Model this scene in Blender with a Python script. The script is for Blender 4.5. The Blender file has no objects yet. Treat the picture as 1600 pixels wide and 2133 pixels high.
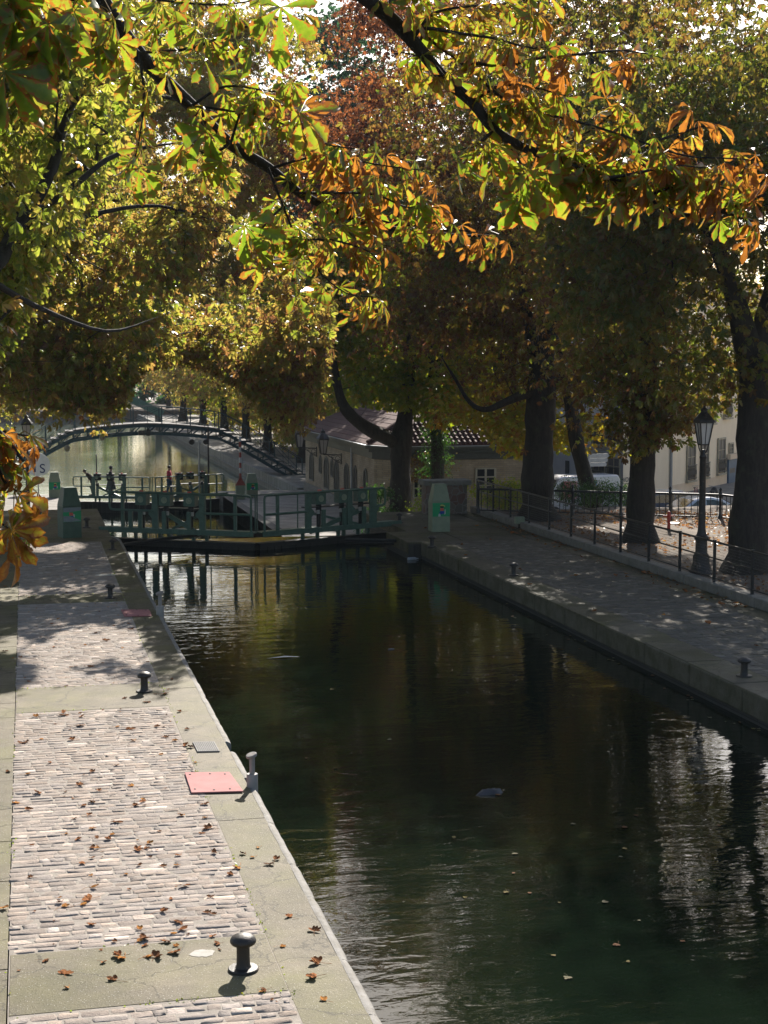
import bpy, bmesh, math, random
import numpy as np
from mathutils import Vector, Matrix
random.seed(7)
S = bpy.context.scene
COL = S.collection
# ------------------------------------------------------------------ camera model (photo pixels 1600 x 2133)
F = 3200.0
CAMZ = 5.2
TH = math.atan(311.5 / F)
PH = math.atan(748 / F * math.cos(TH))
FW = Vector((math.sin(PH) * math.cos(TH), math.cos(PH) * math.cos(TH), -math.sin(TH)))
RT = Vector((math.cos(PH), -math.sin(PH), 0))
UP = RT.cross(FW)
CAM = Vector((0, 0, CAMZ))

def ray(px, py):
    return FW * F + RT * (px - 800) + UP * (1066.5 - py)

def G(px, py, z=0.0):
    d = ray(px, py)
    return CAM + d * ((z - CAMZ) / d.z)

def D(px, py, dep):
    return CAM + ray(px, py) * (dep / F)

def PY(px, py, Y):
    d = ray(px, py)
    return CAM + d * (Y / d.y)

# ------------------------------------------------------------------ materials
def _n(nt, t, **k):
    n = nt.nodes.new(t)
    for a, b in k.items():
        setattr(n, a, b)
    return n

def newmat(name):
    m = bpy.data.materials.new(name)
    m.use_nodes = True
    nt = m.node_tree
    b = nt.nodes['Principled BSDF']
    return m, nt, b

def ramp(nt, stops, interp='LINEAR'):
    r = _n(nt, 'ShaderNodeValToRGB')
    r.color_ramp.interpolation = interp
    el = r.color_ramp.elements
    while len(el) < len(stops):
        el.new(0.5)
    for e, (p, c) in zip(el, stops):
        e.position = p
        e.color = (*c, 1) if len(c) == 3 else c
    return r

def noise(nt, vec, scale, detail=4, rough=.6, dist=0):
    n = _n(nt, 'ShaderNodeTexNoise')
    n.inputs['Scale'].default_value = scale
    n.inputs['Detail'].default_value = detail
    n.inputs['Roughness'].default_value = rough
    n.inputs['Distortion'].default_value = dist
    if vec is not None:
        nt.links.new(vec, n.inputs['Vector'])
    return n

def mixc(nt, fac, a, b, mode='MIX'):
    m = _n(nt, 'ShaderNodeMix', data_type='RGBA', blend_type=mode)
    for s, v in ((0, fac), (6, a), (7, b)):
        if hasattr(v, 'links'):
            nt.links.new(v, m.inputs[s])
        elif isinstance(v, (int, float)):
            m.inputs[s].default_value = v
        else:
            m.inputs[s].default_value = (*v, 1)
    return m.outputs[2]

def pm(name, c1, c2=None, rough=.75, metal=0., scale=3., bump=0., bscale=25., spots=None, spec=.4, tint=False, lo=.35, hi=.65, streak=None):
    m, nt, b = newmat(name)
    tc = _n(nt, 'ShaderNodeTexCoord')
    v = tc.outputs['Object']
    if streak:
        mp = _n(nt, 'ShaderNodeMapping')
        mp.inputs['Scale'].default_value = streak
        nt.links.new(v, mp.inputs['Vector'])
        v = mp.outputs[0]
    if c2 is None:
        c2 = tuple(x * .72 for x in c1)
    n = noise(nt, v, scale, 6, .65)
    r = ramp(nt, [(lo, c1), (hi, c2)])
    nt.links.new(n.outputs['Fac'], r.inputs['Fac'])
    col = r.outputs['Color']
    if spots:
        sc, th, sp = spots
        n3 = noise(nt, v, sc, 3, .6)
        r3 = ramp(nt, [(th, (0, 0, 0)), (th + .05, (1, 1, 1))])
        nt.links.new(n3.outputs['Fac'], r3.inputs['Fac'])
        col = mixc(nt, r3.outputs['Color'], col, sp)
    if tint:
        at = _n(nt, 'ShaderNodeAttribute', attribute_name='tint')
        col = mixc(nt, 1.0, col, at.outputs['Color'], 'MULTIPLY')
    nt.links.new(col, b.inputs['Base Color'])
    b.inputs['Roughness'].default_value = rough
    b.inputs['Metallic'].default_value = metal
    b.inputs['Specular IOR Level'].default_value = spec
    if bump:
        n2 = noise(nt, v, bscale, 5, .7)
        bp = _n(nt, 'ShaderNodeBump')
        bp.inputs['Strength'].default_value = bump
        bp.inputs['Distance'].default_value = .02
        nt.links.new(n2.outputs['Fac'], bp.inputs['Height'])
        nt.links.new(bp.outputs[0], b.inputs['Normal'])
    return m

def brickmat(name, c1, c2, mortar, bw, bh, rough=.85, bump=.4, axes='xz', msize=.012):
    m, nt, b = newmat(name)
    tc = _n(nt, 'ShaderNodeTexCoord')
    sp = _n(nt, 'ShaderNodeSeparateXYZ')
    nt.links.new(tc.outputs['Object'], sp.inputs[0])
    ad = _n(nt, 'ShaderNodeMath', operation='ADD')
    nt.links.new(sp.outputs[0], ad.inputs[0]); nt.links.new(sp.outputs[1], ad.inputs[1])
    cb = _n(nt, 'ShaderNodeCombineXYZ')
    nt.links.new(ad.outputs[0], cb.inputs[0]); nt.links.new(sp.outputs[2], cb.inputs[1])
    br = _n(nt, 'ShaderNodeTexBrick')
    nt.links.new(cb.outputs[0], br.inputs['Vector'])
    br.inputs['Color1'].default_value = (*c1, 1); br.inputs['Color2'].default_value = (*c2, 1)
    br.inputs['Mortar'].default_value = (*mortar, 1)
    br.inputs['Scale'].default_value = 1
    br.inputs['Mortar Size'].default_value = msize
    br.inputs['Brick Width'].default_value = bw; br.inputs['Row Height'].default_value = bh
    n = noise(nt, tc.outputs['Object'], 1.3, 5)
    r = ramp(nt, [(.3, (.6, .58, .55)), (.7, (1, 1, 1))])
    nt.links.new(n.outputs['Fac'], r.inputs['Fac'])
    nt.links.new(mixc(nt, 1., br.outputs['Color'], r.outputs['Color'], 'MULTIPLY'), b.inputs['Base Color'])
    b.inputs['Roughness'].default_value = rough
    bp = _n(nt, 'ShaderNodeBump', invert=True)
    bp.inputs['Strength'].default_value = bump; bp.inputs['Distance'].default_value = .02
    nt.links.new(br.outputs['Fac'], bp.inputs['Height']); nt.links.new(bp.outputs[0], b.inputs['Normal'])
    return m

# ------------------------------------------------------------------ mesh builder
class MB:
    def __init__(s):
        s.v = []; s.f = []; s.m = []
    def add(s, vs, fs, mi=0):
        o = len(s.v)
        s.v += [tuple(v) for v in vs]
        s.f += [tuple(i + o for i in f) for f in fs]
        s.m += [mi] * len(fs)
        return s
    def box(s, c, d, rz=0, mi=0):
        hx, hy, hz = d[0] / 2, d[1] / 2, d[2] / 2
        co, si = math.cos(rz), math.sin(rz)
        vs = []
        for z in (-hz, hz):
            for x, y in ((-hx, -hy), (hx, -hy), (hx, hy), (-hx, hy)):
                vs.append((c[0] + x * co - y * si, c[1] + x * si + y * co, c[2] + z))
        return s.add(vs, [(3, 2, 1, 0), (4, 5, 6, 7), (0, 1, 5, 4), (1, 2, 6, 5), (2, 3, 7, 6), (3, 0, 4, 7)], mi)
    def bb(s, x0, x1, y0, y1, z0, z1, mi=0):
        return s.box(((x0 + x1) / 2, (y0 + y1) / 2, (z0 + z1) / 2), (abs(x1 - x0), abs(y1 - y0), abs(z1 - z0)), 0, mi)
    def beam(s, a, b, w, h, mi=0, up=(0, 0, 1)):
        a = Vector(a); b = Vector(b); t = (b - a).normalized(); u = Vector(up)
        if abs(t.dot(u)) > .98:
            u = Vector((0, 1, 0))
        sd = t.cross(u).normalized(); u = sd.cross(t)
        vs = []
        for p in (a, b):
            for i, j in ((-1, -1), (1, -1), (1, 1), (-1, 1)):
                vs.append(p + sd * (i * w / 2) + u * (j * h / 2))
        return s.add(vs, [(0, 1, 2, 3), (7, 6, 5, 4), (0, 4, 5, 1), (1, 5, 6, 2), (2, 6, 7, 3), (3, 7, 4, 0)], mi)
    def tube(s, pts, r, n=8, mi=0, closed=False):
        pts = [Vector(p) for p in pts]; k = len(pts)
        rs = r if isinstance(r, (list, tuple)) else [r] * k
        vs = []; fs = []; pu = None
        for i, p in enumerate(pts):
            if closed:
                t = pts[(i + 1) % k] - pts[i - 1]
            else:
                t = pts[min(i + 1, k - 1)] - pts[max(i - 1, 0)]
            t.normalize()
            if pu is None:
                pu = Vector((0, 0, 1)) if abs(t.z) < .9 else Vector((1, 0, 0))
            sd = t.cross(pu).normalized(); pu = sd.cross(t)
            for j in range(n):
                a = 2 * math.pi * j / n
                vs.append(p + (sd * math.cos(a) + pu * math.sin(a)) * rs[i])
        for i in range(k if closed else k - 1):
            i2 = (i + 1) % k
            for j in range(n):
                fs.append((i * n + j, i * n + (j + 1) % n, i2 * n + (j + 1) % n, i2 * n + j))
        if not closed:
            fs.append(tuple(range(n - 1, -1, -1))); fs.append(tuple(range((k - 1) * n, k * n)))
        return s.add(vs, fs, mi)
    def lathe(s, prof, c=(0, 0, 0), n=16, mi=0, ax=None):
        M = Matrix.Identity(3) if ax is None else Vector((0, 0, 1)).rotation_difference(Vector(ax)).to_matrix()
        vs = []; fs = []; k = len(prof)
        for r, z in prof:
            for j in range(n):
                a = 2 * math.pi * j / n
                vs.append(Vector(c) + M @ Vector((r * math.cos(a), r * math.sin(a), z)))
        for i in range(k - 1):
            for j in range(n):
                fs.append((i * n + j, i * n + (j + 1) % n, (i + 1) * n + (j + 1) % n, (i + 1) * n + j))
        fs.append(tuple(range(n - 1, -1, -1))); fs.append(tuple(range((k - 1) * n, k * n)))
        return s.add(vs, fs, mi)
    def prism(s, poly, z0, z1, mi=0):
        n = len(poly)
        vs = [(x, y, z0) for x, y in poly] + [(x, y, z1) for x, y in poly]
        fs = [tuple(range(n - 1, -1, -1)), tuple(range(n, 2 * n))]
        fs += [(i, (i + 1) % n, n + (i + 1) % n, n + i) for i in range(n)]
        return s.add(vs, fs, mi)
    def plate(s, poly3, nrm, th, mi=0):
        nrm = Vector(nrm).normalized() * th; n = len(poly3)
        vs = [Vector(p) for p in poly3] + [Vector(p) + nrm for p in poly3]
        fs = [tuple(range(n - 1, -1, -1)), tuple(range(n, 2 * n))]
        fs += [(i, (i + 1) % n, n + (i + 1) % n, n + i) for i in range(n)]
        return s.add(vs, fs, mi)
    def ell(s, c, r, n=12, k=8, mi=0):
        vs = []; fs = []
        for i in range(k + 1):
            ph = math.pi * (i + .001 * (i == 0) - .001 * (i == k)) / k
            for j in range(n):
                a = 2 * math.pi * j / n
                vs.append((c[0] + r[0] * math.sin(ph) * math.cos(a), c[1] + r[1] * math.sin(ph) * math.sin(a), c[2] - r[2] * math.cos(ph)))
        for i in range(k):
            for j in range(n):
                fs.append((i * n + j, i * n + (j + 1) % n, (i + 1) * n + (j + 1) % n, (i + 1) * n + j))
        return s.add(vs, fs, mi)
    def build(s, name, mats, parent=None, smooth=False, bevel=0., world=False, seg=2, angle=40):
        me = bpy.data.meshes.new(name)
        vs = s.v
        if world and parent is not None:
            W_ = parent.matrix_basis.copy(); q_ = parent.parent
            while q_ is not None:
                W_ = q_.matrix_basis @ W_; q_ = q_.parent
            inv = W_.inverted()
            vs = [tuple(inv @ Vector(v)) for v in vs]
        me.from_pydata(vs, [], s.f)
        bm = bmesh.new(); bm.from_mesh(me)
        bmesh.ops.recalc_face_normals(bm, faces=bm.faces)
        bm.to_mesh(me); bm.free()
        if not isinstance(mats, (list, tuple)):
            mats = [mats]
        for m in mats:
            me.materials.append(m)
        if len(mats) > 1:
            me.polygons.foreach_set('material_index', s.m)
        if smooth:
            me.polygons.foreach_set('use_smooth', [True] * len(me.polygons))
            me.set_sharp_from_angle(angle=math.radians(angle))
        o = bpy.data.objects.new(name, me)
        COL.objects.link(o)
        if parent is not None:
            o.parent = parent
        if bevel:
            b = o.modifiers.new('bevel', 'BEVEL')
            b.width = bevel; b.segments = seg; b.limit_method = 'ANGLE'; b.angle_limit = math.radians(50)
        return o

def thing(name, label, cat, loc=(0, 0, 0), rz=0., group=None):
    o = bpy.data.objects.new(name, None)
    COL.objects.link(o)
    o.empty_display_size = .1
    o.location = loc; o.rotation_euler = (0, 0, rz)
    o.matrix_basis = Matrix.Translation(Vector(loc)) @ Matrix.Rotation(rz, 4, 'Z')
    o['label'] = label; o['category'] = cat
    if group:
        o['group'] = group
    return o

def tag(o, label, cat, group=None):
    o['label'] = label; o['category'] = cat
    if group:
        o['group'] = group
    return o

def struct(o, kind='structure'):
    o['kind'] = kind
    return o

def dup(o, parent=None):
    c = o.copy()
    COL.objects.link(c)
    if parent is not None:
        c.parent = parent
    for ch in list(o.children):
        dup(ch, c)
    return c
# ------------------------------------------------------------------ palette
M = {}
M['mortar'] = pm('sandy mortar', (.38, .335, .29), (.28, .245, .205), .95, scale=6, bump=.5, bscale=60)
M['cobble'] = pm('paving setts', (.385, .325, .285), (.29, .245, .212), .9, scale=11, bump=.75, bscale=30, tint=True, spec=.3)
M['cobble_dark'] = pm('worn shade dark setts', (.155, .135, .112), (.105, .092, .07), .9, scale=3, bump=.5, bscale=40, tint=True, spec=.3)  # setts repeated darker; the right quay's tree shade sits in their colour
M['iron'] = pm('black cast iron', (.018, .016, .015), (.035, .026, .02), .5, scale=14, bump=.3, bscale=40, spec=.5, spots=(11, .6, (.085, .06, .045)))
M['rail_iron'] = pm('dark painted rail', (.012, .014, .016), (.022, .024, .026), .38, scale=12, spec=.5)
M['green_paint'] = pm('green gate paint', (.075, .135, .10), (.05, .095, .07), .5, scale=7, bump=.1, spots=(24, .68, (.09, .06, .04)))
M['gate_dark'] = pm('wet gate timber', (.02, .019, .016), (.012, .012, .01), .6, scale=6, bump=.4, bscale=20, streak=(1, 1, .15))
M['locker'] = pm('sage green cabinet paint', (.25, .285, .195), (.20, .235, .16), .55, scale=4, spots=(18, .72, (.1, .12, .09)))
M['steel'] = pm('galvanised steel', (.42, .42, .41), (.33, .33, .32), .45, .6, scale=12)
M['dark_metal'] = pm('dark greased metal', (.02, .022, .022), (.012, .012, .012), .5, .3, scale=10)
M['stone'] = pm('grey kerb stone', (.22, .2, .175), (.15, .138, .115), .85, scale=5, bump=.4, bscale=40, spots=(11, .62, (.13, .14, .07)))
M['rubble'] = None
M['red_plate'] = pm('glare pink red plate', (.46, .20, .19), (.40, .155, .15), .75, scale=3, spots=(13, .66, (.30, .13, .11)), spec=.2)  # pinkish base colour holds the sun glare; spots are scratches
M['grey_post'] = pm('grey plastic gauge', (.30, .27, .25), (.24, .22, .2), .45, scale=6)
M['bark'] = None
M['wallstone'] = brickmat('wet lock wall stone', (.05, .048, .042), (.035, .034, .03), (.02, .02, .017), 1.1, .45, .8, .5)
M['soil'] = pm('bare park soil', (.17, .13, .095), (.10, .078, .058), .95, scale=1.4, bump=.5, bscale=18)
M['asphalt'] = pm('street asphalt', (.06, .06, .062), (.045, .045, .046), .9, scale=5, bump=.3, bscale=90)
M['lowpave'] = brickmat('lower quay paving', (.26, .24, .215), (.19, .175, .155), (.1, .09, .08), .6, .3, .85, .3)

def slabmat(name, clean, moss, dirt, fleck=True):
    m, nt, b = newmat(name)
    tc = _n(nt, 'ShaderNodeTexCoord'); v = tc.outputs['Object']
    n1 = noise(nt, v, .75, 6, .62, .4); r1 = ramp(nt, [(.42, (0, 0, 0)), (.6, (1, 1, 1))]); nt.links.new(n1.outputs['Fac'], r1.inputs['Fac'])
    n2 = noise(nt, v, 5., 6, .7); r2 = ramp(nt, [(.3, dirt), (.68, clean)]); nt.links.new(n2.outputs['Fac'], r2.inputs['Fac'])
    col = mixc(nt, r1.outputs['Color'], r2.outputs['Color'], moss)
    n4 = noise(nt, v, 2.1, 5, .7); r4 = ramp(nt, [(.35, (.72, .72, .72)), (.7, (1.12, 1.12, 1.12))]); nt.links.new(n4.outputs['Fac'], r4.inputs['Fac'])
    col = mixc(nt, 1., col, r4.outputs['Color'], 'MULTIPLY')
    vc = _n(nt, 'ShaderNodeTexVoronoi', feature='DISTANCE_TO_EDGE'); vc.inputs['Scale'].default_value = .8
    nd = noise(nt, v, 2.5, 4, .6); va = _n(nt, 'ShaderNodeVectorMath', operation='ADD'); vm_ = _n(nt, 'ShaderNodeVectorMath', operation='SCALE'); vm_.inputs['Scale'].default_value = .5
    nt.links.new(nd.outputs['Color'], vm_.inputs[0]); nt.links.new(vm_.outputs[0], va.inputs[0]); nt.links.new(v, va.inputs[1]); nt.links.new(va.outputs[0], vc.inputs['Vector'])
    rc = ramp(nt, [(.003, (.35, .33, .22)), (.011, (1, 1, 1))]); nt.links.new(vc.outputs['Distance'], rc.inputs['Fac'])
    col = mixc(nt, 1., col, rc.outputs['Color'], 'MULTIPLY')
    ns = noise(nt, v, .45, 5, .6); rs_ = ramp(nt, [(.38, (.74, .72, .68)), (.62, (1.1, 1.1, 1.1))]); nt.links.new(ns.outputs['Fac'], rs_.inputs['Fac'])
    col = mixc(nt, 1., col, rs_.outputs['Color'], 'MULTIPLY')
    if fleck:
        vo = _n(nt, 'ShaderNodeTexVoronoi'); vo.inputs['Scale'].default_value = 75; nt.links.new(v, vo.inputs['Vector'])
        wn = _n(nt, 'ShaderNodeSeparateColor'); nt.links.new(vo.outputs['Color'], wn.inputs[0])
        gt = _n(nt, 'ShaderNodeMath', operation='GREATER_THAN'); gt.inputs[1].default_value = .92; nt.links.new(wn.outputs[0], gt.inputs[0])
        lt = _n(nt, 'ShaderNodeMath', operation='LESS_THAN'); lt.inputs[1].default_value = .34; nt.links.new(vo.outputs['Distance'], lt.inputs[0])
        ml = _n(nt, 'ShaderNodeMath', operation='MULTIPLY'); nt.links.new(gt.outputs[0], ml.inputs[0]); nt.links.new(lt.outputs[0], ml.inputs[1])
        col = mixc(nt, ml.outputs[0], col, (.36, .335, .285))
    nt.links.new(col, b.inputs['Base Color'])
    b.inputs['Roughness'].default_value = .72
    b.inputs['Specular IOR Level'].default_value = .35
    nb = noise(nt, v, 38, 5, .75); bp = _n(nt, 'ShaderNodeBump'); bp.inputs['Strength'].default_value = .55; bp.inputs['Distance'].default_value = .015
    nt.links.new(nb.outputs['Fac'], bp.inputs['Height']); nt.links.new(bp.outputs[0], b.inputs['Normal'])
    return m
M['slab'] = slabmat('mossy pebbled concrete', (.19, .157, .10), (.135, .12, .044), (.13, .105, .062))
M['slab_shade'] = slabmat('shade dark mossy stone', (.135, .115, .078), (.075, .07, .026), (.09, .077, .048), False)  # darker copy of the mossy slab; right quay shade is in the colour
M['lip'] = pm('pale worn edge nosing', (.30, .285, .265), (.19, .175, .15), .75, scale=6, spec=.2, bump=.45, bscale=30, spots=(9, .66, (.22, .2, .16)))
M['edge_dark'] = pm('weathered edge stone', (.115, .10, .07), (.06, .056, .028), .85, scale=3, bump=.5, bscale=22)

def watermat(name, deep, bumps, rough=.015):
    m, nt, b = newmat(name)
    tc = _n(nt, 'ShaderNodeTexCoord'); v = tc.outputs['Object']
    n = noise(nt, v, .16, 4); r = ramp(nt, [(.35, deep), (.7, tuple(x * .6 for x in deep))]); nt.links.new(n.outputs['Fac'], r.inputs['Fac'])
    nt.links.new(r.outputs['Color'], b.inputs['Base Color'])
    b.inputs['Roughness'].default_value = rough
    b.inputs['IOR'].default_value = 1.38
    prev = None
    for sc, st, di, stretch, rot in bumps:
        mp = _n(nt, 'ShaderNodeMapping'); mp.inputs['Scale'].default_value = (sc * stretch, sc, sc); mp.inputs['Rotation'].default_value = (0, 0, rot)
        nt.links.new(v, mp.inputs['Vector'])
        nn = noise(nt, mp.outputs[0], 1., 3, .55, .5)
        bp = _n(nt, 'ShaderNodeBump'); bp.inputs['Strength'].default_value = st; bp.inputs['Distance'].default_value = di
        nt.links.new(nn.outputs['Fac'], bp.inputs['Height'])
        if prev is not None:
            nt.links.new(prev, bp.inputs['Normal'])
        prev = bp.outputs[0]
    nt.links.new(prev, b.inputs['Normal'])
    return m
M['water'] = watermat('canal water', (.0055, .0115, .0065), [(.7, .4, .018, .5, .2), (2.6, .7, .012, .42, -.08), (6., .5, .0035, .5, .2)])
M['basin'] = watermat('basin water', (.19, .235, .18), [(.8, .5, .03, .5, .1), (3.5, .5, .010, .5, -.1)], .04)  # sky reflection is put into this pale diffuse colour

# ------------------------------------------------------------------ key levels
WZ = -.5            # water in front
LQ = -2.6           # lower quay past the first gate
BZ = -3.5           # basin water
XL, XR = 2.66, 11.12
YG = 49.0           # hinge line of the first gate

def sheet(name, x0, x1, y0, y1, z, mat, kind='structure', poly=None):
    m = MB()
    p = poly or [(x0, y0), (x1, y0), (x1, y1), (x0, y1)]
    m.add([(x, y, z) for x, y in p], [tuple(range(len(p)))])
    return struct(m.build(name, mat), kind)

sheet('ground', -420, 420, -60, 900, -6.0, M['soil'])
sheet('canal_water', XL - .6, XR + .6, -14, YG + .6, WZ, M['water'])
sheet('chamber_water', XL - .2, XR + .2, YG + .6, 93, BZ - .02, M['water'])
sheet('basin_water', -14, 16.55, 93, 232, BZ, M['basin'])

# --- left upper quay: bed + walls
m = MB()
m.bb(-46, 2.0, -14, 55.5, -6, -.05)
m.bb(2.0, 2.585, -14, 45.2, -6, -.05)
m.build('quay_bed_temp', M['wallstone']).name = 'quay'
struct(bpy.data.objects['quay'])
# mossy slab strips and bands
yb = [G(300, 2092).y, G(300, 1966).y, G(200, 1478).y, G(200, 1428).y, G(150, 1256).y, G(150, 1238).y]
m = MB()
random.seed(3)

def slabrun(x0, x1, y0, y1, step, z=0., jag=True):
    y = y0
    while y < y1 - .05:
        y2 = min(y + step * random.uniform(.8, 1.2), y1)
        dz = random.uniform(-.004, .004)
        xa = x0 + (random.uniform(-.02, .02) if jag else 0)
        m.bb(xa, x1, y + .004, y2 - .004, -.05, z + dz)
        y = y2
slabrun(2.03, 2.57, 10.8, 45.2, 7)
slabrun(-1.6, -.262, 10.8, 55.5, 1.15, jag=False)
slabrun(-3.0, -1.62, 10.8, 55.5, 1.5, jag=False)
for i in (0, 2, 4):
    m.bb(-.24, 2.02, yb[i] + .01, yb[i + 1] - .01, -.05, .003)
m.bb(-.24, 2.4, 45.3, 55.5, -.05, .002)
m.bb(2.03, 2.4, 45.21, 45.29, -.05, -.002)
struct(m.build('quay_slabs', M['slab'], bevel=.004))
sheet('quay_mortar', -.25, 2.05, 10.5, 45.25, -.0012, M['mortar'])

def cobbles(name, x0, x1, y0, y1, skip, mat, seed, hrow=.125, wst=.215, amp=.004):
    rng = random.Random(seed)
    V = []; Fc = []; T = []
    y = y0
    while y < y1:
        h = hrow * rng.uniform(.86, 1.14)
        for a, b in skip:
            if y + h > a and y < b:
                y = b + .012; break
        else:
            x = x0 + rng.uniform(-.05, .0)
            wob = [rng.uniform(-.012, .012) for _ in range(3)]
            while x < x1 - .05:
                w = wst * rng.choice([.55, .7, .85, 1, 1, 1.2, 1.5]) * rng.uniform(.85, 1.15)
                xe = min(x + w, x1 + rng.uniform(-.02, .02))
                cx, cy = (x + xe) / 2, y + h / 2 + wob[int(cx * 1.7) % 3] if False else y + h / 2
                hx, hy = (xe - x) / 2 - rng.uniform(.002, .006), h / 2 - rng.uniform(.0015, .006); cy += rng.uniform(-.006, .006) + .012 * math.sin(cx * 2.2 + y * .9)
                z = rng.uniform(-amp, amp) * .35
                tx, ty = rng.uniform(-.022, .022), rng.uniform(-.03, .03)
                o = len(V)
                for k, (ins, dz) in enumerate(((1.0, -.03), (.985, -.001), (.88, .0012))):
                    for ux, uy in ((-1, -1), (0, -1), (1, -1), (1, 0), (1, 1), (0, 1), (-1, 1), (-1, 0)):
                        j = .010 if k else .004
                        rr = .95 if ux and uy and k else 1
                        px = cx + ux * hx * ins * rr + rng.uniform(-j, j)
                        py = cy + uy * hy * ins * rr + rng.uniform(-j, j)
                        V.append((px, py, (z + dz + tx * (px - cx) + ty * (py - cy) + rng.uniform(-.0018, .0018)) if k else -.035))
                V.append((cx, cy, z + .0016 + rng.uniform(-.0015, .0015)))
                for k in range(2):
                    for q in range(8):
                        Fc.append((o + k * 8 + q, o + k * 8 + (q + 1) % 8, o + (k + 1) * 8 + (q + 1) % 8, o + (k + 1) * 8 + q))
                for q in range(8):
                    Fc.append((o + 16 + q, o + 16 + (q + 1) % 8, o + 24))
                t = rng.uniform(.78, 1.08)
                if rng.random() < .07:
                    t = rng.uniform(1.3, 1.6)
                wm = rng.uniform(-.03, .06)
                T += [(t * (1 + wm), t, t * (1 - wm), 1)] * 25
                x = xe
            y += h
    me = bpy.data.meshes.new(name)
    me.from_pydata(V, [], Fc)
    a = me.color_attributes.new('tint', 'FLOAT_COLOR', 'POINT')
    a.data.foreach_set('color', np.array(T, np.float32).ravel())
    me.polygons.foreach_set('use_smooth', [True] * len(me.polygons))
    me.materials.append(mat)
    o = bpy.data.objects.new(name, me); COL.objects.link(o)
    return struct(o)
cobbles('cobblestone_paving', -.235, 2.01, 10.9, 45.2, [(yb[0], yb[1]), (yb[2], yb[3]), (yb[4], yb[5])], M['cobble'], 5)

# --- pale rounded nosing along the water, broken at the gauges and the drain
YG1, YG2 = G(495, 1632).y, G(316, 1279).y
YD0, YD1 = G(450, 1567).y, G(450, 1546).y
def nosing(y0, y1, x=XL, name='edge_nosing'):
    m = MB(); prof = []
    for i in range(7):
        a = math.pi / 2 * i / 6
        prof.append((x - .07 + .07 * math.sin(a), -.055 + .062 * math.cos(a)))
    prof = [(x - .095, .004)] + prof + [(x - .01, -.34), (x - .095, -.34)]
    n = len(prof)
    ys = np.linspace(y0, y1, max(4, int((y1 - y0) / .16)))
    vs = []; fs = []
    for y in ys:
        e = min(1., min(y - y0, y1 - y) / .02 + .45)
        for (px, pz) in prof:
            vs.append((px + random.uniform(-.005, .005) - (1 - e) * .012 * (px > x - .06), y, pz + random.uniform(-.002, .002) - (1 - e) * .012 * (pz > -.05)))
    for k in range(len(ys) - 1):
        for i in range(n):
            fs.append((k * n + i, k * n + (i + 1) % n, (k + 1) * n + (i + 1) % n, (k + 1) * n + i))
    fs += [tuple(range(n)), tuple(range(len(vs) - 1, len(vs) - n - 1, -1))]
    m.add(vs, fs)
    return struct(m.build(name, M['lip'], smooth=True, angle=50))
cuts = [10.0, YG1 - .22, YG1 + .24, YD0, YD1, YG2 - .28, YG2 + .3, 45.2]
for a, b in zip(cuts[::2], cuts[1::2]):
    n_ = max(1, round((b - a) / 1.35)); e_ = [a + (b - a) * (i + (random.uniform(-.2, .2) if 0 < i < n_ else 0)) / n_ for i in range(n_ + 1)]
    for u_, w_ in zip(e_[:-1], e_[1:]):
        nosing(u_ + .003, w_ - .003, XL + random.uniform(-.004, .004))
m = MB()
m.bb(2.0, 2.6, YG1 - .22, YG1 + .24, -.4, -.06)
m.bb(2.0, 2.6, YG2 - .28, YG2 + .3, -.4, -.06)
struct(m.build('nosing_recess', M['edge_dark']))
# curved return of the nosing into the gate recess
m = MB()
pts = [(XL - .06, 45.2, -.05), (XL - .07, 45.7, -.05), (XL - .12, 46.2, -.05), (XL - .24, 46.5, -.05), (XL - .4, 46.55, -.05)]
m.tube(pts, .062, 10)
struct(m.build('nosing_return', M['lip'], smooth=True))
m = MB(); m.bb(2.0, 2.4, 45.2, 55.5, -6, -.051); m.bb(2.4, 2.58, 45.2, 46.4, -6, -.01)
struct(m.build('gate_recess_wall', M['wallstone']))

# --- left lower quay beyond a step
m = MB(); m.bb(-46, XL, 55.5, 93, -6, LQ); m.bb(-46, -14, 93, 232, -6, LQ)
m.bb(1.9, XL, 50.2, 55.5, -6, LQ)
struct(m.build('lower_quay', M['lowpave']))

# --- right upper quay
m = MB()
m.bb(XR + .02, 17.5, -14, 43.0, -6, -.06)
m.bb(XR - .38, 17.5, 43.0, 45.8, -6, -.06)
m.bb(XR + .3, 17.5, 45.8, 52.0, -6, -.06)
m.bb(17.5, 60, -14, 50.2, -6, -.06)
struct(m.build('quay', M['wallstone']))
m = MB(); random.seed(11)
slabrun(XR, 11.86, 14, 43.0, 2.2)
m.bb(XR - .4, 12.4, 43.02, 45.8, -.34, .0)
slabrun(14.46, 15.05, 14, 51.5, 2.4, jag=False)
m.bb(XR + .28, 14.44, 45.82, 52.0, -.3, -.001)
m.bb(12.42, 14.44, 43.02, 45.8, -.06, .001)
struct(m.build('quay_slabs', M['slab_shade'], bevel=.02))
m = MB()
y = 14.0
while y < 42.9:
    y2 = min(y + random.uniform(1.8, 2.6), 43.0)
    m.bb(XR - .015 + random.uniform(-.006, .006), XR + .35, y + .008, y2 - .008, -.40, -.012)
    y = y2
struct(m.build('quay_edge_stones', M['edge_dark'], bevel=.03))
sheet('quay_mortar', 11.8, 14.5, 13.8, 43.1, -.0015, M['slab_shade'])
cobbles('cobblestone_paving', 11.88, 14.44, 14, 42.9, [], M['cobble_dark'], 9, .13, .22, .003)

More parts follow.
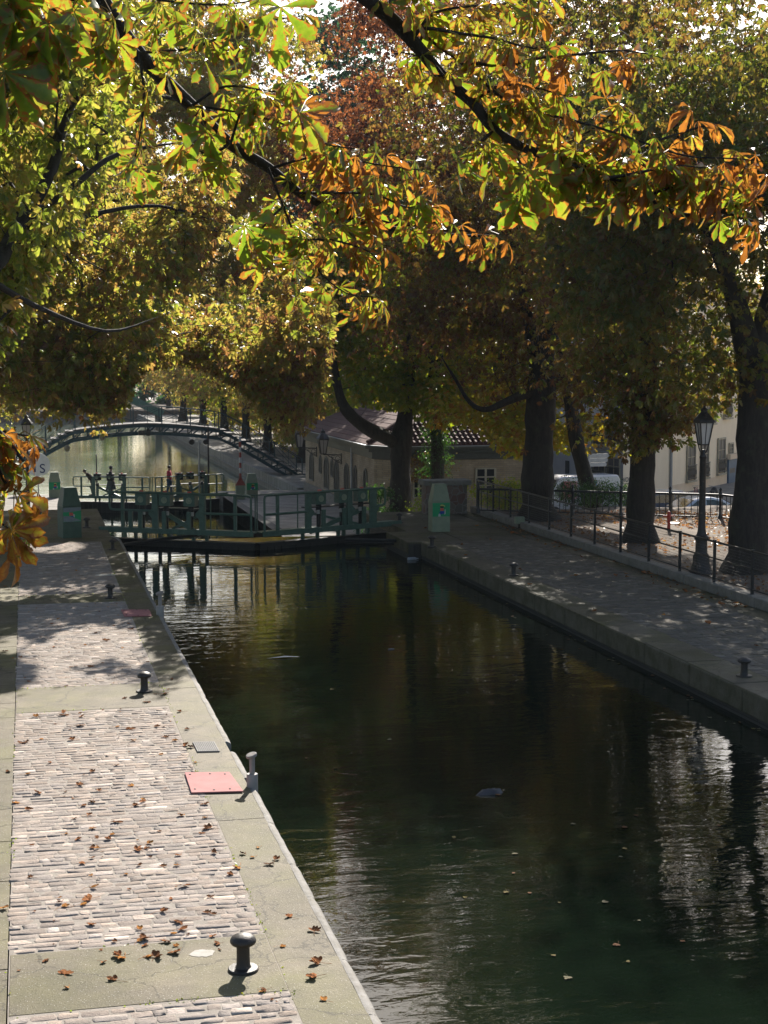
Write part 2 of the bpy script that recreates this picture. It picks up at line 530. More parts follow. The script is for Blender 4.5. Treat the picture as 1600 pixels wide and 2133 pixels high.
# --- right lower quay and basin bank
m = MB(); m.bb(XR, 60, 52.0, 93, -6, LQ); m.bb(16.55, 60, 93, 232, -6, LQ + .02)
struct(m.build('lower_quay', M['lowpave']))
m = MB()
m.bb(16.15, 16.55, 93, 232, BZ - .4, LQ + .12)
m.beam((16.1, 93, -3.12), (16.1, 232, -3.12), .12, .1)
m.build('retaining_wall', pm('streaked concrete wall', (.26, .25, .22), (.15, .145, .13), .85, scale=2, streak=(1, 1, .2), bump=.3))
tag(bpy.data.objects['retaining_wall'], 'long grey concrete wall along the right side of the far basin', 'wall')
# left basin bank wall
m = MB(); m.bb(-14, -13.6, 93, 232, BZ - .4, LQ + .12)
tag(m.build('retaining_wall', bpy.data.materials['streaked concrete wall']), 'concrete wall along the left side of the far basin behind the branches', 'wall')

# --- park ground with litter, street
m = MB()
nx, ny = 50, 70
vs = []; fs = []
X0, X1, Y0, Y1 = 15.42, 30.0, 12.0, 50.2
rng = random.Random(4)
for j in range(ny + 1):
    for i in range(nx + 1):
        x = X0 + (X1 - X0) * i / nx; y = Y0 + (Y1 - Y0) * j / ny
        edge = min(1, i / 3)
        vs.append((x, y, .14 + edge * .03 * (math.sin(x * 1.7 + y * .6) + math.sin(y * 1.1 - x * .5)) + edge * rng.uniform(-.012, .012)))
for j in range(ny):
    for i in range(nx):
        a = j * (nx + 1) + i
        fs.append((a, a + 1, a + nx + 2, a + nx + 1))
m.add(vs, fs)
struct(m.build('park_ground', M['soil'], smooth=True))
m = MB(); m.bb(15.42, 30, 12, 50.2, -.05, .05); struct(m.build('park_bed', M['soil']))
sheet('street', 24.2, 120, 50.3, 260, LQ - .05, pm('pale bounce street setts', (.33, .30, .27), (.25, .23, .2), .85, scale=3, bump=.3, bscale=30))  # unseen street surface made pale to bounce sun onto the beige facade
m = MB(); m.bb(24.0, 60, 50.3, 200, -6, LQ - .06)
m.bb(23.6, 24.2, 52.1, 200, -6, LQ + .01)
struct(m.build('pavement', M['lowpave']))
# kerb wall that carries the railing
m = MB(); y = 13.0
random.seed(6)
while y < 51.4:
    y2 = min(y + random.uniform(1.5, 1.9), 51.5)
    m.bb(15.08, 15.40, y + .006, y2 - .006, -.06, .2 + random.uniform(-.004, .004))
    y = y2
tag(m.build('kerb_wall', M['stone'], bevel=.02), 'low grey stone kerb wall under the dark quayside railing', 'wall')

# far end of the basin
m = MB(); m.bb(-40, 60, 232, 420, -6, LQ + .6)
struct(m.build('far_bank', M['soil']))
# ================================================================== quay furniture
def bollard_proto():
    t = thing('mooring_bollard', 'x', 'bollard', (0, 0, 0), 0, 'mooring bollards along the two quays')
    b = MB().lathe([(.05, -.03), (.132, -.03), (.132, .018), (.125, .026), (.07, .03)], n=28)
    b.build('base_plate', M['iron'], t, True)
    s = MB().lathe([(.07, .028), (.06, .05), (.057, .12), (.057, .2), (.062, .235)], n=24)
    s.build('shaft', M['iron'], t, True)
    h = MB().lathe([(.062, .228), (.1, .236), (.112, .252), (.113, .268), (.104, .288), (.08, .308), (.045, .322), (.012, .328)], n=28)
    h.build('head', M['iron'], t, True)
    return t
bp = bollard_proto()
BOL = [((507, 2021), 'black mushroom bollard nearest the camera, on the mossy band by the sunlit setts'),
       ((301, 1441), 'black mushroom bollard on the sunlit band just beyond the two red plates and drain grate'),
       ((230, 1246), 'black mushroom bollard in the tree shade beside the farther red plate'),
       ((235, 1145), 'small black bollard at the canal corner where the pale nosing curves in'),
       ((181, 1099), 'small black bollard right beside the green cabinet with the smeared panel'),
       ((1550, 1409), 'black bollard nearest on the shaded right quay, with paint flakes on its head'),
       ((1070, 1199), 'black bollard on the dark right quay, between the dappled sun patch and the green cabinet'),
       ((900, 1139), 'black bollard right in front of the pale green cabinet on the right quay'),
       ((832, 1089), 'small bollard by the right end of the gate walkway near the plane tree')]
for i, (p, lab) in enumerate(BOL):
    o = bp if i == 0 else dup(bp)
    o.location = G(*p); o['label'] = lab
    s = .92 if i in (3,) else 1.0
    o.scale = (s, s, s)

def gauge(px, py, lab, sc=1.):
    p = G(px, py); p.x = XL - .045
    t = thing('level_gauge', lab, 'gauge', p, 0, 'grey water level gauges')
    MB().lathe([(.07, -.32), (.07, .15), (.066, .16), (.0, .16)], n=24).build('lower_tube', M['grey_post'], t, True)
    MB().lathe([(.034, .155), (.034, .37)], n=18).build('upper_tube', M['grey_post'], t, True)
    ax = Vector((-.30, -.12, .95)).normalized()
    MB().lathe([(.0, -.012), (.064, -.012), (.068, -.004), (.068, .018), (.062, .024), (.0, .024)], (-.006, 0, .385), n=24, ax=ax).build('slanted_cap', M['grey_post'], t, True)
    m = MB(); m.box((.062, .02, -.05), (.016, .02, .3)); m.build('bracket', M['steel'], t)
    t.scale = (sc,) * 3
    return t
gauge(495, 1640, 'grey tube gauge with slanted round cap beside the nearer, sunlit red plate')
gauge(316, 1281, 'grey tube gauge with slanted cap beside the farther, shaded red plate', 1.15)

def red_plate(c, lab, gx):
    P = [G(*q) for q in c]
    t = thing('cover_plate', lab, 'metal plate', (P[0].x, P[0].y, 0), 0, 'red cover plates set in the quay edge')
    a, b, cc, d = P
    mid = (b + cc) / 2
    poly = [a, b, Vector((gx - .17, mid.y + .02, 0)), cc, d]
    poly = [Vector((p.x, p.y, .012)) for p in poly]
    MB().plate(poly, (0, 0, 1), .016).build('plate', M['red_plate'], t, world=True, bevel=.003)
    w = (b - a); h = (d - a)
    for u, v in ((.1, .12), (.55, .1), (.88, .12), (.1, .85), (.5, .9), (.85, .86)):
        q = a + w * u + h * v
        m = MB(); m.lathe([(.0, 0), (.014, 0), (.014, .006), (.008, .01), (0, .01)], (q.x, q.y, .027), n=10)
        m.build('bolt', M['iron'], t, world=True)
red_plate([(385, 1613), (478, 1612), (507, 1652), (399, 1655)], 'red metal plate in full sun, glare tinted pink into it, nearer of the two', XL - .05)
red_plate([(252, 1272), (310, 1272), (316, 1285), (259, 1286)], 'small pink red metal plate farther along the quay, in tree shade', XL - .05)

# drain grate
M['grate'] = pm('dull zinc grate', (.21, .205, .2), (.15, .145, .14), .75, scale=12)
c = [G(401, 1548), G(447, 1547), G(458, 1567), G(411, 1568)]
t = thing('drain_grate', 'ribbed galvanised drain grate in the mossy edge strip behind the sunlit red plate', 'grate', (c[0].x, c[0].y, 0))
MB().plate([Vector((p.x, p.y, .004)) for p in c], (0, 0, 1), .008).build('grate_plate', M['grate'], t, world=True)
m = MB()
for i in range(12):
    f = (i + .5) / 12
    a = c[0].lerp(c[1], f); b = c[3].lerp(c[2], f)
    m.beam((a.x, a.y, .016), (b.x, b.y, .016), .018, .01)
m.build('ribs', M['grate'], t, world=True)

# ================================================================== cabinets
PC = {'g': pm('signal green paint', (.012, .30, .115), (.01, .25, .10), .5, scale=6), 'y': pm('pale yellow paint', (.5, .5, .13), None, .6),
      'k': pm('black paint', (.012, .012, .01), None, .6), 'r': pm('coral red paint', (.65, .12, .085), None, .6),
      'b': pm('royal blue paint', (.012, .05, .32), None, .6), 'w': pm('light grey paint', (.5, .52, .5), None, .6),
      's': pm('slate blue overpaint', (.20, .24, .27), (.16, .19, .22), .6, scale=9)}
FIG = [('y', [(700, 557), (715, 528), (745, 516), (780, 530), (820, 562), (800, 576), (768, 562)]),
       ('k', [(700, 570), (708, 556), (745, 560), (783, 562), (786, 585), (768, 604), (722, 606), (704, 592)]),
       ('r', [(704, 610), (786, 615), (781, 684), (703, 681)]),
       ('b', [(710, 687), (803, 690), (800, 752), (745, 758), (722, 774), (680, 732)]),
       ('w', [(806, 638), (829, 652), (826, 762), (797, 779), (803, 700)]),
       ('w', [(665, 760), (700, 750), (716, 821), (655, 821)])]
FIG2 = [('s', [(530, 480), (925, 480), (925, 560), (735, 585), (530, 590)]),
        ('s', [(530, 680), (670, 690), (900, 790), (925, 812), (700, 824), (530, 818)]),
        ('r', [(660, 600), (745, 605), (750, 680), (665, 675)]), ('w', [(748, 640), (785, 650), (785, 725), (755, 700)]), ('b', [(690, 682), (755, 684), (755, 715), (705, 700)])]

M['locker_dark'] = pm('dark bottle green cabinet paint', (.065, .115, .08), (.045, .085, .06), .5, scale=4, spots=(18, .72, (.05, .06, .045)))
def cabinet(px, py, z, lab, w=.60, d=.5, h=1.48, fig=FIG, rz=0., base=None, paint_=None):
    paint_ = paint_ or M['locker']
    p = base or G(px, py, z)
    t = thing('control_cabinet', lab, 'cabinet', (p[0], p[1] + d / 2, z), rz, 'green lock control cabinets')
    zt = h * .63
    m = MB()
    a, b = w / 2, d / 2
    m.box((0, 0, zt / 2), (w, d, zt))
    m.build('lower_body', paint_, t, bevel=.012)
    m = MB(); a2, b2 = w * .33, d * .30
    vs = [(-a, -b, zt + .004), (a, -b, zt + .004), (a, b, zt + .004), (-a, b, zt + .004), (-a2, -b2, h), (a2, -b2, h), (a2, b2, h), (-a2, b2, h)]
    m.add(vs, [(3, 2, 1, 0), (4, 5, 6, 7), (0, 1, 5, 4), (1, 2, 6, 5), (2, 3, 7, 6), (3, 0, 4, 7)])
    m.build('tapered_hood', paint_, t, bevel=.012)
    z0, z1 = h * .325, h * .61
    m = MB(); keys = list(PC)
    m.bb(-a + .012, a - .012, -b - .006, -b - .001, z0, z1, 0)
    for k, poly in fig:
        q = []
        for x, y in poly:
            u = (x - 530) / 395; v = 1 - (y - 480) / 345
            q.append((-a + .012 + u * (w - .024), -b - .0062 - .002 * (fig.index((k, poly)) % 3 + 1), z0 + max(.002, min(.998, v)) * (z1 - z0)))
        n = len(q)
        m.add(q, [tuple(range(n))], keys.index(k))
    m.build('painted_panel', [PC[k] for k in keys], t)
    m = MB(); m.box((a + .008, -b * .4, h * .62), (.016, .05, .16)); m.build('latch', M['steel'], t)
    return t
cabinet(919, 1108, 0, 'pale green cabinet on the right quay with a clean worker picture on its panel', .57, .5, 1.47)
cabinet(146, 1121, 0, 'dark green cabinet at the left quay end, its picture smeared with slate blue paint', .56, .62, 1.5, FIG2, math.radians(14), None, M['locker_dark'])
cabinet(0, 0, LQ, 'small far green cabinet half hidden by orange leaves, below the white board', .66, .55, 1.48, FIG, 0, (1.52, 90.6))
cabinet(0, 0, LQ, 'small far bluish green cabinet beside the foot of the footbridge steps', .66, .55, 1.4, FIG, 0, (12.65, 88))

# small green junction box by the kerb
p = G(1082, 1100)
t = thing('junction_box', 'small pale green box on a short post beside the kerb wall', 'box', p)
MB().box((0, 0, .25), (.3, .18, .22)).build('box_body', M['locker'], t, bevel=.01)
MB().box((0, 0, .07), (.07, .07, .15)).build('post', M['iron'], t)

# ================================================================== lock gates
def gate_leaf(name, A, B, lab, z, pos, flip, dark=False, H=1.19, tall=False, body_bot=-6):
    A = Vector((A[0], A[1], z)); B = Vector((B[0], B[1], z))
    L = (B - A).length
    t = thing('lock_gate', lab, 'lock gate', A, math.atan2(B.y - A.y, B.x - A.x), 'lock gate leaves')
    g = M['green_paint']; sg = -1 if flip else 1     # sg: towards the camera in local y is -1*? handled by flip
    f = lambda u: u * L
    cam = 1 if flip else -1
    # walkway
    m = MB()
    m.box((L / 2, -.02 * cam, .05), (L, .55, .035))
    m.box((L / 2, .27 * cam, .02), (L, .05, .16))
    m.build('walkway', g, t, bevel=.006)
    # closing timber below
    m = MB()
    n = int(L / .28)
    zb = body_bot - z
    for i in range(n):
        m.box((.25 + (i + .5) * (L - .3) / n, -.1 * cam, (-.36 + zb) / 2), ((L - .3) / n - .012, .26 + .02 * (i % 2), -zb - .36))
    m.box((L / 2 + .1, -.1 * cam, -.34), (L - .25, .34, .12))
    m.build('closing_timber', M['gate_dark'], t, bevel=.008)
    for u in pos['wide'] + pos['low']:
        m = MB(); m.box((f(u), -.08 * cam, -.15), (.09, .09, .34)); m.build('strut', M['green_paint'], t)
    # rails
    m = MB(); r = .036; x0, x1 = f(pos['end']), f(.985)
    y = .25 * cam
    top, mid = H, .64
    m.tube([(x0 + .12, y, mid), (x0 + .03, y, mid + .03), (x0, y, mid + .12), (x0, y, top - .12), (x0 + .03, y, top - .03), (x0 + .12, y, top), (x1 - .1, y, top), (x1 - .02, y, top - .03), (x1, y, top - .12), (x1, y, .1)], r, 8)
    m.tube([(x0 + .1, y, mid), (f(pos['wide'][0]), y, mid)], r, 8)
    m.tube([(f(pos['wide'][-1]), y, mid - .03), (x1, y, mid - .03)], r * 1.1, 8)
    m.box(((x0 + x1) / 2 - .1, y + .015 * cam, top + .012), (x1 - x0 - .3, .09, .022))
    m.build('handrail', g, t, True)
    y2 = -.27 * cam
    m = MB()
    m.tube([(x0 + .1, y2, top - .02), (x1, y2, top - .02)], .02, 6)
    for u in (pos['wide'][0], pos['wide'][-1], .96):
        m.tube([(f(u) + .05, y2, .06), (f(u) + .05, y2, top - .02)], .02, 6)
    m.build('rear_handrail', g, t, True)
    for u in pos['thin']:
        m = MB(); m.box((f(u), y - .01 * cam, top / 2 + .03), (.10, .07, top - .02)); m.build('post', g, t, bevel=.006)
    for u in pos['wide']:
        m = MB(); m.box((f(u), y - .03 * cam, top / 2 + .03), (.20, .10, top - .02))
        m.add([(f(u) - .07, y - .03 * cam, .75), (f(u) - .24, y - .03 * cam, .60), (f(u) - .24, y - .03 * cam, .52), (f(u) - .07, y - .03 * cam, .36), (f(u) - .07, y - .045 * cam, .75), (f(u) - .24, y - .045 * cam, .60), (f(u) - .24, y - .045 * cam, .52), (f(u) - .07, y - .045 * cam, .36)],
              [(0, 1, 2, 3), (7, 6, 5, 4), (0, 4, 5, 1), (1, 5, 6, 2), (2, 6, 7, 3), (3, 7, 4, 0)])
        m.build('gusset_post', g, t, bevel=.006)
    for u in pos['low']:
        m = MB(); m.box((f(u), y, mid / 2), (.13, .08, mid)); m.build('guide_post', g, t, bevel=.006)
    # operating platform and cross brace
    xa, xb = f(pos['wide'][0]), f(pos['wide'][-1])
    m = MB(); m.box(((xa + xb) / 2, .02 * cam, .72), (xb - xa, .34, .03)); m.build('gear_platform', M['dark_metal'], t)
    m = MB()
    m.beam((xa + .3, .1 * cam, .56), (xb - .15, .1 * cam, -.05), .10, .13); m.beam((xb - .1, .06 * cam, .56), (xa + .5, .06 * cam, .08), .06, .07)
    m.build('cross_brace', g, t)
    for u in pos['box']:
        bx = MB()
        zc = .98 + (.18 if tall else 0)
        bx.box((f(u), .1 * cam, zc), (.38, .28, .36)); bx.box((f(u), .1 * cam, zc + .20), (.43, .33, .035))
        w = bx.build('winch_box', M['dark_metal'] if tall else g, t, bevel=.012)
        m = MB(); m.lathe([(.07, .04), (.07, .82)], (f(u), .1 * cam, 0), 12); m.lathe([(.09, .60), (.09, .80)], (f(u), .1 * cam, 0), 12); m.build('paddle_rod', M['dark_metal'], w, True)
        m = MB(); m.lathe([(.0, 0), (.1, 0), (.1, .02), (.0, .02)], (f(u), .235 * cam, zc), 16, ax=(0, cam, 0)); m.lathe([(0, .02), (.03, .02), (.03, .05), (0, .05)], (f(u), .235 * cam, zc), 10, ax=(0, cam, 0)); m.build('gear_cover', M['locker'], w, True)
        m = MB(); m.box((f(u) + .09, .2 * cam, .57), (.09, .05, .12)); m.build('tag_plate', M['steel'], w)
        m = MB(); m.box((f(u) - .04, .1 * cam, zc + .24), (.09, .09, .07)); m.build('warning_lamp', PC['r'], w)
    if tall:
        m = MB(); us = pos['box']
        m.beam((f(us[0]), .1 * cam, 1.2), (f(us[-1]), .1 * cam, 1.2), .1, .12)
        m.build('gear_shaft', M['dark_metal'], t)
    return t
posL = dict(end=.072, wide=[.37, .675], thin=[.157, .885], low=[.21, .275, .43, .59], box=[.275, .43, .59])
posR = dict(end=.12, wide=[.205, .385, .68], thin=[.228, .895], low=[.28, .425, .575], box=[.285, .425, .59])
pA, pB, pC = G(215, 1101), G(535, 1113), G(825, 1089)
gate_leaf('lock_gate', pA, pB, 'green iron lock gate leaf in front, left half, rounded rail end by the left quay', .0, posL, False)
gate_leaf('lock_gate', pC, pB + Vector((.03, 0, 0)), 'green iron lock gate leaf in front, right half, in front of the brick house', .0, posR, True)
posF = dict(end=.05, wide=[.3, .68], thin=[.15, .9], low=[.35, .5, .65], box=[.34, .5, .65])
gate_leaf('lock_gate', (2.45, 91.3), (7.0, 89.4), 'far dark lock gate leaf at the basin, left half, two people on it', LQ, posF, False, tall=True)
gate_leaf('lock_gate', (11.5, 91.3), (7.03, 89.4), 'far dark lock gate leaf at the basin, right half, red jacketed person on it', LQ, posF, True, tall=True)
# chamber walls
m = MB(); m.bb(XL - .5, XL, 50.2, 89.3, -5.9, LQ - .005); tag(m.build('chamber_wall', M['wallstone']), 'dark wet stone wall on the left side of the lock chamber', 'wall')
m = MB(); m.bb(XR, XR + .5, 52.03, 89.3, -5.9, LQ + .004); tag(m.build('chamber_wall', M['wallstone']), 'stone edged wall on the right side of the lock chamber', 'wall')
# sunlit coping along the chamber
# mooring booms
m = MB(); m.tube([G(236, 1136) + Vector((0, .2, -.05)), G(330, 1124, -.1), G(425, 1113, -.12)], .05, 10)
tag(m.build('steel_boom', M['dark_metal'], smooth=True), 'thin dark steel boom slanting from the left corner bollard to the gate', 'boom')
for k, (ya, yb2) in enumerate(((1122, 1127), (1128, 1133))):
    m = MB(); m.tube([G(720, ya + 2, -.12 - .12 * k), G(850, yb2, -.12 - .12 * k)], .05, 10)
    tag(m.build('steel_boom', M['dark_metal'], smooth=True), ['upper of two dark steel booms by the right end of the gate', 'lower of two dark steel booms by the right end of the gate'][k], 'boom')

# ================================================================== railing on the kerb wall
t = thing('quay_railing', 'long dark iron railing with wire mesh along the right quay kerb', 'railing', (15.24, 20, .2))
ys = [32.2 + 1.9 * k for k in range(-9, 11)]
for y in ys:
    m = MB(); m.box((0, y - 20, .475), (.055, .055, .95)); m.lathe([(.05, 0), (.05, .012)], (0, y - 20, .0), 12); m.box((0, y - 20, .96), (.065, .065, .03))
    m.build('post', M['rail_iron'], t)
y0, y1 = ys[0] - 20, ys[-1] - 20
for z, r, nm in ((.93, .026, 'top_rail'), (.55, .018, 'middle_rail'), (.10, .018, 'bottom_rail')):
    m = MB(); m.tube([(0, y0, z), (0, y1, z)], r, 8); m.build(nm, M['rail_iron'], t, True)
m = MB()
for i in range(int((y1 - y0) / .06)):
    m.beam((.02, y0 + i * .06, .1), (.02, y0 + i * .06, .92), .004, .004)
for k in range(13):
    m.beam((.022, y0, .13 + k * .065), (.022, y1, .13 + k * .065), .004, .004)
m.build('wire_mesh', M['rail_iron'], t)

# ================================================================== ornate park fence
def ornate(A, B, step, lab, posts=True):
    A = Vector(A); B = Vector(B); L = (B - A).length
    t = thing('park_fence', lab, 'fence', A, math.atan2(B.y - A.y, B.x - A.x), 'black park fences')
    Hh = .84
    n = max(1, round(L / step))
    for i in range(n + (1 if posts else 0)):
        x = i * L / n
        m = MB(); m.lathe([(.07, 0), (.07, .12), (.05, .15), (.042, .2), (.042, .72), (.06, .76), (.06, .86), (.045, .9), (.035, .93), (.05, .96), (.05, .99), (.02, 1.03), (.0, 1.05)], (x, 0, 0), 12)
        m.build('post', M['rail_iron'], t, True)
    m = MB(); m.box((L / 2, 0, Hh - .03), (L, .06, .07)); m.build('top_rail', M['rail_iron'], t, bevel=.012)
    m = MB(); m.box((L / 2, 0, .1), (L, .045, .04)); m.build('bottom_rail', M['rail_iron'], t, bevel=.008)
    m = MB()
    nb = int(L / .2)
    for i in range(nb):
        x = (i + .5) * L / nb
        m.lathe([(.013, .1), (.013, .3), (.02, .34), (.013, .38), (.013, Hh - .06)], (x, 0, 0), 6)
    m.build('bars', M['rail_iron'], t, True)
    return t
fA, fB, fC = Vector((14.75, 49.4, .16)), G(1500, 1083, .16), G(1542, 1089, .16)
fC = fB + (fC - fB).normalized() * 4.2
ornate(fA, fB, 1.65, 'black park fence with ball topped posts running across behind the tree trunks')
ornate(fB, fC, 1.6, 'short black park fence side turning toward the camera by the right edge trunk', True)

# stone pier at the end of the railing
M['rubble'] = None
mm, nt, b = newmat('rubble masonry')
tc = _n(nt, 'ShaderNodeTexCoord'); vo = _n(nt, 'ShaderNodeTexVoronoi'); vo.inputs['Scale'].default_value = 4.2; nt.links.new(tc.outputs['Object'], vo.inputs['Vector'])
ve = _n(nt, 'ShaderNodeTexVoronoi', feature='DISTANCE_TO_EDGE'); ve.inputs['Scale'].default_value = 4.2; nt.links.new(tc.outputs['Object'], ve.inputs['Vector'])
hs = _n(nt, 'ShaderNodeSeparateColor'); nt.links.new(vo.outputs['Color'], hs.inputs[0])
r1 = ramp(nt, [(.1, (.16, .09, .07)), (.5, (.19, .15, .12)), (.9, (.13, .11, .09))]); nt.links.new(hs.outputs[0], r1.inputs['Fac'])
r2 = ramp(nt, [(.03, (1, 1, 1)), (.07, (0, 0, 0))]); nt.links.new(ve.outputs['Distance'], r2.inputs['Fac'])
nt.links.new(mixc(nt, r2.outputs['Color'], r1.outputs['Color'], (.21, .18, .155)), b.inputs['Base Color']); b.inputs['Roughness'].default_value = .9
bpn = _n(nt, 'ShaderNodeBump', invert=True); bpn.inputs['Strength'].default_value = .6; bpn.inputs['Distance'].default_value = .03
nt.links.new(r2.outputs['Color'], bpn.inputs['Height']); nt.links.new(bpn.outputs[0], b.inputs['Normal'])
M['rubble'] = mm
t = thing('stone_pier', 'squat rubble stone pier with a flat grey cap behind the pale green cabinet', 'pier', (14.0, 51.0, 0))
MB().box((0, 0, .5), (1.45, .7, 1.0)).build('pier_wall', M['rubble'], t, bevel=.02)
MB().box((.02, 0, 1.09), (1.68, .85, .18)).build('cap_stone', M['stone'], t, bevel=.02)

# ================================================================== street lamp in the park
def lantern(parent, z, s, glass, frame):
    f = MB()
    n = 4
    def ring(r, zz):
        return [(r * math.cos(math.pi / 4 + math.pi / 2 * k), r * math.sin(math.pi / 4 + math.pi / 2 * k), zz) for k in range(4)]
    b0, b1, b2 = .13 * s, .235 * s, .54 * s
    lo, hi = ring(b0, z), ring(b1, z + b2)
    for k in range(4):
        f.beam(lo[k], hi[k], .028 * s, .028 * s)
        f.beam(lo[k], lo[(k + 1) % 4], .03 * s, .03 * s); f.beam(hi[k], hi[(k + 1) % 4], .045 * s, .05 * s)
        ml = [(Vector(lo[k]) + Vector(lo[(k + 1) % 4])) / 2, (Vector(hi[k]) + Vector(hi[(k + 1) % 4])) / 2]
        f.beam(ml[0], ml[1], .014 * s, .014 * s)
    f.build('lantern_frame', frame, parent)
    g = MB()
    l2, h2 = ring(b0 * .94, z + .01), ring(b1 * .94, z + b2 - .01)
    g.add(l2 + h2, [(0, 1, 5, 4), (1, 2, 6, 5), (2, 3, 7, 6), (3, 0, 4, 7), (3, 2, 1, 0)])
    g.build('lantern_glass', glass, parent)
    r = MB(); r.lathe([(.27 * s, z + b2 + .02), (.26 * s, z + b2 + .05), (.15 * s, z + b2 + .17 * s), (.08 * s, z + b2 + .24 * s), (.09 * s, z + b2 + .3 * s), (.03 * s, z + b2 + .36 * s), (0, z + b2 + .42 * s)], n=8)
    r.build('lantern_roof', frame, parent)
M['lampglass'] = pm('milky lamp glass', (.62, .58, .54), (.55, .5, .47), .25, scale=3, spec=.5)
t = thing('street_lamp', 'black iron street lamp with tapering lantern between two chestnut trunks in the park', 'street lamp', (G(1460, 1192, .15).x, G(1460, 1192, .15).y, .14))
m = MB(); m.lathe([(.30, 0), (.26, .08), (.2, .25), (.2, .4), (.145, .5), (.135, .78), (.175, .82), (.175, .88), (.12, .93), (.1, 1.0), (.085, 1.2), (.07, 2.75), (.09, 2.8), (.06, 2.86), (.05, 2.98)], n=14)
m.build('pole', M['iron'], t, True)
m = MB()
for k in range(4):
    a = math.pi / 4 + k * math.pi / 2
    m.tube([(.04 * math.cos(a), .04 * math.sin(a), 2.88), (.1 * math.cos(a), .1 * math.sin(a), 2.98), (.13 * math.cos(a), .13 * math.sin(a), 3.1)], .013, 6)
m.build('lantern_bracket', M['iron'], t, True)
lantern(t, 3.1, 1.0, M['lampglass'], M['iron'])
t = thing('street_lamp', 'dark street lamp at the left edge, its head just above the orange leaves', 'street lamp', (.0, 75, LQ))
MB().lathe([(.25, 0), (.2, .4), (.12, .6), (.1, 1.1), (.07, 4.05), (.05, 4.2)], n=12).build('pole', M['iron'], t, True)
lantern(t, 4.2, 1.25, M['lampglass'], M['iron'])

# spring riders (red playground seats)
for (px, py, lab) in ((1393, 1106, 'red playground spring seat between the thick trunk and the lamp post'), (1548, 1120, 'red playground spring seat beside the trunk at the right edge')):
    p = G(px, py, .15)
    t = thing('spring_rider', lab, 'play seat', p, random.uniform(-.4, .4), 'red playground spring seats')
    MB().lathe([(.06, 0), (.05, .1), (.045, .3), (.06, .42), (.05, .55), (.03, .6)], n=10).build('post', PC['r'] if False else pm('red play paint', (.42, .05, .035), None, .5), t, True)
    m = MB(); m.tube([(-.2, 0, .46), (.2, 0, .46)], .022, 8); m.build('handlebar', bpy.data.materials['red play paint'], t, True)
    m = MB(); m.lathe([(.0, .2), (.17, .2), (.17, .235), (0, .235)], (.22, .1, 0), 14); m.build('seat', M['steel'], t, True)
# ================================================================== lock keeper's house
M['brick'] = brickmat('buff house brick', (.47, .37, .25), (.38, .29, .19), (.30, .25, .19), .32, .1, .9, .35)
M['tile'] = pm('plum roof tiles', (.115, .055, .047), (.075, .038, .034), .8, scale=4, bump=.25, bscale=14, spec=.15)
M['zinc'] = pm('zinc roofing', (.33, .34, .36), (.25, .26, .28), .4, .5, scale=3)
M['fascia'] = pm('dark olive cornice paint', (.045, .048, .035), (.03, .032, .025), .5, scale=5)
M['dark_glass'] = pm('dark window glass', (.015, .017, .018), None, .5, scale=2, spec=.12)
M['frame_paint'] = pm('cream window frame', (.42, .37, .27), None, .6)
P = [(16.5, 92), (16.5, 73.0), (17.3, 71.6), (24.2, 71.6), (25.2, 72.6), (25.2, 92)]
EV = 1.15
hs = thing('keeper_house', 'low buff brick lock house with plum tiled hip roof beside the chamber', 'house', (20, 80, LQ))
MB().prism(P, LQ, EV - .25).build('wall', M['brick'], hs, world=True)
def off(poly, d):
    c = Vector((20.85, 82)); out = []
    n = len(poly)
    for i in range(n):
        p0, p1, p2 = Vector(poly[i - 1]), Vector(poly[i]), Vector(poly[(i + 1) % n])
        n1 = Vector(((p1 - p0).y, -(p1 - p0).x)).normalized(); n2 = Vector(((p2 - p1).y, -(p2 - p1).x)).normalized()
        if (p1 - c).dot(n1) < 0: n1 = -n1
        if (p1 - c).dot(n2) < 0: n2 = -n2
        b = (n1 + n2); b = b / max(.3, b.length_squared) * 2
        out.append(tuple(p1 + b * d))
    return out
m = MB(); m.prism(off(P, .12), EV - .62, EV - .30); m.prism(off(P, .3), EV - .30, EV - .12); m.prism(off(P, .48), EV - .12, EV + .03)
m.build('cornice', M['fascia'], hs, world=True, bevel=.015)
m = MB(); m.prism(off(P, .52), EV + .032, EV + .06); m.build('gutter', M['zinc'], hs, world=True)
rf = off(P, .36)
rz = EV + 2.35
ra, rb = Vector((20.85, 76.6, rz)), Vector((20.85, 87.5, rz))
faces = [([rf[0], rf[1]], [rb, ra]), ([rf[1], rf[2]], [ra]), ([rf[2], rf[3]], [ra]), ([rf[3], rf[4]], [ra]), ([rf[4], rf[5]], [ra, rb]), ([rf[5], rf[0]], [rb])]
m = MB()
NC = 13
for low, hi in faces:
    a = Vector((*low[0], EV + .06)); b = Vector((*low[1], EV + .06))
    c = hi[0] if len(hi) == 1 else hi[1]; d = hi[0] if len(hi) == 1 else hi[0]
    # top edge from above a to above b
    if len(hi) == 2:
        ta, tb = (hi[1], hi[0]) if (hi[1] - a).length < (hi[0] - a).length else (hi[0], hi[1])
    else:
        ta = tb = hi[0]
    nrm = (b - a).cross(ta - a).normalized()
    if nrm.z < 0: nrm = -nrm
    for k in range(NC):
        u0, u1 = k / NC, min(1, (k + 1.12) / NC)
        q = [a.lerp(ta, u0) + nrm * .04, b.lerp(tb, u0) + nrm * .04, b.lerp(tb, u1) + nrm * .02, a.lerp(ta, u1) + nrm * .02]
        q2 = [x - nrm * .07 for x in q]
        if (q[2] - q[3]).length < .02: 
            continue
        m.add(q + q2, [(0, 1, 2, 3), (7, 6, 5, 4), (0, 4, 5, 1), (1, 5, 6, 2), (2, 6, 7, 3), (3, 7, 4, 0)])
roof = m.build('roof', M['tile'], hs, world=True)
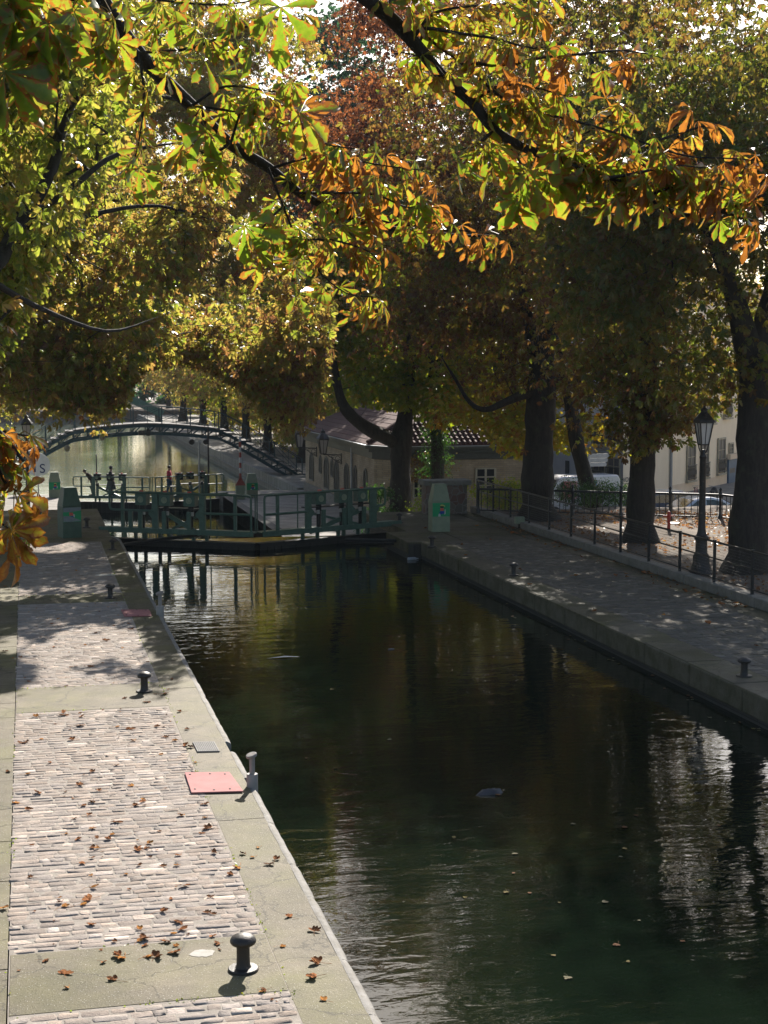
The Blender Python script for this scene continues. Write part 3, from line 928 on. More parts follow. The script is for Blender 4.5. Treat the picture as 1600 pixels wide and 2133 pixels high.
# rounded tiles on the face toward the quay end, and ribs on the long face
m = MB()
a = Vector((*rf[2], EV + .06)); b = Vector((*rf[3], EV + .06)); nrm = (b - a).cross(ra - a).normalized()
for k in range(14):
    u0, u1 = k / 14, (k + 1.1) / 14
    n = 26
    for j in range(n):
        f = (j + .5) / n
        p0 = a.lerp(b, f); 
        q0 = p0 + (Vector((p0.x, ra.y, ra.z)) - p0) * u0; q1 = p0 + (Vector((p0.x, ra.y, ra.z)) - p0) * u1
        # keep inside the triangle
        half = (1 - (u0 + u1) / 2)
        if abs(f - (ra.x - a.x) / (b.x - a.x)) > .52 * half: continue
        m.tube([q0 + nrm * .135, q1 + nrm * .085], [.085, .07], 6)
m.build('pantiles', M['tile'], roof, world=True, smooth=True)
m = MB()
for q in (rf[1], rf[2], rf[3]):
    m.tube([Vector((*q, EV + .2)), ra + Vector((0, 0, .1))], .1, 8)
m.tube([ra + Vector((0, 0, .1)), rb + Vector((0, 0, .1))], .11, 8)
m.build('ridge_caps', M['tile'], roof, world=True, smooth=True)
# chimney
m = MB(); m.bb(21.6, 22.3, 79, 79.7, 2.4, 4.3); m.bb(21.5, 22.4, 78.9, 79.8, 4.3, 4.42); m.build('chimney', M['brick'], roof, world=True)
# arched windows on the canal face
def archpoly(w, h, n=8):
    pts = [(-w / 2, 0), (w / 2, 0)]
    for i in range(n + 1):
        a = math.pi * i / n
        pts.append((w / 2 * math.cos(a), h - w / 2 + w / 2 * math.sin(a)))
    return pts
for px, w, yt, ybm in ((639, 1.25, 946, 1003), (658, .6, 952, 988), (671, 1.3, 955, 1022), (683, .6, 960, 996), (693, 1.2, 963, 1030), (715, 1.2, 970, 1040), (733.5, .72, 975, 1030), (756, .75, 982, 1040)):
    Y = 3200 * 16.48 / (px - 52)
    zt = 5.2 - (yt - 755) * Y / 3200; zb = max(LQ + .3, 5.2 - (ybm - 755) * Y / 3200)
    pl = archpoly(w, zt - zb)
    m = MB(); m.plate([(16.5, Y + x, zb + z) for x, z in pl], (-1, 0, 0), .03); wd = m.build('arched_window', M['dark_glass'], hs, world=True)
    m = MB(); n = len(pl)
    for i in range(n):
        x0, z0 = pl[i]; x1, z1 = pl[(i + 1) % n]
        m.beam((16.465, Y + x0, zb + z0), (16.465, Y + x1, zb + z1), .06, .08)
    if w > 1:
        m.beam((16.46, Y, zb), (16.46, Y, zt), .04, .05)
    m.build('window_surround', M['stone'], wd, world=True)
m = MB(); m.bb(16.38, 16.52, 72.95, 91.9, LQ, LQ + .55); m.build('plinth', M['stone'], hs, world=True)
yy = 3200 * 16.4 / (725.5 - 52)
m = MB(); m.tube([(16.4, yy, LQ), (16.4, yy, EV - .3)], .06, 10); m.build('downpipe', M['zinc'], hs, world=True, smooth=True)
for px0, px1, yt, ybm in ((862, 886, 985, 1045), (1003, 1046, 985, 1040)):
    X0, X1 = (px0 - 52) * 71.5 / 3200, (px1 - 52) * 71.5 / 3200
    zt = 5.2 - (yt - 755) * 71.5 / 3200; zb = 5.2 - (ybm - 755) * 71.5 / 3200
    m = MB(); m.bb(X0, X1, 71.56, 71.66, zb, zt); wd = m.build('window', M['dark_glass'], hs, world=True)
    m = MB()
    for x in (X0, (X0 + X1) / 2, X1):
        m.bb(x - .05, x + .05, 71.52, 71.58, zb, zt)
    for k in range(4):
        z = zb + (zt - zb) * k / 3
        m.bb(X0, X1, 71.515, 71.57, z - .03, z + .03)
    m.build('window_frame', M['frame_paint'], wd, world=True)
# wall lanterns on brackets
for (pw, pl, ybr, lab) in ((703, 664, 951, 'black wall lantern on a scrolled bracket, nearer one on the brick house'), (650, 616, 936, 'black wall lantern on a scrolled bracket, farther one on the brick house')):
    Y = 3200 * 16.48 / (pw - 52); z = 5.2 - (ybr - 755) * Y / 3200
    t = thing('wall_lantern', lab, 'lantern', (16.48, Y, z), 0, 'lanterns on the brick house wall')
    m = MB(); m.tube([(0, 0, 0), (-1.0, 0, .05)], .03, 6); m.tube([(0, 0, -.5), (0, 0, .1)], .035, 6)
    m.tube([(0, 0, -.45), (-.25, 0, -.36), (-.5, 0, -.15), (-.75, 0, 0)], .022, 6)
    for cx, cz, r in ((-.2, -.17, .12), (-.45, -.07, .07), (-.1, -.3, .06)):
        m.tube([(cx + r * math.cos(a), 0, cz + r * math.sin(a)) for a in np.linspace(0, 5.6, 12)], .016, 6)
    m.build('bracket', M['iron'], t, True)
    h = thing('lantern_head', '', '', (-1.0, 0, .08)); del h['label']; del h['category']
    h.parent = t
    lantern(h, .0, 1.45, M['lampglass'], M['iron'])

# ================================================================== footbridge
M['bridge'] = pm('blue green bridge paint', (.026, .06, .07), (.018, .042, .05), .5, scale=6, spots=(14, .7, (.07, .05, .04)))
M['deck'] = pm('worn bridge treads', (.12, .11, .10), (.08, .072, .065), .7, scale=4)
Yb = 105.0
def dz(X):
    u = abs(X - 8.0)
    if u < 4.9:
        return 1.12 - .42 * (u / 4.9) ** 1.6
    k = (u - 4.9) / 5.9
    return .70 - 3.4 * k ** 1.12
fb = thing('footbridge', 'arched blue green iron footbridge with stepped ends over the far basin', 'footbridge', (8, Yb, LQ))
Xs = list(np.linspace(-2.8, 18.8, 45))
m = MB()
for i in range(len(Xs) - 1):
    x0, x1 = Xs[i], Xs[i + 1]
    z = (dz(x0) + dz(x1)) / 2 if abs((x0 + x1) / 2 - 8) > 4.9 else None
    if z is None:
        m.beam((x0, Yb + 1.2, dz(x0) - .04), (x1, Yb + 1.2, dz(x1) - .04), 2.4, .08)
    else:
        m.bb(x0 - .05, x1 + .02, Yb, Yb + 2.4, z - .05, z + .03); 
        m.bb(x0 - .05, x0, Yb + .02, Yb + 2.38, z - .16, z - .05)
m.build('deck', M['deck'], fb, world=True)
for yo in (.06, 2.34):
    m = MB()
    for i in range(len(Xs) - 1):
        x0, x1 = Xs[i], Xs[i + 1]
        for o in (.20, .72):
            m.beam((x0, Yb + yo, dz(x0) - o), (x1, Yb + yo, dz(x1) - o), .18, .17)
        if i % 2 == 0:
            m.beam((x0, Yb + yo, dz(x0) - .24), (x0, Yb + yo, dz(x0) - .68), .09, .07, up=(1, 0, 0))
            m.beam((x0, Yb + yo, dz(x0) - .68), (x1, Yb + yo, dz(x1) - .24), .08, .08)
    for x in (-2.8, 18.8):
        m.bb(x - .2, x + .2, Yb + yo - .15, Yb + yo + .15, LQ, dz(x) + .2)
    m.build('arch_rib', M['bridge'], fb, world=True)
    m = MB()
    ps = list(np.linspace(-2.6, 18.6, 12))
    for i, x in enumerate(ps):
        m.bb(x - .035, x + .035, Yb + yo - .035, Yb + yo + .035, dz(x), dz(x) + 1.12)
        if i < len(ps) - 1:
            x2 = ps[i + 1]; sub = np.linspace(x, x2, 5)
            m.beam((x, Yb + yo, dz(x) + .15), (x2, Yb + yo, dz(x2) + 1.02), .028, .028)
            m.beam((x, Yb + yo + .01, dz(x) + 1.02), (x2, Yb + yo + .01, dz(x2) + .15), .028, .028)
            m.bb((x + x2) / 2 - .015, (x + x2) / 2 + .015, Yb + yo - .015, Yb + yo + .015, dz((x + x2) / 2), dz((x + x2) / 2) + 1.1)
            for u, v in zip(sub[:-1], sub[1:]):
                m.beam((u, Yb + yo, dz(u) + 1.11), (v, Yb + yo, dz(v) + 1.11), .07, .05)
                m.beam((u, Yb + yo, dz(u) + .13), (v, Yb + yo, dz(v) + .13), .04, .03)
    m.build('railing', M['bridge'], fb, world=True)
# things hanging below the bridge
for px, py, lab in ((140, 934, 'small lamp hanging under the left end of the footbridge'), (213, 911, 'small round lamp hanging under the footbridge, right of the first one')):
    p = PY(px, py, Yb - .2)
    t = thing('hanging_lamp', lab, 'lamp', p, 0, 'lamps hanging under the footbridge')
    MB().ell((0, 0, 0), (.2, .2, .24), 12, 8).build('globe', pm('amber lamp glass', (.22, .17, .10), None, .3), t, True)
    MB().tube([(0, 0, .2), (0, 0, .75)], .025, 6).build('rod', M['iron'], t)
p = PY(300, 903, Yb - .15)
t = thing('signal_box', 'pair of small black signal boxes hung below the middle of the footbridge', 'signal', p)
MB().box((-.16, 0, .05), (.42, .3, .34)).build('signal_case', M['iron'], t)
MB().box((.28, 0, .06), (.26, .3, .44)).build('signal_case', M['iron'], t)
m = MB(); m.tube([(.05 + .1 * math.cos(a), 0, -.25 + .12 * math.sin(a)) for a in np.linspace(0, 2 * math.pi, 12)[:-1]], .015, 6, closed=True); m.build('pull_ring', M['iron'], t)

# posts by the far gate
p = Vector((9.85, 90.4, LQ + .06))
t = thing('signal_post', 'slender grey post with two round spotlights on the far gate', 'spotlight post', p)
MB().tube([(0, 0, 0), (0, 0, 3.2)], .045, 8).build('pole', M['steel'], t)
MB().beam((-.5, 0, 3.1), (.5, 0, 3.1), .05, .05).build('crossbar', M['steel'], t)
for s in (-1, 1):
    m = MB(); m.lathe([(0, -.12), (.14, -.12), (.17, -.06), (.17, .1), (.13, .14), (0, .14)], (s * .42, 0, 3.1), 14, ax=(0, -1, 0)); m.build('spotlight', M['iron'], t, True)
t = thing('thin_post', 'tall thin dark post on the far gate right of the two spotlights', 'post', (10.45, 90.8, LQ + .06))
MB().lathe([(.08, 0), (.06, .6), (.045, 3.9), (.03, 4.0)], n=8).build('pole', M['iron'], t)
t = thing('thin_post', 'short thin dark post above the two people on the far gate', 'post', (3.92, 90.75, LQ + .06))
MB().lathe([(.05, 0), (.035, 1.0), (.03, 2.35), (.05, 2.4), (0, 2.44)], n=8).build('pole', M['iron'], t)
# warning pole
p = Vector((11.85, 87.2, LQ))
t = thing('barrier_pole', 'upright red and white striped barrier pole on a green stand by the far gate', 'barrier', p)
m = MB()
for k in range(8):
    m.lathe([(.07, 1.2 + k * .3), (.07, 1.5 + k * .3)], n=10, mi=k % 2)
m.build('striped_pole', [pm('barrier red', (.36, .07, .05), None, .5), pm('barrier white', (.6, .6, .58), None, .5)], t)
m = MB(); m.add([(-.3, -.08, .8), (.3, -.08, .8), (0, -.08, 1.35), (-.3, .0, .8), (.3, .0, .8), (0, .0, 1.35)], [(0, 1, 2), (5, 4, 3), (0, 3, 4, 1), (1, 4, 5, 2), (2, 5, 3, 0)]); m.build('warning_triangle', bpy.data.materials['barrier red'], t)
m = MB(); m.box((0, .1, .4), (.5, .4, .8)); m.build('stand', M['locker'], t, bevel=.02)

# white board with letters at the left
p = Vector((.62, 94.0, LQ))
t = thing('sign_board', 'white rounded board with a dark blue letter S, behind the orange leaves on the left', 'sign', p)
pts = [(.72 * math.cos(a), .78 * math.sin(a) * (1 if math.sin(a) > 0 else .8)) for a in np.linspace(0, 2 * math.pi, 28)[:-1]]
MB().plate([(x, 0, 1.65 + z) for x, z in pts], (0, 1, 0), .05).build('board', pm('white board enamel', (.72, .72, .72), (.62, .62, .62), .4), t)
MB().bb(-.04, .04, .05, .12, 0, 1.5).build('post', M['steel'], t)
navy = pm('navy lettering', (.01, .03, .14), None, .5)
def text(name, s, size, loc, rot, mat, parent, ext=.004):
    c = bpy.data.curves.new(name, 'FONT'); c.body = s; c.size = size; c.extrude = ext; c.align_x = 'CENTER'
    o = bpy.data.objects.new(name, c); COL.objects.link(o)
    c.materials.append(mat)
    dg = bpy.context.evaluated_depsgraph_get()
    me = bpy.data.meshes.new_from_object(o.evaluated_get(dg)); bpy.data.objects.remove(o)
    o = bpy.data.objects.new(name, me); COL.objects.link(o); o.parent = parent; o.location = loc; o.rotation_euler = rot
    return o
l = text('lettering', 'S', .78, (.26, -.008, 1.22), (math.pi / 2, 0, 0), navy, t, .006); l.data.transform(Matrix.Translation((0, 0, 0)))
m = MB(); m.plate([(-.30, -.008, 1.28), (-.12, -.008, 1.28), (-.17, -.008, 2.1), (-.24, -.008, 2.15)], (0, -1, 0), .006); m.build('emblem', navy, t)

# ================================================================== far swing bridge stair and bank details
t = thing('far_footbridge', 'hazy green footbridge stair far down the canal above the arched bridge railing', 'footbridge', (10, 190, LQ))
m = MB(); m.beam(PY(262, 826, 190), PY(338, 862, 190), 2.2, .9); m.beam(PY(262, 826, 190), PY(-320, 822, 190), 2.2, .9); m.build('stair_flight', pm('pale green ironwork', (.12, .24, .2), None, .6), t, world=True)
m = MB()
for px, py in ((-320, 830), (330, 850)):
    q = PY(px, py, 190); m = MB(); m.bb(q.x - .4, q.x + .4, 189.5, 190.5, BZ - .5, q.z); m.build('pier', M['stone'], t, world=True)

# ================================================================== corner buildings behind the park
M['render_beige'] = pm('beige wall render', (.88, .76, .58), (.80, .68, .51), .9, scale=.9, bump=.15, bscale=12, streak=(1, 1, .35))
M['render_low'] = pm('tan wall base', (.74, .60, .44), (.65, .52, .38), .9, scale=1.2, bump=.15, bscale=12)
M['render_grey'] = pm('shade grey wall render', (.50, .49, .49), (.43, .42, .43), .9, scale=1.)  # facade in shade; the grey is that shade put into colour
M['blue_paint'] = pm('slate blue shopfront', (.07, .12, .19), (.05, .09, .15), .5, scale=4)
M['win'] = pm('window pane', (.05, .045, .042), (.11, .1, .09), .4, scale=1.2, spec=.2)
SZ = LQ - .05
B = PY(1297, 1000, 82); C = PY(1393, 1000, 84)
B = Vector((B.x, B.y)); C = Vector((C.x, C.y))
dG = Vector((-.137, .99)); dBg = Vector((.69, .724))
A = B + dG * 26; Dd = C + dBg * 34; E1 = Dd + Vector((-20, 24))
bd = thing('corner_building', 'beige rendered corner building with small iron balconies beyond the park', 'building', (C.x, C.y, SZ))
ZT = 9.6
MB().prism([tuple(C), tuple(Dd), tuple(E1), tuple(C + Vector((-9, 30))), tuple(B + Vector((1, 6))), tuple(B + (C - B) * .01)], SZ, ZT).build('wall', M['render_beige'], bd, world=True)
def wallpt(O, d, s, out, z):
    nn = Vector((d.y, -d.x))
    if nn.dot(Vector((-O.x, -O.y))) < 0: nn = -nn
    p = O + d * s + nn * out
    return Vector((p.x, p.y, z))
def wbox(mb, O, d, s0, s1, o0, o1, z0, z1, mi=0):
    q = [wallpt(O, d, s0, o0, z0), wallpt(O, d, s1, o0, z0), wallpt(O, d, s1, o1, z0), wallpt(O, d, s0, o1, z0)]
    mb.prism([(v.x, v.y) for v in q], z0, z1, mi)
def s_of(O, d, px):
    k = (px - 800) / F
    # solve ray in plan: direction at this px on the horizon
    r = ray(px, 950); r = Vector((r.x, r.y))
    # O + d s = r t
    det = d.x * (-r.y) - (-r.x) * d.y
    return ((-O.x) * (-r.y) - (-r.x) * (-O.y)) / det
def z_of(O, d, s, py, px):
    p = O + d * s
    r = ray(px, py)
    return CAMZ + r.z * (p.length / math.hypot(r.x, r.y))
m = MB(); wbox(m, C, dBg, -.0, 33.9, .0, .04, SZ, z_of(C, dBg, 1.0, 1010, 1397)); m.build('tan_base', M['render_low'], bd, world=True)
def window(O, d, px, w, ytop, ybot, parent, bal=True, mat=None):
    s = s_of(O, d, px); zt = z_of(O, d, s, ytop, px); zb = z_of(O, d, s, ybot, px)
    m = MB(); wbox(m, O, d, s - w / 2, s + w / 2, .045, .055, zb, zt); wn = m.build('window', mat or M['win'], parent, world=True)
    m = MB()
    wbox(m, O, d, s - w / 2 - .09, s - w / 2, .04, .11, zb - .05, zt + .1); wbox(m, O, d, s + w / 2, s + w / 2 + .09, .04, .11, zb - .05, zt + .1)
    wbox(m, O, d, s - w / 2, s + w / 2, .041, .112, zt, zt + .1); wbox(m, O, d, s - .03, s + .03, .056, .08, zb, zt)
    for k in (.35, .68):
        wbox(m, O, d, s - w / 2, s + w / 2, .057, .078, zb + (zt - zb) * k - .02, zb + (zt - zb) * k + .02)
    wbox(m, O, d, s - w / 2 - .15, s + w / 2 + .15, .042, .2, zb - .16, zb - .05)
    m.build('window_frame', M['frame_paint'], wn, world=True)
    if bal:
        m = MB(); n = 9
        for i in range(n + 1):
            ss = s - w / 2 - .08 + (w + .16) * i / n
            wbox(m, O, d, ss - .012, ss + .012, .15, .175, zb, zb + .85)
        wbox(m, O, d, s - w / 2 - .12, s + w / 2 + .12, .14, .19, zb + .85, zb + .9); wbox(m, O, d, s - w / 2 - .12, s + w / 2 + .12, .141, .188, zb + .08, zb + .12)
        wbox(m, O, d, s - w / 2 - .1, s + w / 2 + .1, .15, .158, zb + .3, zb + .55)
        m.build('balcony', M['rail_iron'], wn, world=True)
for px, yt, ybm in ((1438, 930, 999), (1466, 922, 993), (1501, 915, 984), (1424, 850, 895), (1447, 842, 888), (1478, 830, 880), (1512, 815, 868), (1438, 785, 820), (1470, 772, 812), (1505, 755, 800)):
    window(C, dBg, px, 1.35, yt, ybm, bd)
window(C, dBg, 1521, .7, 925, 948, bd, False)
s = s_of(C, dBg, 1395)
m = MB(); q0 = wallpt(C, dBg, .12, .1, SZ); q1 = wallpt(C, dBg, .12, .1, ZT); m.tube([q0, q1], .09, 8); m.build('downpipe', M['zinc'], bd, world=True)
s0, s1 = s_of(C, dBg, 1514), s_of(C, dBg, 1542)
m = MB(); zt = z_of(C, dBg, s0, 957, 1514); wbox(m, C, dBg, s0, s1, .045, .16, SZ, zt); sf = m.build('shopfront', M['blue_paint'], bd, world=True)
m = MB(); wbox(m, C, dBg, s0 - .15, s1 + .15, .05, .3, zt + .01, zt + .35); m.build('fascia_board', M['render_low'], sf, world=True)
m = MB()
for a_, b_ in ((.08, .45), (.55, .92)):
    wbox(m, C, dBg, s0 + (s1 - s0) * a_, s0 + (s1 - s0) * b_, .161, .17, SZ + 1.0, zt - .9)
m.build('shop_pane', M['win'], sf, world=True)
m = MB(); wbox(m, C, dBg, -.3, 34, .0, .5, ZT, ZT + .5); m.build('cornice', M['render_low'], bd, world=True)
m = MB()
# graffiti on the narrow corner wall
dC = (C - B).normalized()
gm = (B + C) / 2
nn = Vector((dC.y, -dC.x)); nn = nn if nn.dot(-gm) > 0 else -nn
gp = PY(1311, 1006, (B + dC * .36 * 1.).y)
s = s_of(B, dC, 1309); z = z_of(B, dC, s, 1003, 1309); q = wallpt(B, dC, s, .02, z)
ang = math.atan2(dC.y, dC.x)
text('graffiti', 'VORZ', .36, q, (math.pi / 2, 0, ang), pm('black spray paint', (.03, .025, .03), None, .7), bd, .002).location = q - Vector((C.x, C.y, SZ))
m = MB(); wbox(m, B, dC, s - .35, s + .45, .01, .014, z - .14, z - .10); wbox(m, B, dC, s - .3, s - .24, .01, .014, z - 1.1, z - .75); wbox(m, B, dC, s - .5, s + .4, .01, .0142, z - .8, z - .74)
m.build('spray_lines', bpy.data.materials['black spray paint'], bd, world=True)
# grey street building on the left
gb = thing('grey_building', 'building with its shade painted pale grey, iron window guards, left of the corner', 'building', (B.x, B.y, SZ))
MB().prism([tuple(B + dG * .01), tuple(A), tuple(A + Vector((12, 6))), tuple(B + Vector((9, 22))), tuple(B + Vector((.9, 5.9)))], SZ, 9.0).build('wall', M['render_grey'], gb, world=True)
sB = s_of(B, dG, 1242)
m = MB(); z = z_of(B, dG, .1, 1010, 1297); wbox(m, B, dG, .02, 25, .0, .05, SZ, z); m.build('blue_grey_base', pm('blue grey wall base', (.25, .26, .31), (.21, .22, .27), .9, scale=1), gb, world=True)  # bluish shade of the street side put into the base colour
for px, yt, ybm in ((1250, 945, 1000), (1281, 955, 1006), (1250, 870, 925), (1281, 875, 930)):
    window(B, dG, px, 1.3, yt, ybm, gb, True, pm('shaded pane', (.09, .09, .1), None, .3))
s0 = s_of(B, dG, 1187); s1 = s_of(B, dG, 1180)
m = MB(); wbox(m, B, dG, min(s0, s1), max(s0, s1), .03, .08, SZ, z_of(B, dG, s0, 960, 1184)); m.build('door', pm('dark teal door', (.03, .045, .055), None, .5), gb, world=True)

# direction sign boards
p = PY(1228, 965, 66)
t = thing('direction_sign', 'three stacked white direction boards behind the leaning trunk', 'sign', (p.x, p.y, SZ))
wh = pm('white sign enamel', (.62, .63, .66), None, .4)
MB().tube([(0, .05, 0), (0, .05, p.z - SZ + .5)], .05, 8).build('post', M['steel'], t)
for k in range(3):
    z = p.z - SZ + .25 - k * .2
    m = MB(); m.plate([(-.05, 0, z), (.8 + .05 * (2 - k), 0, z), (.84 + .05 * (2 - k), 0, z + .09), (.8 + .05 * (2 - k), 0, z + .18), (-.05, 0, z + .18)], (0, 1, 0), .02)
    bo = m.build('board', wh, t)

# ================================================================== vehicles in the street
def vehicle(name, lab, cat, loc, rz, prof, glassprof, L, Wd, paint, van=False, parts=()):
    t = thing(name, lab, cat, loc, rz, 'vehicles parked in the street')
    hw = Wd / 2
    def sec(z):  # tumblehome
        return hw - max(0, z - .85) * (.08 if van else .26)
    n = len(prof)
    vs = []
    for sgn in (-1, -.86, .86, 1):
        for x, z in prof:
            k = 1. if abs(sgn) == 1 else 1.
            y = sgn * sec(z) if abs(sgn) == 1 else sgn * sec(z)
            vs.append((x, y, z + (0 if abs(sgn) == 1 else (.05 if z > .75 else 0))))
    fs = [tuple(range(n - 1, -1, -1)), tuple(range(3 * n, 4 * n))]
    for b in range(3):
        for i in range(n):
            fs.append((b * n + i, b * n + (i + 1) % n, (b + 1) * n + (i + 1) % n, (b + 1) * n + i))
    m = MB(); m.add(vs, fs); body = m.build('body', paint, t, True, bevel=.03, seg=2, angle=35)
    for sgn in (-1, 1):
        for poly in glassprof['side']:
            m = MB(); q = [(x, sgn * (sec(z) + .012), z) for x, z in poly]
            m.plate(q, (0, -sgn, 0), .03); m.build('side_window', M['carglass'], t)
    for (x0, z0, x1, z1), nm in zip(glassprof['ends'], ('windscreen', 'rear_window')):
        d = Vector((-(z1 - z0), 0, x1 - x0)).normalized()
        if d.z < 0: d = -d
        q = [(x0, -sec(z0) + .1, z0), (x0, sec(z0) - .1, z0), (x1, sec(z1) - .1, z1), (x1, -sec(z1) + .1, z1)]
        q = [Vector(v) + d * .04 + Vector((0, 0, .03)) for v in q]
        m = MB(); m.plate(q, d, .01); m.build(nm, M['carglass'], t)
    for x in (-L * .3, L * .3):
        for sgn in (-1, 1):
            m = MB(); m.lathe([(.2, -.1), (.31, -.1), (.33, -.06), (.33, .06), (.31, .1), (.2, .1)], (x, sgn * (hw - .1), .33), 20, ax=(0, 1, 0)); w = m.build('wheel', M['tyre'], t, True)
            m = MB(); m.lathe([(.0, -.11), (.2, -.11), (.2, .11), (0, .11)], (x, sgn * (hw - .1), .33), 16, ax=(0, 1, 0)); m.build('rim', M['steel'], w, True)
    for sgn in (-1, 1):
        m = MB(); m.ell((-L / 2 + .06, sgn * (hw - .3), .66), (.06, .17, .09)); m.build('headlight', M['lampglass'], t, True)
        m = MB(); m.ell((L / 2 - .05, sgn * (hw - .25), .72), (.05, .14, .1)); m.build('tail_light', PC['r'], t, True)
        m = MB(); m.ell((-L * .17, sgn * (hw + .08), .98), (.07, .1, .07)); m.build('mirror', paint, t, True)
    return t
M['carglass'] = pm('greenish car glass', (.02, .035, .03), None, .06, spec=.7)
M['tyre'] = pm('rubber tyre', (.015, .015, .015), None, .8)
def paint(n, c):
    m = pm(n, c, tuple(x * .95 for x in c), .22, .25, scale=2, spec=.6)
    m.node_tree.nodes['Principled BSDF'].inputs['Coat Weight'].default_value = .6
    return m
coupe = [(-2.1, .35), (-2.12, .6), (-1.95, .76), (-1.1, .9), (-.35, 1.33), (.1, 1.42), (.6, 1.42), (1.2, 1.3), (1.75, 1.02), (2.05, .88), (2.1, .6), (2.08, .35)]
coupe_g = dict(side=[[(-.95, .92), (-.3, 1.3), (.15, 1.36), (.15, .92)], [(.23, .92), (.23, 1.36), (.65, 1.35), (1.25, 1.18), (1.4, .95)]], ends=[(-1.05, .92, -.38, 1.3), (1.72, 1.04, 1.22, 1.28)])
suv = [(-2.15, .35), (-2.18, .7), (-2.05, .92), (-1.25, 1.03), (-.75, 1.42), (-.3, 1.5), (1.3, 1.5), (1.75, 1.36), (2.0, 1.0), (2.1, .7), (2.08, .35)]
suv_g = dict(side=[[(-1.1, 1.04), (-.68, 1.36), (-.25, 1.42), (.1, 1.42), (.1, 1.04)], [(.18, 1.04), (.18, 1.42), (1.2, 1.42), (1.6, 1.3), (1.75, 1.06)]], ends=[(-1.2, 1.05, -.78, 1.40), (1.97, 1.05, 1.74, 1.34)])
vanp = [(-2.3, .3), (-2.32, .7), (-2.2, 1.0), (-1.7, 1.15), (-1.2, 1.95), (-.9, 2.1), (2.2, 2.1), (2.3, 1.9), (2.32, .5), (2.3, .3)]
van_g = dict(side=[[(-1.5, 1.15), (-1.12, 1.8), (-.5, 1.85), (-.5, 1.15)]], ends=[(-1.68, 1.18, -1.22, 1.9), (2.31, 1.25, 2.3, 1.8)])
def street(px, Y):
    r = ray(px, 950); return ((r.x / r.y) * Y, Y, SZ)
vehicle('parked_car', 'silver coupe with a domed roof parked beyond the park fence', 'car', street(1447, 68), .15, coupe, coupe_g, 4.2, 1.7, paint('silver blue car paint', (.42, .48, .56)))
sv = vehicle('parked_car', 'dark blue car with sunlight painted pale on its roof, parked behind the silver coupe', 'car', street(1392, 70.5), math.pi + .25, suv, suv_g, 4.3, 1.8, paint('dark blue car paint', (.07, .10, .16)))
m = MB(); m.prism([(-.5, -.62), (1.35, -.62), (1.5, -.5), (1.5, .5), (1.35, .62), (-.5, .62), (-.62, .5), (-.62, -.5)], 1.552, 1.58); m.build('roof_sunlight_panel', paint('sunlit roof tint', (.6, .62, .64)), sv, bevel=.012)  # pale panel stands in for sunlight on the car roof
vehicle('parked_car', 'pale car at the right edge, mostly hidden by the thick trunk', 'car', street(1566, 66), .1, coupe, coupe_g, 4.2, 1.7, paint('white car paint', (.55, .57, .6)))
vn = vehicle('parked_van', 'white van with red and blue panels behind the hedge and park fence', 'van', street(1192, 74), .12, vanp, van_g, 4.7, 1.9, paint('white van paint', (.6, .6, .62)), True)
m = MB(); m.box((-.6, -.99, 1.45), (.8, .012, .9)); m.build('side_panel', pm('dull pink panel', (.5, .3, .28), (.4, .1, .1), .6, scale=2), vn)
m = MB(); m.box((.45, -.99, 1.45), (.9, .012, .9)); m.build('side_panel', pm('bright blue panel', (.03, .2, .42), None, .6), vn)
# bicycle and scooter by the wall
def wheel(mb, c, r, th=.02):
    mb.tube([(c[0] + r * math.cos(a), c[1], c[2] + r * math.sin(a)) for a in np.linspace(0, 2 * math.pi, 20)[:-1]], th, 6, closed=True)
p = street(1450, 79); t = thing('bicycle', 'reddish bicycle leaning by the beige wall above the silver coupe', 'bicycle', p, .9)
rd = pm('red bicycle paint', (.3, .04, .04), None, .4)
for x in (-.52, .52):
    m = MB(); wheel(m, (x, 0, .34), .33); 
    for k in range(8):
        a = k * math.pi / 4; m.tube([(x, 0, .34), (x + .32 * math.cos(a), 0, .34 + .32 * math.sin(a))], .004, 4)
    m.build('wheel', M['tyre'], t)
m = MB()
for a, b in (((-.52, .34), (-.15, .82)), ((-.52, .34), (-.02, .3)), ((-.02, .3), (-.18, .9)), ((-.15, .82), (.38, .85)), ((-.02, .3), (.4, .75)), ((.36, .95), (.52, .34))):
    m.tube([(a[0], 0, a[1]), (b[0], 0, b[1])], .02, 6)
m.build('frame', rd, t)
MB().ell((-.2, 0, .93), (.14, .07, .04)).build('saddle', M['tyre'], t, True)
MB().tube([(.3, -.28, .98), (.37, 0, 1.0), (.3, .28, .98)], .014, 6).build('handlebar', M['steel'], t)
p = street(1487, 77); t = thing('motor_scooter', 'dark parked scooter beside the fence corner in front of the beige wall', 'scooter', p, 1.0)
m = MB(); m.ell((-.25, 0, .62), (.5, .2, .28)); m.ell((.45, 0, .7), (.13, .22, .4)); m.box((.1, 0, .3), (.6, .26, .08)); m.build('body', M['iron'], t, True)
MB().ell((-.25, 0, .88), (.4, .16, .09)).build('seat', M['tyre'], t, True)
for x in (-.5, .6):
    m = MB(); wheel(m, (x, 0, .25), .2, .06); m.build('wheel', M['tyre'], t, True)
m = MB(); m.tube([(.42, -.3, 1.15), (.46, 0, 1.1), (.42, .3, 1.15)], .02, 6); m.tube([(.46, 0, .9), (.46, 0, 1.1)], .04, 6); m.build('handlebar', M['steel'], t, True)

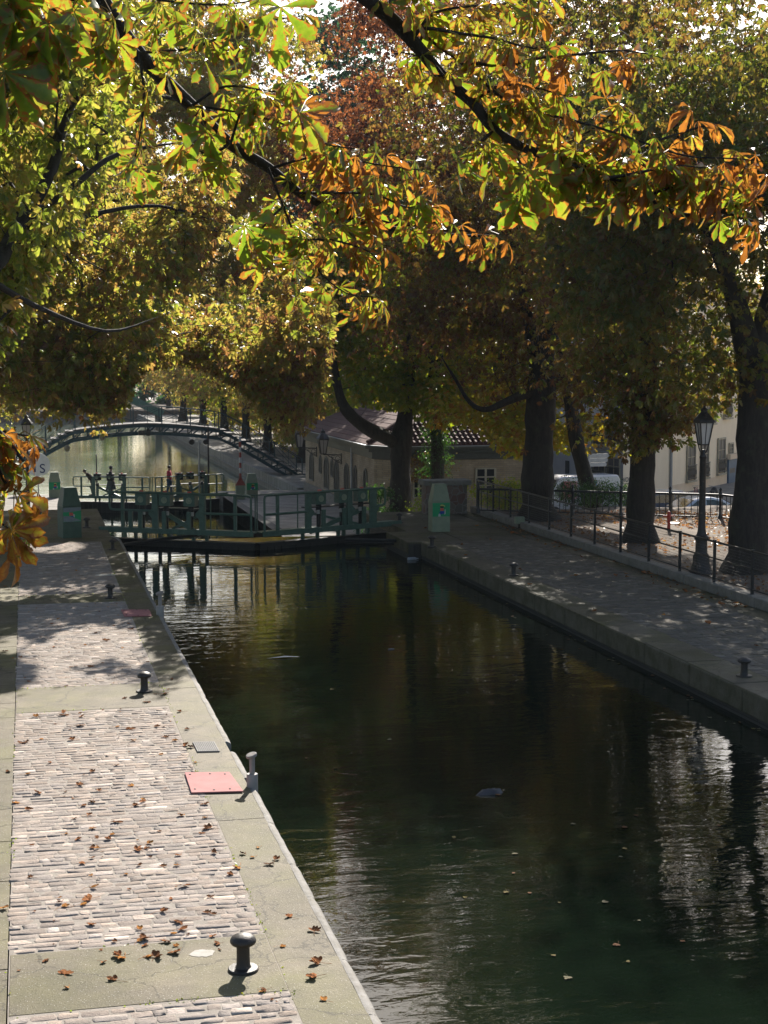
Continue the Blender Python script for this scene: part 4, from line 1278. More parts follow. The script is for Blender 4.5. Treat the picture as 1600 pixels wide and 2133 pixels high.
# ================================================================== litter on the water
def floating(px, py, lab, cat, nm, mbf, mat):
    p = G(px, py, WZ)
    m = MB(); mbf(m); o = m.build(nm, mat, smooth=True); o.location = (p.x, p.y, WZ + .01); tag(o, lab, cat); return o
floating(860, 1166, 'clear plastic bottle floating by the right quay corner', 'bottle', 'plastic_bottle', lambda m: m.lathe([(0, -.16), (.045, -.16), (.05, -.1), (.05, .06), (.02, .13), (.02, .17), (0, .17)], (0, 0, .02), 14, ax=(1, .15, 0)), pm('clear bottle plastic', (.45, .48, .52), None, .15))
def bag(m):
    rng = random.Random(2); n = 14; vs = [(0, 0, .05)]; fs = []
    for k in (1, 2):
        for i in range(n):
            a = 2 * math.pi * i / n; r = (.08 * k) * rng.uniform(.7, 1.3)
            vs.append((r * 1.3 * math.cos(a), r * math.sin(a) * .8, (.03 if k == 1 else -.03) * rng.uniform(.4, 1.6)))
    for i in range(n):
        fs.append((0, 1 + i, 1 + (i + 1) % n)); fs.append((1 + i, 1 + n + i, 1 + n + (i + 1) % n, 1 + (i + 1) % n))
    m.add(vs, fs)
floating(1022, 1652, 'crumpled grey plastic bag half sunk in the dark canal', 'plastic bag', 'plastic_bag', bag, pm('grey plastic film', (.045, .045, .05), None, .5))
floating(590, 1371, 'thin pale strip modelling a white ripple on the canal near the left bank', 'debris', 'ripple_glint_strip', lambda m: m.add([(-.32, 0, .0), (.0, -.04, .02), (.33, .02, .0), (.05, .05, .025)], [(0, 1, 3), (1, 2, 3)]), pm('white ripple tint', (.5, .53, .55), None, .3))  # white ripple on the water, built as a pale strip
floating(815, 1353, 'tiny white floating scrap in the middle of the canal', 'debris', 'plastic_scrap', lambda m: m.ell((0, 0, 0), (.07, .035, .012)), pm('dull film', (.2, .21, .22), None, .5))
# pale repair patches on the left quay
for (px, py, rx, ry, lab) in ((220, 1198, .28, .22, 'pale worn patch of mortar on the shaded setts'), (423, 1987, .11, .09, 'small pale lichen patch beside the nearest bollard')):
    p = G(px, py); m = MB(); rng = random.Random(px); n = 18
    m.add([(p.x + rx * math.cos(2 * math.pi * i / n) * rng.uniform(.75, 1.15), p.y + ry * math.sin(2 * math.pi * i / n) * rng.uniform(.75, 1.15), .0062) for i in range(n)], [tuple(range(n))])
    struct(m.build('mortar_patch', pm('pale mortar patch', (.5, .47, .43), (.38, .36, .31), .85, scale=9)))
# ================================================================== people on the far gate
SKIN = pm('skin', (.42, .26, .19), None, .5)
def skinned(name, joints, edges, mat, parent, sub=2):
    me = bpy.data.meshes.new(name)
    ks = list(joints)
    me.from_pydata([joints[k][0] for k in ks], [(ks.index(a), ks.index(b)) for a, b in edges], [])
    o = bpy.data.objects.new(name, me); COL.objects.link(o)
    md = o.modifiers.new('skin', 'SKIN'); md.use_smooth_shade = True
    for i, k in enumerate(ks):
        r = joints[k][1]; me.skin_vertices[0].data[i].radius = (r, r) if not isinstance(r, tuple) else r
        me.skin_vertices[0].data[i].use_root = (i == 0)
    s = o.modifiers.new('sub', 'SUBSURF'); s.levels = s.render_levels = sub
    dg = bpy.context.evaluated_depsgraph_get()
    m2 = bpy.data.meshes.new_from_object(o.evaluated_get(dg)); bpy.data.objects.remove(o)
    m2.materials.clear(); m2.materials.append(mat)
    o2 = bpy.data.objects.new(name, m2); COL.objects.link(o2); o2.parent = parent
    return o2
def person(lab, loc, rz, top, legs, hair, bend=0., hat=None, skirt=False, H=1.72, stride=.12, bag=None):
    t = thing('person', lab, 'person', loc, rz)
    s = H / 1.75
    def P_(x, y, z):
        if z > .95 and bend:
            dz_, dy = z - .95, y
            z = .95 + dz_ * math.cos(bend) ; y = y - dz_ * math.sin(bend)
        return (x * s, y * s, z * s)
    J = {'pelvis': (P_(0, 0, .95), .12), 'belly': (P_(0, 0, 1.1), .125), 'chest': (P_(0, .01, 1.32), .145), 'neck0': (P_(0, .01, 1.45), .07), 'neck': (P_(0, 0, 1.51), .052),
         'head0': (P_(0, -.01, 1.58), .075), 'head': (P_(0, -.02, 1.66), .088), 'crown': (P_(0, -.005, 1.73), .055), 'nose': (P_(0, -.115, 1.63), .014)}
    Ed = [('pelvis', 'belly'), ('belly', 'chest'), ('chest', 'neck0'), ('neck0', 'neck'), ('neck', 'head0'), ('head0', 'head'), ('head', 'crown'), ('head', 'nose')]
    for sd, sg in (('l', -1), ('r', 1)):
        st = stride * sg
        fw_ = .1 * sg
        J.update({'sh' + sd: (P_(.18 * sg, .01, 1.42), .06), 'el' + sd: (P_(.225 * sg, .04 + fw_ * .4, 1.14), .043), 'wr' + sd: (P_(.22 * sg, -.1 + fw_, .92), .03), 'pa' + sd: (P_(.215 * sg, -.13 + fw_, .85), .032),
                  'hip' + sd: (P_(.09 * sg, 0, .9), .095), 'kn' + sd: (P_(.1 * sg, -st * .6 - .02, .5), .06), 'an' + sd: (P_(.1 * sg, -st + .03, .09), .04), 'to' + sd: (P_(.11 * sg, -st - .13, .035), .034)})
        Ed += [('chest', 'sh' + sd), ('sh' + sd, 'el' + sd), ('el' + sd, 'wr' + sd), ('wr' + sd, 'pa' + sd), ('pelvis', 'hip' + sd), ('hip' + sd, 'kn' + sd), ('kn' + sd, 'an' + sd), ('an' + sd, 'to' + sd)]
        for k, (ox, oz, ln) in enumerate(((-.018, -.01, .055), (-.006, -.02, .068), (.006, -.02, .064), (.018, -.012, .05), (-.03 * sg, .02, .045))):
            a = P_(.215 * sg + ox * .6, -.135 + fw_, .83 + oz * .3); b = P_(.215 * sg + ox, -.155 + fw_ - .012 * k, .83 + oz - ln)
            J['f%s%d' % (sd, k)] = (a, .011); J['g%s%d' % (sd, k)] = (b, .008)
            Ed += [('pa' + sd, 'f%s%d' % (sd, k)), ('f%s%d' % (sd, k), 'g%s%d' % (sd, k))]
    body = skinned('body', J, Ed, SKIN, t)
    def garment(nm, keys, grow, mat, ends=()):
        Jg = {k: (J[k][0], J[k][1] + grow) for k in keys}
        for nmk, a, b, f, rr in ends:
            pa, pb = Vector(J[a][0]), Vector(J[b][0]); Jg[nmk] = (tuple(pa.lerp(pb, f)), rr)
        Eg = [(a, b) for a, b in Ed if a in Jg and b in Jg] + [(e[1], e[0]) for e in ends]
        skinned(nm, Jg, Eg, mat, t)
    garment('jacket', ['pelvis', 'belly', 'chest', 'neck0', 'shl', 'shr', 'ell', 'elr'], .035, top, [('cl', 'ell', 'wrl', .85, .055), ('cr', 'elr', 'wrr', .85, .055)])
    if skirt:
        MB().lathe([(.16, 1.02), (.2, .85), (.3, .42), (.31, .38)], n=16).build('skirt', legs, t, True)
    else:
        garment('trousers', ['pelvis', 'hipl', 'hipr', 'knl', 'knr'], .022, legs, [('al', 'knl', 'anl', .9, .06), ('ar', 'knr', 'anr', .9, .06)])
    hc = Vector(J['head'][0])
    m = MB(); m.ell((hc.x, hc.y + .025, hc.z + .045), (.1, .105, .085), 14, 8); m.build('hair', hair, t, True)
    for sg in (-1, 1):
        m = MB(); m.ell((hc.x + .035 * sg, hc.y - .083, hc.z - .0), (.014, .012, .01), 8, 6); m.build('eye', M['iron'], t)
        m = MB(); m.ell((J['to' + ('l' if sg < 0 else 'r')][0][0], J['to' + ('l' if sg < 0 else 'r')][0][1] + .08, .045), (.05, .14, .05), 10, 6); m.build('shoe', M['tyre'], t, True)
    if hat:
        m = MB(); m.lathe([(.2, .05), (.19, .065), (.1, .07), (.095, .15), (.05, .17), (0, .17)], (hc.x, hc.y, hc.z + .0), 16); m.build('hat', hat, t, True)
    if bag:
        m = MB(); q = J['par'][0]; m.box((q[0] + .03, q[1], q[2] - .25), (.12, .3, .35)); m.build('bag', bag, t, bevel=.03)
    return t
dk = pm('dark cloth', (.03, .032, .038), (.05, .05, .05), .9, scale=8)
hair = pm('dark brown hair', (.02, .014, .01), None, .6)
gz = LQ + .07
person('person in a bright red jacket and blue jeans walking on the far gate', (8.05, 89.85, gz), math.radians(75), pm('red jacket cloth', (.5, .03, .06), None, .8, scale=6), pm('blue denim', (.05, .09, .16), None, .9, scale=9), hair)
person('person in a dark brimmed hat and long dark skirt on the far gate', (4.72, 90.35, gz), math.radians(80), dk, pm('grey skirt cloth', (.09, .1, .1), None, .9), hair, 0., dk, True, 1.68, .08)
person('person in dark clothes bending forward over the rail of the far gate', (3.7, 90.8, gz), math.radians(-80), pm('brown coat cloth', (.06, .04, .03), None, .9), dk, hair, .75, None, False, 1.7, .1)

# ================================================================== fallen leaves
def fallen_mesh(seed, mat):
    rng = random.Random(seed); m = MB()
    n = rng.choice([3, 4, 5]); base = rng.uniform(0, 6.28)
    for k in range(n):
        a = base + (k - n / 2) * rng.uniform(.5, .75); Ln = rng.uniform(.06, .10); w = Ln * rng.uniform(.26, .36)
        d = Vector((math.cos(a), math.sin(a), 0)); sd = Vector((-d.y, d.x, 0)); cu = rng.uniform(.05, .7); tw = rng.uniform(-.6, .6)
        vs = []; segs = 5
        for i in range(segs + 1):
            f = i / segs; ww = w * (math.sin(math.pi * min(1, f * .85 + .08)) ** .8) * (1 - .2 * f)
            z = .008 + cu * .055 * f * f + .004 * rng.uniform(-1, 1)
            c = d * (Ln * f * (1 - .25 * cu * f)) + Vector((0, 0, z)); s2 = sd + Vector((0, 0, tw * f))
            vs += [c - s2 * ww + Vector((0, 0, ww * .55)), c, c + s2 * ww + Vector((0, 0, ww * .55 * rng.uniform(.4, 1.4)))]
        fs = []
        for i in range(segs):
            for j in range(2):
                fs.append((i * 3 + j, i * 3 + j + 1, (i + 1) * 3 + j + 1, (i + 1) * 3 + j))
        m.add(vs, fs)
    a = base + math.pi; m.tube([(0, 0, .01), (.05 * math.cos(a), .05 * math.sin(a), .014), (.11 * math.cos(a + .2), .11 * math.sin(a + .2), .006)], .0022, 5)
    o = m.build('fallen_leaf', mat, smooth=True)
    me = o.data; bpy.data.objects.remove(o)
    return me
bl = [pm('dry leaf %s' % n, c, c2, .9, scale=18, spec=.08) for n, c, c2 in (('rust', (.42, .17, .06), (.24, .09, .035)), ('brown', (.28, .12, .05), (.17, .07, .03)), ('orange', (.55, .25, .06), (.34, .13, .035)))]
LM = [fallen_mesh(20 + i, bl[i % 3]) for i in range(12)]
LQP = [(130, 1484), (165, 1487), (128, 1490), (168, 1493), (133, 1490), (75, 1494), (168, 1512), (55, 1546), (88, 1541), (153, 1542), (46, 1548), (241, 1515), (272, 1520), (322, 1515), (281, 1543), (341, 1514), (345, 1537), (362, 1544), (384, 1554), (398, 1557),
       (332, 1573), (241, 1595), (19, 1608), (53, 1614), (164, 1636), (190, 1610), (276, 1639), (206, 1648), (82, 1652), (35, 1675), (60, 1688), (193, 1670), (194, 1672), (171, 1679), (280, 1679), (297, 1667), (300, 1671), (288, 1678), (378, 1698), (184, 1699),
       (241, 1713), (195, 1726), (160, 1749), (205, 1745), (231, 1740), (230, 1749), (196, 1766), (207, 1768), (284, 1772), (302, 1770), (308, 1759), (375, 1782), (340, 1806), (370, 1803), (175, 1799), (65, 1829), (190, 1850), (382, 1846), (440, 1870), (168, 1886), (188, 1874), (128, 1880), (130, 1890), (335, 1900), (432, 1903), (6, 1892), (190, 1926), (376, 1922), (292, 1938), (376, 1937), (304, 1955), (358, 1944), (346, 1962), (244, 1963), (287, 1962), (443, 1950), (456, 1966), (368, 1973), (362, 1985), (92, 2002), (258, 1996), (250, 1992), (325, 1996), (305, 1996), (135, 2030), (240, 2044), (142, 2058), (215, 2005),
       (437, 1727), (430, 1704), (425, 1676), (508, 1779), (530, 1786), (484, 1822), (449, 1777), (540, 1766), (561, 1801), (573, 1793), (498, 1808), (604, 1912), (655, 1942), (585, 1972), (656, 2037), (553, 2063), (677, 2086), (664, 2008), (360, 1416), (352, 1437), (340, 1447), (394, 1520), (410, 1590), (377, 1484), (305, 1463), (150, 1390), (110, 1300), (200, 1320), (180, 1345), (270, 1300), (275, 1312), (255, 1350), (220, 1335), (45, 1370), (120, 1290), (310, 1380), (8, 1358), (25, 1372), (190, 1390), (258, 1456), (160, 1190), (165, 1165), (140, 1235), (60, 1245), (10, 1222)]
rng = random.Random(31)
for i, (px, py) in enumerate(LQP):
    p = G(px, py)
    o = bpy.data.objects.new('fallen_leaf', LM[i % 12]); COL.objects.link(o)
    o.location = (p.x, p.y, .004); o.rotation_euler = (rng.uniform(-.1, .1), rng.uniform(-.1, .1), rng.uniform(0, 6.28))
    s = rng.uniform(.55, 1.05); o.scale = (s, s, s * rng.uniform(.5, .95))
    if py < 1420:
        tag(o, 'dry brown chestnut leaf lying on the tree shaded part of the left quay', 'leaf', 'fallen leaves on the shaded left quay')
    elif p.x > 2.03:
        tag(o, 'dry rust coloured leaf lying on the mossy strip beside the pale canal edge', 'leaf', 'fallen leaves on the mossy edge strip')
    elif py > 1968:
        tag(o, 'dry rust coloured leaf lying on the broad mossy band near the closest bollard', 'leaf', 'fallen leaves on the mossy band')
    else:
        tag(o, 'dry rust coloured leaf lying on the sunlit setts of the left quay', 'leaf', 'fallen leaves on the sunlit setts')
for i in range(46):
    p = Vector((rng.uniform(11.3, 15.0), rng.uniform(18, 47), 0))
    if i > 30: p = Vector((14.9 + rng.uniform(-.5, .1), rng.uniform(24, 48), 0))
    o = bpy.data.objects.new('fallen_leaf', LM[i % 12]); COL.objects.link(o)
    o.location = (p.x, p.y, .012); o.rotation_euler = (rng.uniform(-.2, .2), rng.uniform(-.2, .2), rng.uniform(0, 6.28)); s = rng.uniform(.8, 1.4); o.scale = (s, s, s)
    tag(o, 'dry brown leaf lying on the shaded setts of the right quay', 'leaf', 'fallen leaves on the right quay')
for i in range(85):
    x = rng.uniform(-.2, 2.0); y = 11.9 + 22 * rng.random() ** 1.4
    o = bpy.data.objects.new('fallen_leaf', LM[(i * 5) % 12]); COL.objects.link(o)
    o.location = (x, y, .006); o.rotation_euler = (rng.uniform(-.1, .1), rng.uniform(-.1, .1), rng.uniform(0, 6.28)); s = rng.uniform(.22, .55); o.scale = (s, s, s * .7)
    if y > 25: tag(o, 'dry brown chestnut leaf lying on the tree shaded part of the left quay', 'leaf', 'fallen leaves on the shaded left quay')
    elif yb[0] < y < yb[1]: tag(o, 'dry rust coloured leaf lying on the broad mossy band near the closest bollard', 'leaf', 'fallen leaves on the mossy band')
    else: tag(o, 'dry rust coloured leaf lying on the sunlit setts of the left quay', 'leaf', 'fallen leaves on the sunlit setts')
# floating leaves
yl = [pm('floating leaf %s' % n, c, c2, .85, scale=14, spec=.1) for n, c, c2 in (('yellow', (.17, .14, .035), (.11, .08, .03)), ('pale', (.17, .16, .09), (.12, .10, .06)), ('brown', (.16, .07, .03), (.1, .05, .02)))]
def flat_leaf(seed):
    me = fallen_mesh(200 + seed, yl[seed % 3])
    for v in me.vertices: v.co.z = .004 + max(-.004, v.co.z * .22)
    return me
FM = [flat_leaf(i) for i in range(6)]
FP = [(945, 1746), (1072, 1778), (1072, 1820), (968, 1871), (1195, 1718), (1296, 1724), (1303, 1770), (1290, 1786), (1325, 1700), (1455, 1834), (1525, 1811), (1587, 1720), (1165, 1880), (1328, 1918), (1287, 1968), (1305, 2004), (1183, 2036), (1100, 1861), (1055, 1858), (1390, 1762), (1500, 1720), (1520, 1748), (812, 1542), (1039, 1655), (700, 1600), (730, 1570), (640, 1580), (690, 1437), (1255, 1880), (1420, 1960), (1150, 1990)]
FP = [G(*q, WZ) for q in FP] + [Vector((XR - .06 - abs(rng.gauss(0, .22)), rng.uniform(15, 44), WZ)) for _ in range(60)]
for i, p in enumerate(FP):
    o = bpy.data.objects.new('floating_leaf', FM[i % 6]); COL.objects.link(o)
    o.location = (p.x, p.y, WZ + .004); o.rotation_euler = (0, 0, rng.uniform(0, 6.28)); s = rng.uniform(.4, .8); o.scale = (s, s, s)
    tag(o, 'small yellowing leaf floating on the dark canal water', 'leaf', 'leaves floating on the canal')
# ================================================================== foliage
SX, SY = math.sin(math.radians(21)) / math.tan(math.radians(32)), math.cos(math.radians(21)) / math.tan(math.radians(32))
def leafmat(name, dif, tra, edge_gain=.35, spots=True, tmix=.55, nscale=22., blotch=False):
    m = bpy.data.materials.new(name); m.use_nodes = True; nt = m.node_tree
    b = nt.nodes['Principled BSDF']; out = nt.nodes['Material Output']
    at = _n(nt, 'ShaderNodeAttribute', attribute_name='tone'); ae = _n(nt, 'ShaderNodeAttribute', attribute_name='edge')
    tc = _n(nt, 'ShaderNodeTexCoord')
    n = noise(nt, tc.outputs['Object'], nscale, 3, .6)
    # tone + edge * gain * (.4 + 1.2 noise) + (noise - .5) * .25
    a1 = _n(nt, 'ShaderNodeMath', operation='MULTIPLY_ADD'); nt.links.new(n.outputs['Fac'], a1.inputs[0]); a1.inputs[1].default_value = 1.6; a1.inputs[2].default_value = -.1
    a2 = _n(nt, 'ShaderNodeMath', operation='MULTIPLY'); nt.links.new(a1.outputs[0], a2.inputs[0]); nt.links.new(ae.outputs['Fac'], a2.inputs[1])
    a3 = _n(nt, 'ShaderNodeMath', operation='MULTIPLY_ADD'); nt.links.new(a2.outputs[0], a3.inputs[0]); a3.inputs[1].default_value = edge_gain; nt.links.new(at.outputs['Fac'], a3.inputs[2])
    a4 = _n(nt, 'ShaderNodeMath', operation='MULTIPLY_ADD'); nt.links.new(n.outputs['Fac'], a4.inputs[0]); a4.inputs[1].default_value = .5 if spots else .2; nt.links.new(a3.outputs[0], a4.inputs[2])
    a5 = _n(nt, 'ShaderNodeMath', operation='SUBTRACT'); nt.links.new(a4.outputs[0], a5.inputs[0]); a5.inputs[1].default_value = .25 if spots else .1
    ps = (.0, .3, .52, .74, 1.)
    r1 = ramp(nt, list(zip(ps, dif))); r2 = ramp(nt, list(zip(ps, tra)))
    nt.links.new(a5.outputs[0], r1.inputs['Fac']); nt.links.new(a5.outputs[0], r2.inputs['Fac'])
    c1_, c2_ = r1.outputs['Color'], r2.outputs['Color']
    if blotch:
        nb = noise(nt, tc.outputs['Object'], 34., 4, .7, .6)
        k1 = _n(nt, 'ShaderNodeMath', operation='MULTIPLY_ADD'); nt.links.new(ae.outputs['Fac'], k1.inputs[0]); k1.inputs[1].default_value = .26; nt.links.new(nb.outputs['Fac'], k1.inputs[2])
        k1b = _n(nt, 'ShaderNodeMath', operation='MULTIPLY_ADD'); nt.links.new(at.outputs['Fac'], k1b.inputs[0]); k1b.inputs[1].default_value = .16; nt.links.new(k1.outputs[0], k1b.inputs[2])
        kr = ramp(nt, [(.66, (0, 0, 0)), (.70, (1, 1, 1))]); nt.links.new(k1b.outputs[0], kr.inputs['Fac'])
        c1_ = mixc(nt, kr.outputs['Color'], c1_, (.15, .06, .018)); c2_ = mixc(nt, kr.outputs['Color'], c2_, (.50, .19, .03))
    nt.links.new(c1_, b.inputs['Base Color'])
    b.inputs['Roughness'].default_value = .36; b.inputs['Specular IOR Level'].default_value = .5
    t = _n(nt, 'ShaderNodeBsdfTranslucent'); nt.links.new(c2_, t.inputs['Color'])
    mx = _n(nt, 'ShaderNodeMixShader'); mx.inputs[0].default_value = tmix
    nt.links.new(b.outputs[0], mx.inputs[1]); nt.links.new(t.outputs[0], mx.inputs[2]); nt.links.new(mx.outputs[0], out.inputs['Surface'])
    return m
DIFN = [(.035, .062, .012), (.06, .085, .014), (.16, .13, .02), (.26, .10, .022), (.12, .045, .018)]
DIF = [(.03, .052, .012), (.05, .068, .014), (.095, .085, .018), (.115, .062, .02), (.07, .034, .018)]
TRAN = [(.15, .27, .012), (.36, .44, .02), (.62, .46, .035), (.68, .22, .022), (.24, .075, .02)]
TRA = [(.25, .36, .03), (.48, .52, .06), (.64, .50, .10), (.54, .29, .075), (.28, .12, .05)]
M['leaf'] = leafmat('chestnut leaves', DIF, TRA, .35, True, .55)
M['leaf_dark'] = leafmat('shade tinted chestnut leaves', [(.026, .046, .012), (.042, .054, .013), (.066, .054, .015), (.07, .034, .014), (.045, .022, .013)], [(.16, .25, .018), (.32, .33, .034), (.40, .29, .045), (.33, .14, .035), (.15, .065, .025)], .35, True, .5)  # chestnut leaves again, with the unlit crown side darkened into the colours
M['leaf_near'] = leafmat('near chestnut leaves', DIFN, [(.20, .34, .02), (.38, .48, .03), (.58, .48, .05), (.62, .25, .03), (.30, .10, .02)], .35, True, .5, 30., True)
M['leaf_plane'] = leafmat('plane leaves', [(.05, .09, .012), (.07, .10, .014), (.13, .14, .02), (.2, .1, .02), (.12, .05, .02)], [(.28, .42, .015), (.42, .52, .02), (.6, .5, .03), (.55, .22, .02), (.25, .08, .02)], .2)
M['leaf_rust'] = leafmat('rust leaves', [(.06, .06, .015), (.09, .065, .016), (.115, .05, .02), (.11, .04, .018), (.06, .026, .014)], [(.32, .34, .04), (.5, .34, .05), (.55, .24, .06), (.46, .15, .045), (.2, .075, .035)], .35, True, .58)
M['leaf_blue'] = leafmat('haze blue far leaves', [(.016, .045, .03), (.022, .052, .032), (.04, .06, .03), (.06, .06, .025), (.06, .05, .02)], [(.04, .12, .05), (.06, .15, .06), (.10, .16, .05), (.14, .14, .05), (.1, .08, .03)], .1)  # distance haze is tinted into the blue of these leaves
M['leaf_ever'] = leafmat('glossy hedge leaves', [(.018, .045, .014), (.025, .055, .016), (.04, .07, .02), (.05, .07, .02), (.06, .06, .02)], [(.05, .14, .02), (.08, .2, .02), (.14, .25, .02), (.2, .2, .02), (.2, .1, .02)], .1, True, .35)
bk, nt, b = newmat('ridged bark')
tc = _n(nt, 'ShaderNodeTexCoord'); mp = _n(nt, 'ShaderNodeMapping'); mp.inputs['Scale'].default_value = (9, 9, 1.6); nt.links.new(tc.outputs['Object'], mp.inputs['Vector'])
n1 = noise(nt, mp.outputs[0], 1., 6, .7, .6); r = ramp(nt, [(.3, (.012, .0095, .0075)), (.7, (.046, .036, .028))]); nt.links.new(n1.outputs['Fac'], r.inputs['Fac'])
nb2 = noise(nt, tc.outputs['Object'], 3.2, 6, .7); rb2 = ramp(nt, [(.52, (0, 0, 0)), (.7, (1, 1, 1))]); nt.links.new(nb2.outputs['Fac'], rb2.inputs['Fac'])
nt.links.new(mixc(nt, rb2.outputs['Color'], r.outputs['Color'], (.05, .048, .03)), b.inputs['Base Color']); b.inputs['Roughness'].default_value = .9
bp = _n(nt, 'ShaderNodeBump'); bp.inputs['Strength'].default_value = .9; bp.inputs['Distance'].default_value = .05; nt.links.new(n1.outputs['Fac'], bp.inputs['Height']); nt.links.new(bp.outputs[0], b.inputs['Normal'])
M['bark'] = bk

def leaflet(lod, rng, wid=.36, curl=0.):
    """one leaflet along +x, length 1; returns verts, faces, edge weight"""
    droop = rng.uniform(.05, .38); fold = rng.uniform(.12, .45); tw = rng.uniform(-.35, .35)
    if curl: droop += curl * rng.uniform(.3, 1.); fold += curl * rng.uniform(.4, 1.2); tw *= 2.2
    if lod == 0:
        st = [0, .1, .2, .32, .44, .55, .65, .74, .82, .89, .95, 1.0]
        ww = [.03, .10, .19, .32, .46, .62, .77, .93, 1.0, .84, .45, .03]
    elif lod == 1:
        st = [0, .62, 1.0]; ww = [0, 1, 0]
    else:
        st = [0, .62, 1.0]; ww = [0, 1, 0]
    V = []; E = []; Fc = []
    wave = rng.uniform(0, 6.28)
    def pt(f, s, wv):
        y = s * wv * wid / 2
        z = -droop * f * f + fold * abs(y) + tw * y * f
        if lod == 0:
            z += .012 * math.sin(f * 18 + wave + s) * abs(s)
        return (f - .10 * droop * f * f, y, z)
    if lod == 0:
        for i, (f, w) in enumerate(zip(st, ww)):
            j = 1 + (.09 if i % 2 else -.05)
            for s in (-1, -.5, 0, .5, 1):
                V.append(pt(f - (.025 * (abs(s)) if 0 < i < 11 else 0), s, w * (j if abs(s) == 1 else 1))); E.append(abs(s) ** 2.2 * .8 + .35 * f ** 4)
        for i in range(len(st) - 1):
            for k in range(4):
                a = i * 5 + k; Fc.append((a, a + 1, a + 6, a + 5))
    elif lod == 1:
        V = [pt(0, 0, 0), pt(.6, -1, 1), pt(.62, 0, 0), pt(.6, 1, 1), pt(1, 0, 0), pt(.88, -1, .62), pt(.88, 1, .62)]
        E = [0, .8, 0, .8, 1, .9, .9]
        Fc = [(0, 2, 1), (0, 3, 2), (1, 2, 4, 5), (2, 3, 6, 4)]
    else:
        V = [pt(0, 0, 0), pt(.64, -1, 1), pt(1, 0, 0), pt(.64, 1, 1)]; E = [0, .7, .8, .7]
        Fc = [(0, 2, 1), (0, 3, 2)]
    return np.array(V), Fc, np.array(E)

def template(lod, seed, kind='chestnut'):
    rng = random.Random(seed)
    V = []; Fc = []; E = []; o = 0; curl = 0.
    if kind == 'curled': kind = 'chestnut'; curl = .55
    if kind == 'single':
        angs = [0]; ln = [1]; wid = .62
    elif kind == 'plane':
        angs = [-1.5, -.72, 0, .72, 1.5]; ln = [.55, .85, 1, .85, .55]; wid = .62
    else:
        n = rng.choice([5, 7] if lod == 0 else [5, 5, 6, 7])
        sp = rng.uniform(1.5, 2.1)
        angs = [-sp + 2 * sp * i / (n - 1) + rng.uniform(-.08, .08) for i in range(n)]
        ln = [1 - .42 * (abs(a) / sp) ** 1.5 + rng.uniform(-.06, .06) for a in angs]; wid = .40 if lod else (.30 if curl else .37)
    for a, l in zip(angs, ln):
        v, f, e = leaflet(lod, rng, wid, curl)
        v = v * l
        dr = rng.uniform(.05, .75) if kind == 'chestnut' else rng.uniform(0, .3)
        R = np.array(Matrix.Rotation(a, 3, 'Z') @ Matrix.Rotation(dr, 3, 'Y') @ Matrix.Rotation(rng.uniform(-.35, .35), 3, 'X'))
        v = v @ R.T
        V.append(v); E.append(e); Fc += [tuple(i + o for i in q) for q in f]; o += len(v)
    return np.concatenate(V), Fc, np.concatenate(E)
TPL = {}
def tpl(lod, kind):
    if (lod, kind) not in TPL:
        TPL[(lod, kind)] = [template(lod, 100 + i, kind) for i in range(7)]
    return TPL[(lod, kind)]

def build_mesh(name, V, faces_list, attrs, mat, parent, smooth=False):
    """faces_list: arrays (n,3) / (n,4) already offset"""
    me = bpy.data.meshes.new(name)
    me.vertices.add(len(V)); me.vertices.foreach_set('co', np.ascontiguousarray(V, np.float32).ravel())
    loops = np.concatenate([f.ravel() for f in faces_list]); tot = np.concatenate([np.full(len(f), f.shape[1]) for f in faces_list])
    me.loops.add(len(loops)); me.loops.foreach_set('vertex_index', loops.astype(np.int32))
    me.polygons.add(len(tot)); st = np.concatenate([[0], np.cumsum(tot)[:-1]])
    me.polygons.foreach_set('loop_start', st.astype(np.int32)); me.polygons.foreach_set('loop_total', tot.astype(np.int32))
    if smooth:
        me.polygons.foreach_set('use_smooth', np.ones(len(tot), bool))
    for k, a in attrs.items():
        at = me.attributes.new(k, 'FLOAT', 'POINT'); at.data.foreach_set('value', a.astype(np.float32))
    me.materials.append(mat)
    me.update(calc_edges=True)
    o = bpy.data.objects.new(name, me); COL.objects.link(o)
    if parent is not None:
        o.parent = parent
    return o

def frames(d, roll, rng):
    """d (M,3) leaf directions -> rotation matrices with x=d, z roughly up, rolled"""
    d = d / np.linalg.norm(d, axis=1, keepdims=True)
    up = np.tile(np.array([0, 0, 1.]), (len(d), 1)); bad = np.abs(d[:, 2]) > .97; up[bad] = [1, 0, 0]
    y = np.cross(up, d); y /= np.linalg.norm(y, axis=1, keepdims=True); z = np.cross(d, y)
    c, s = np.cos(roll)[:, None], np.sin(roll)[:, None]
    y2 = y * c + z * s; z2 = z * c - y * s
    return np.stack([d, y2, z2], 2)

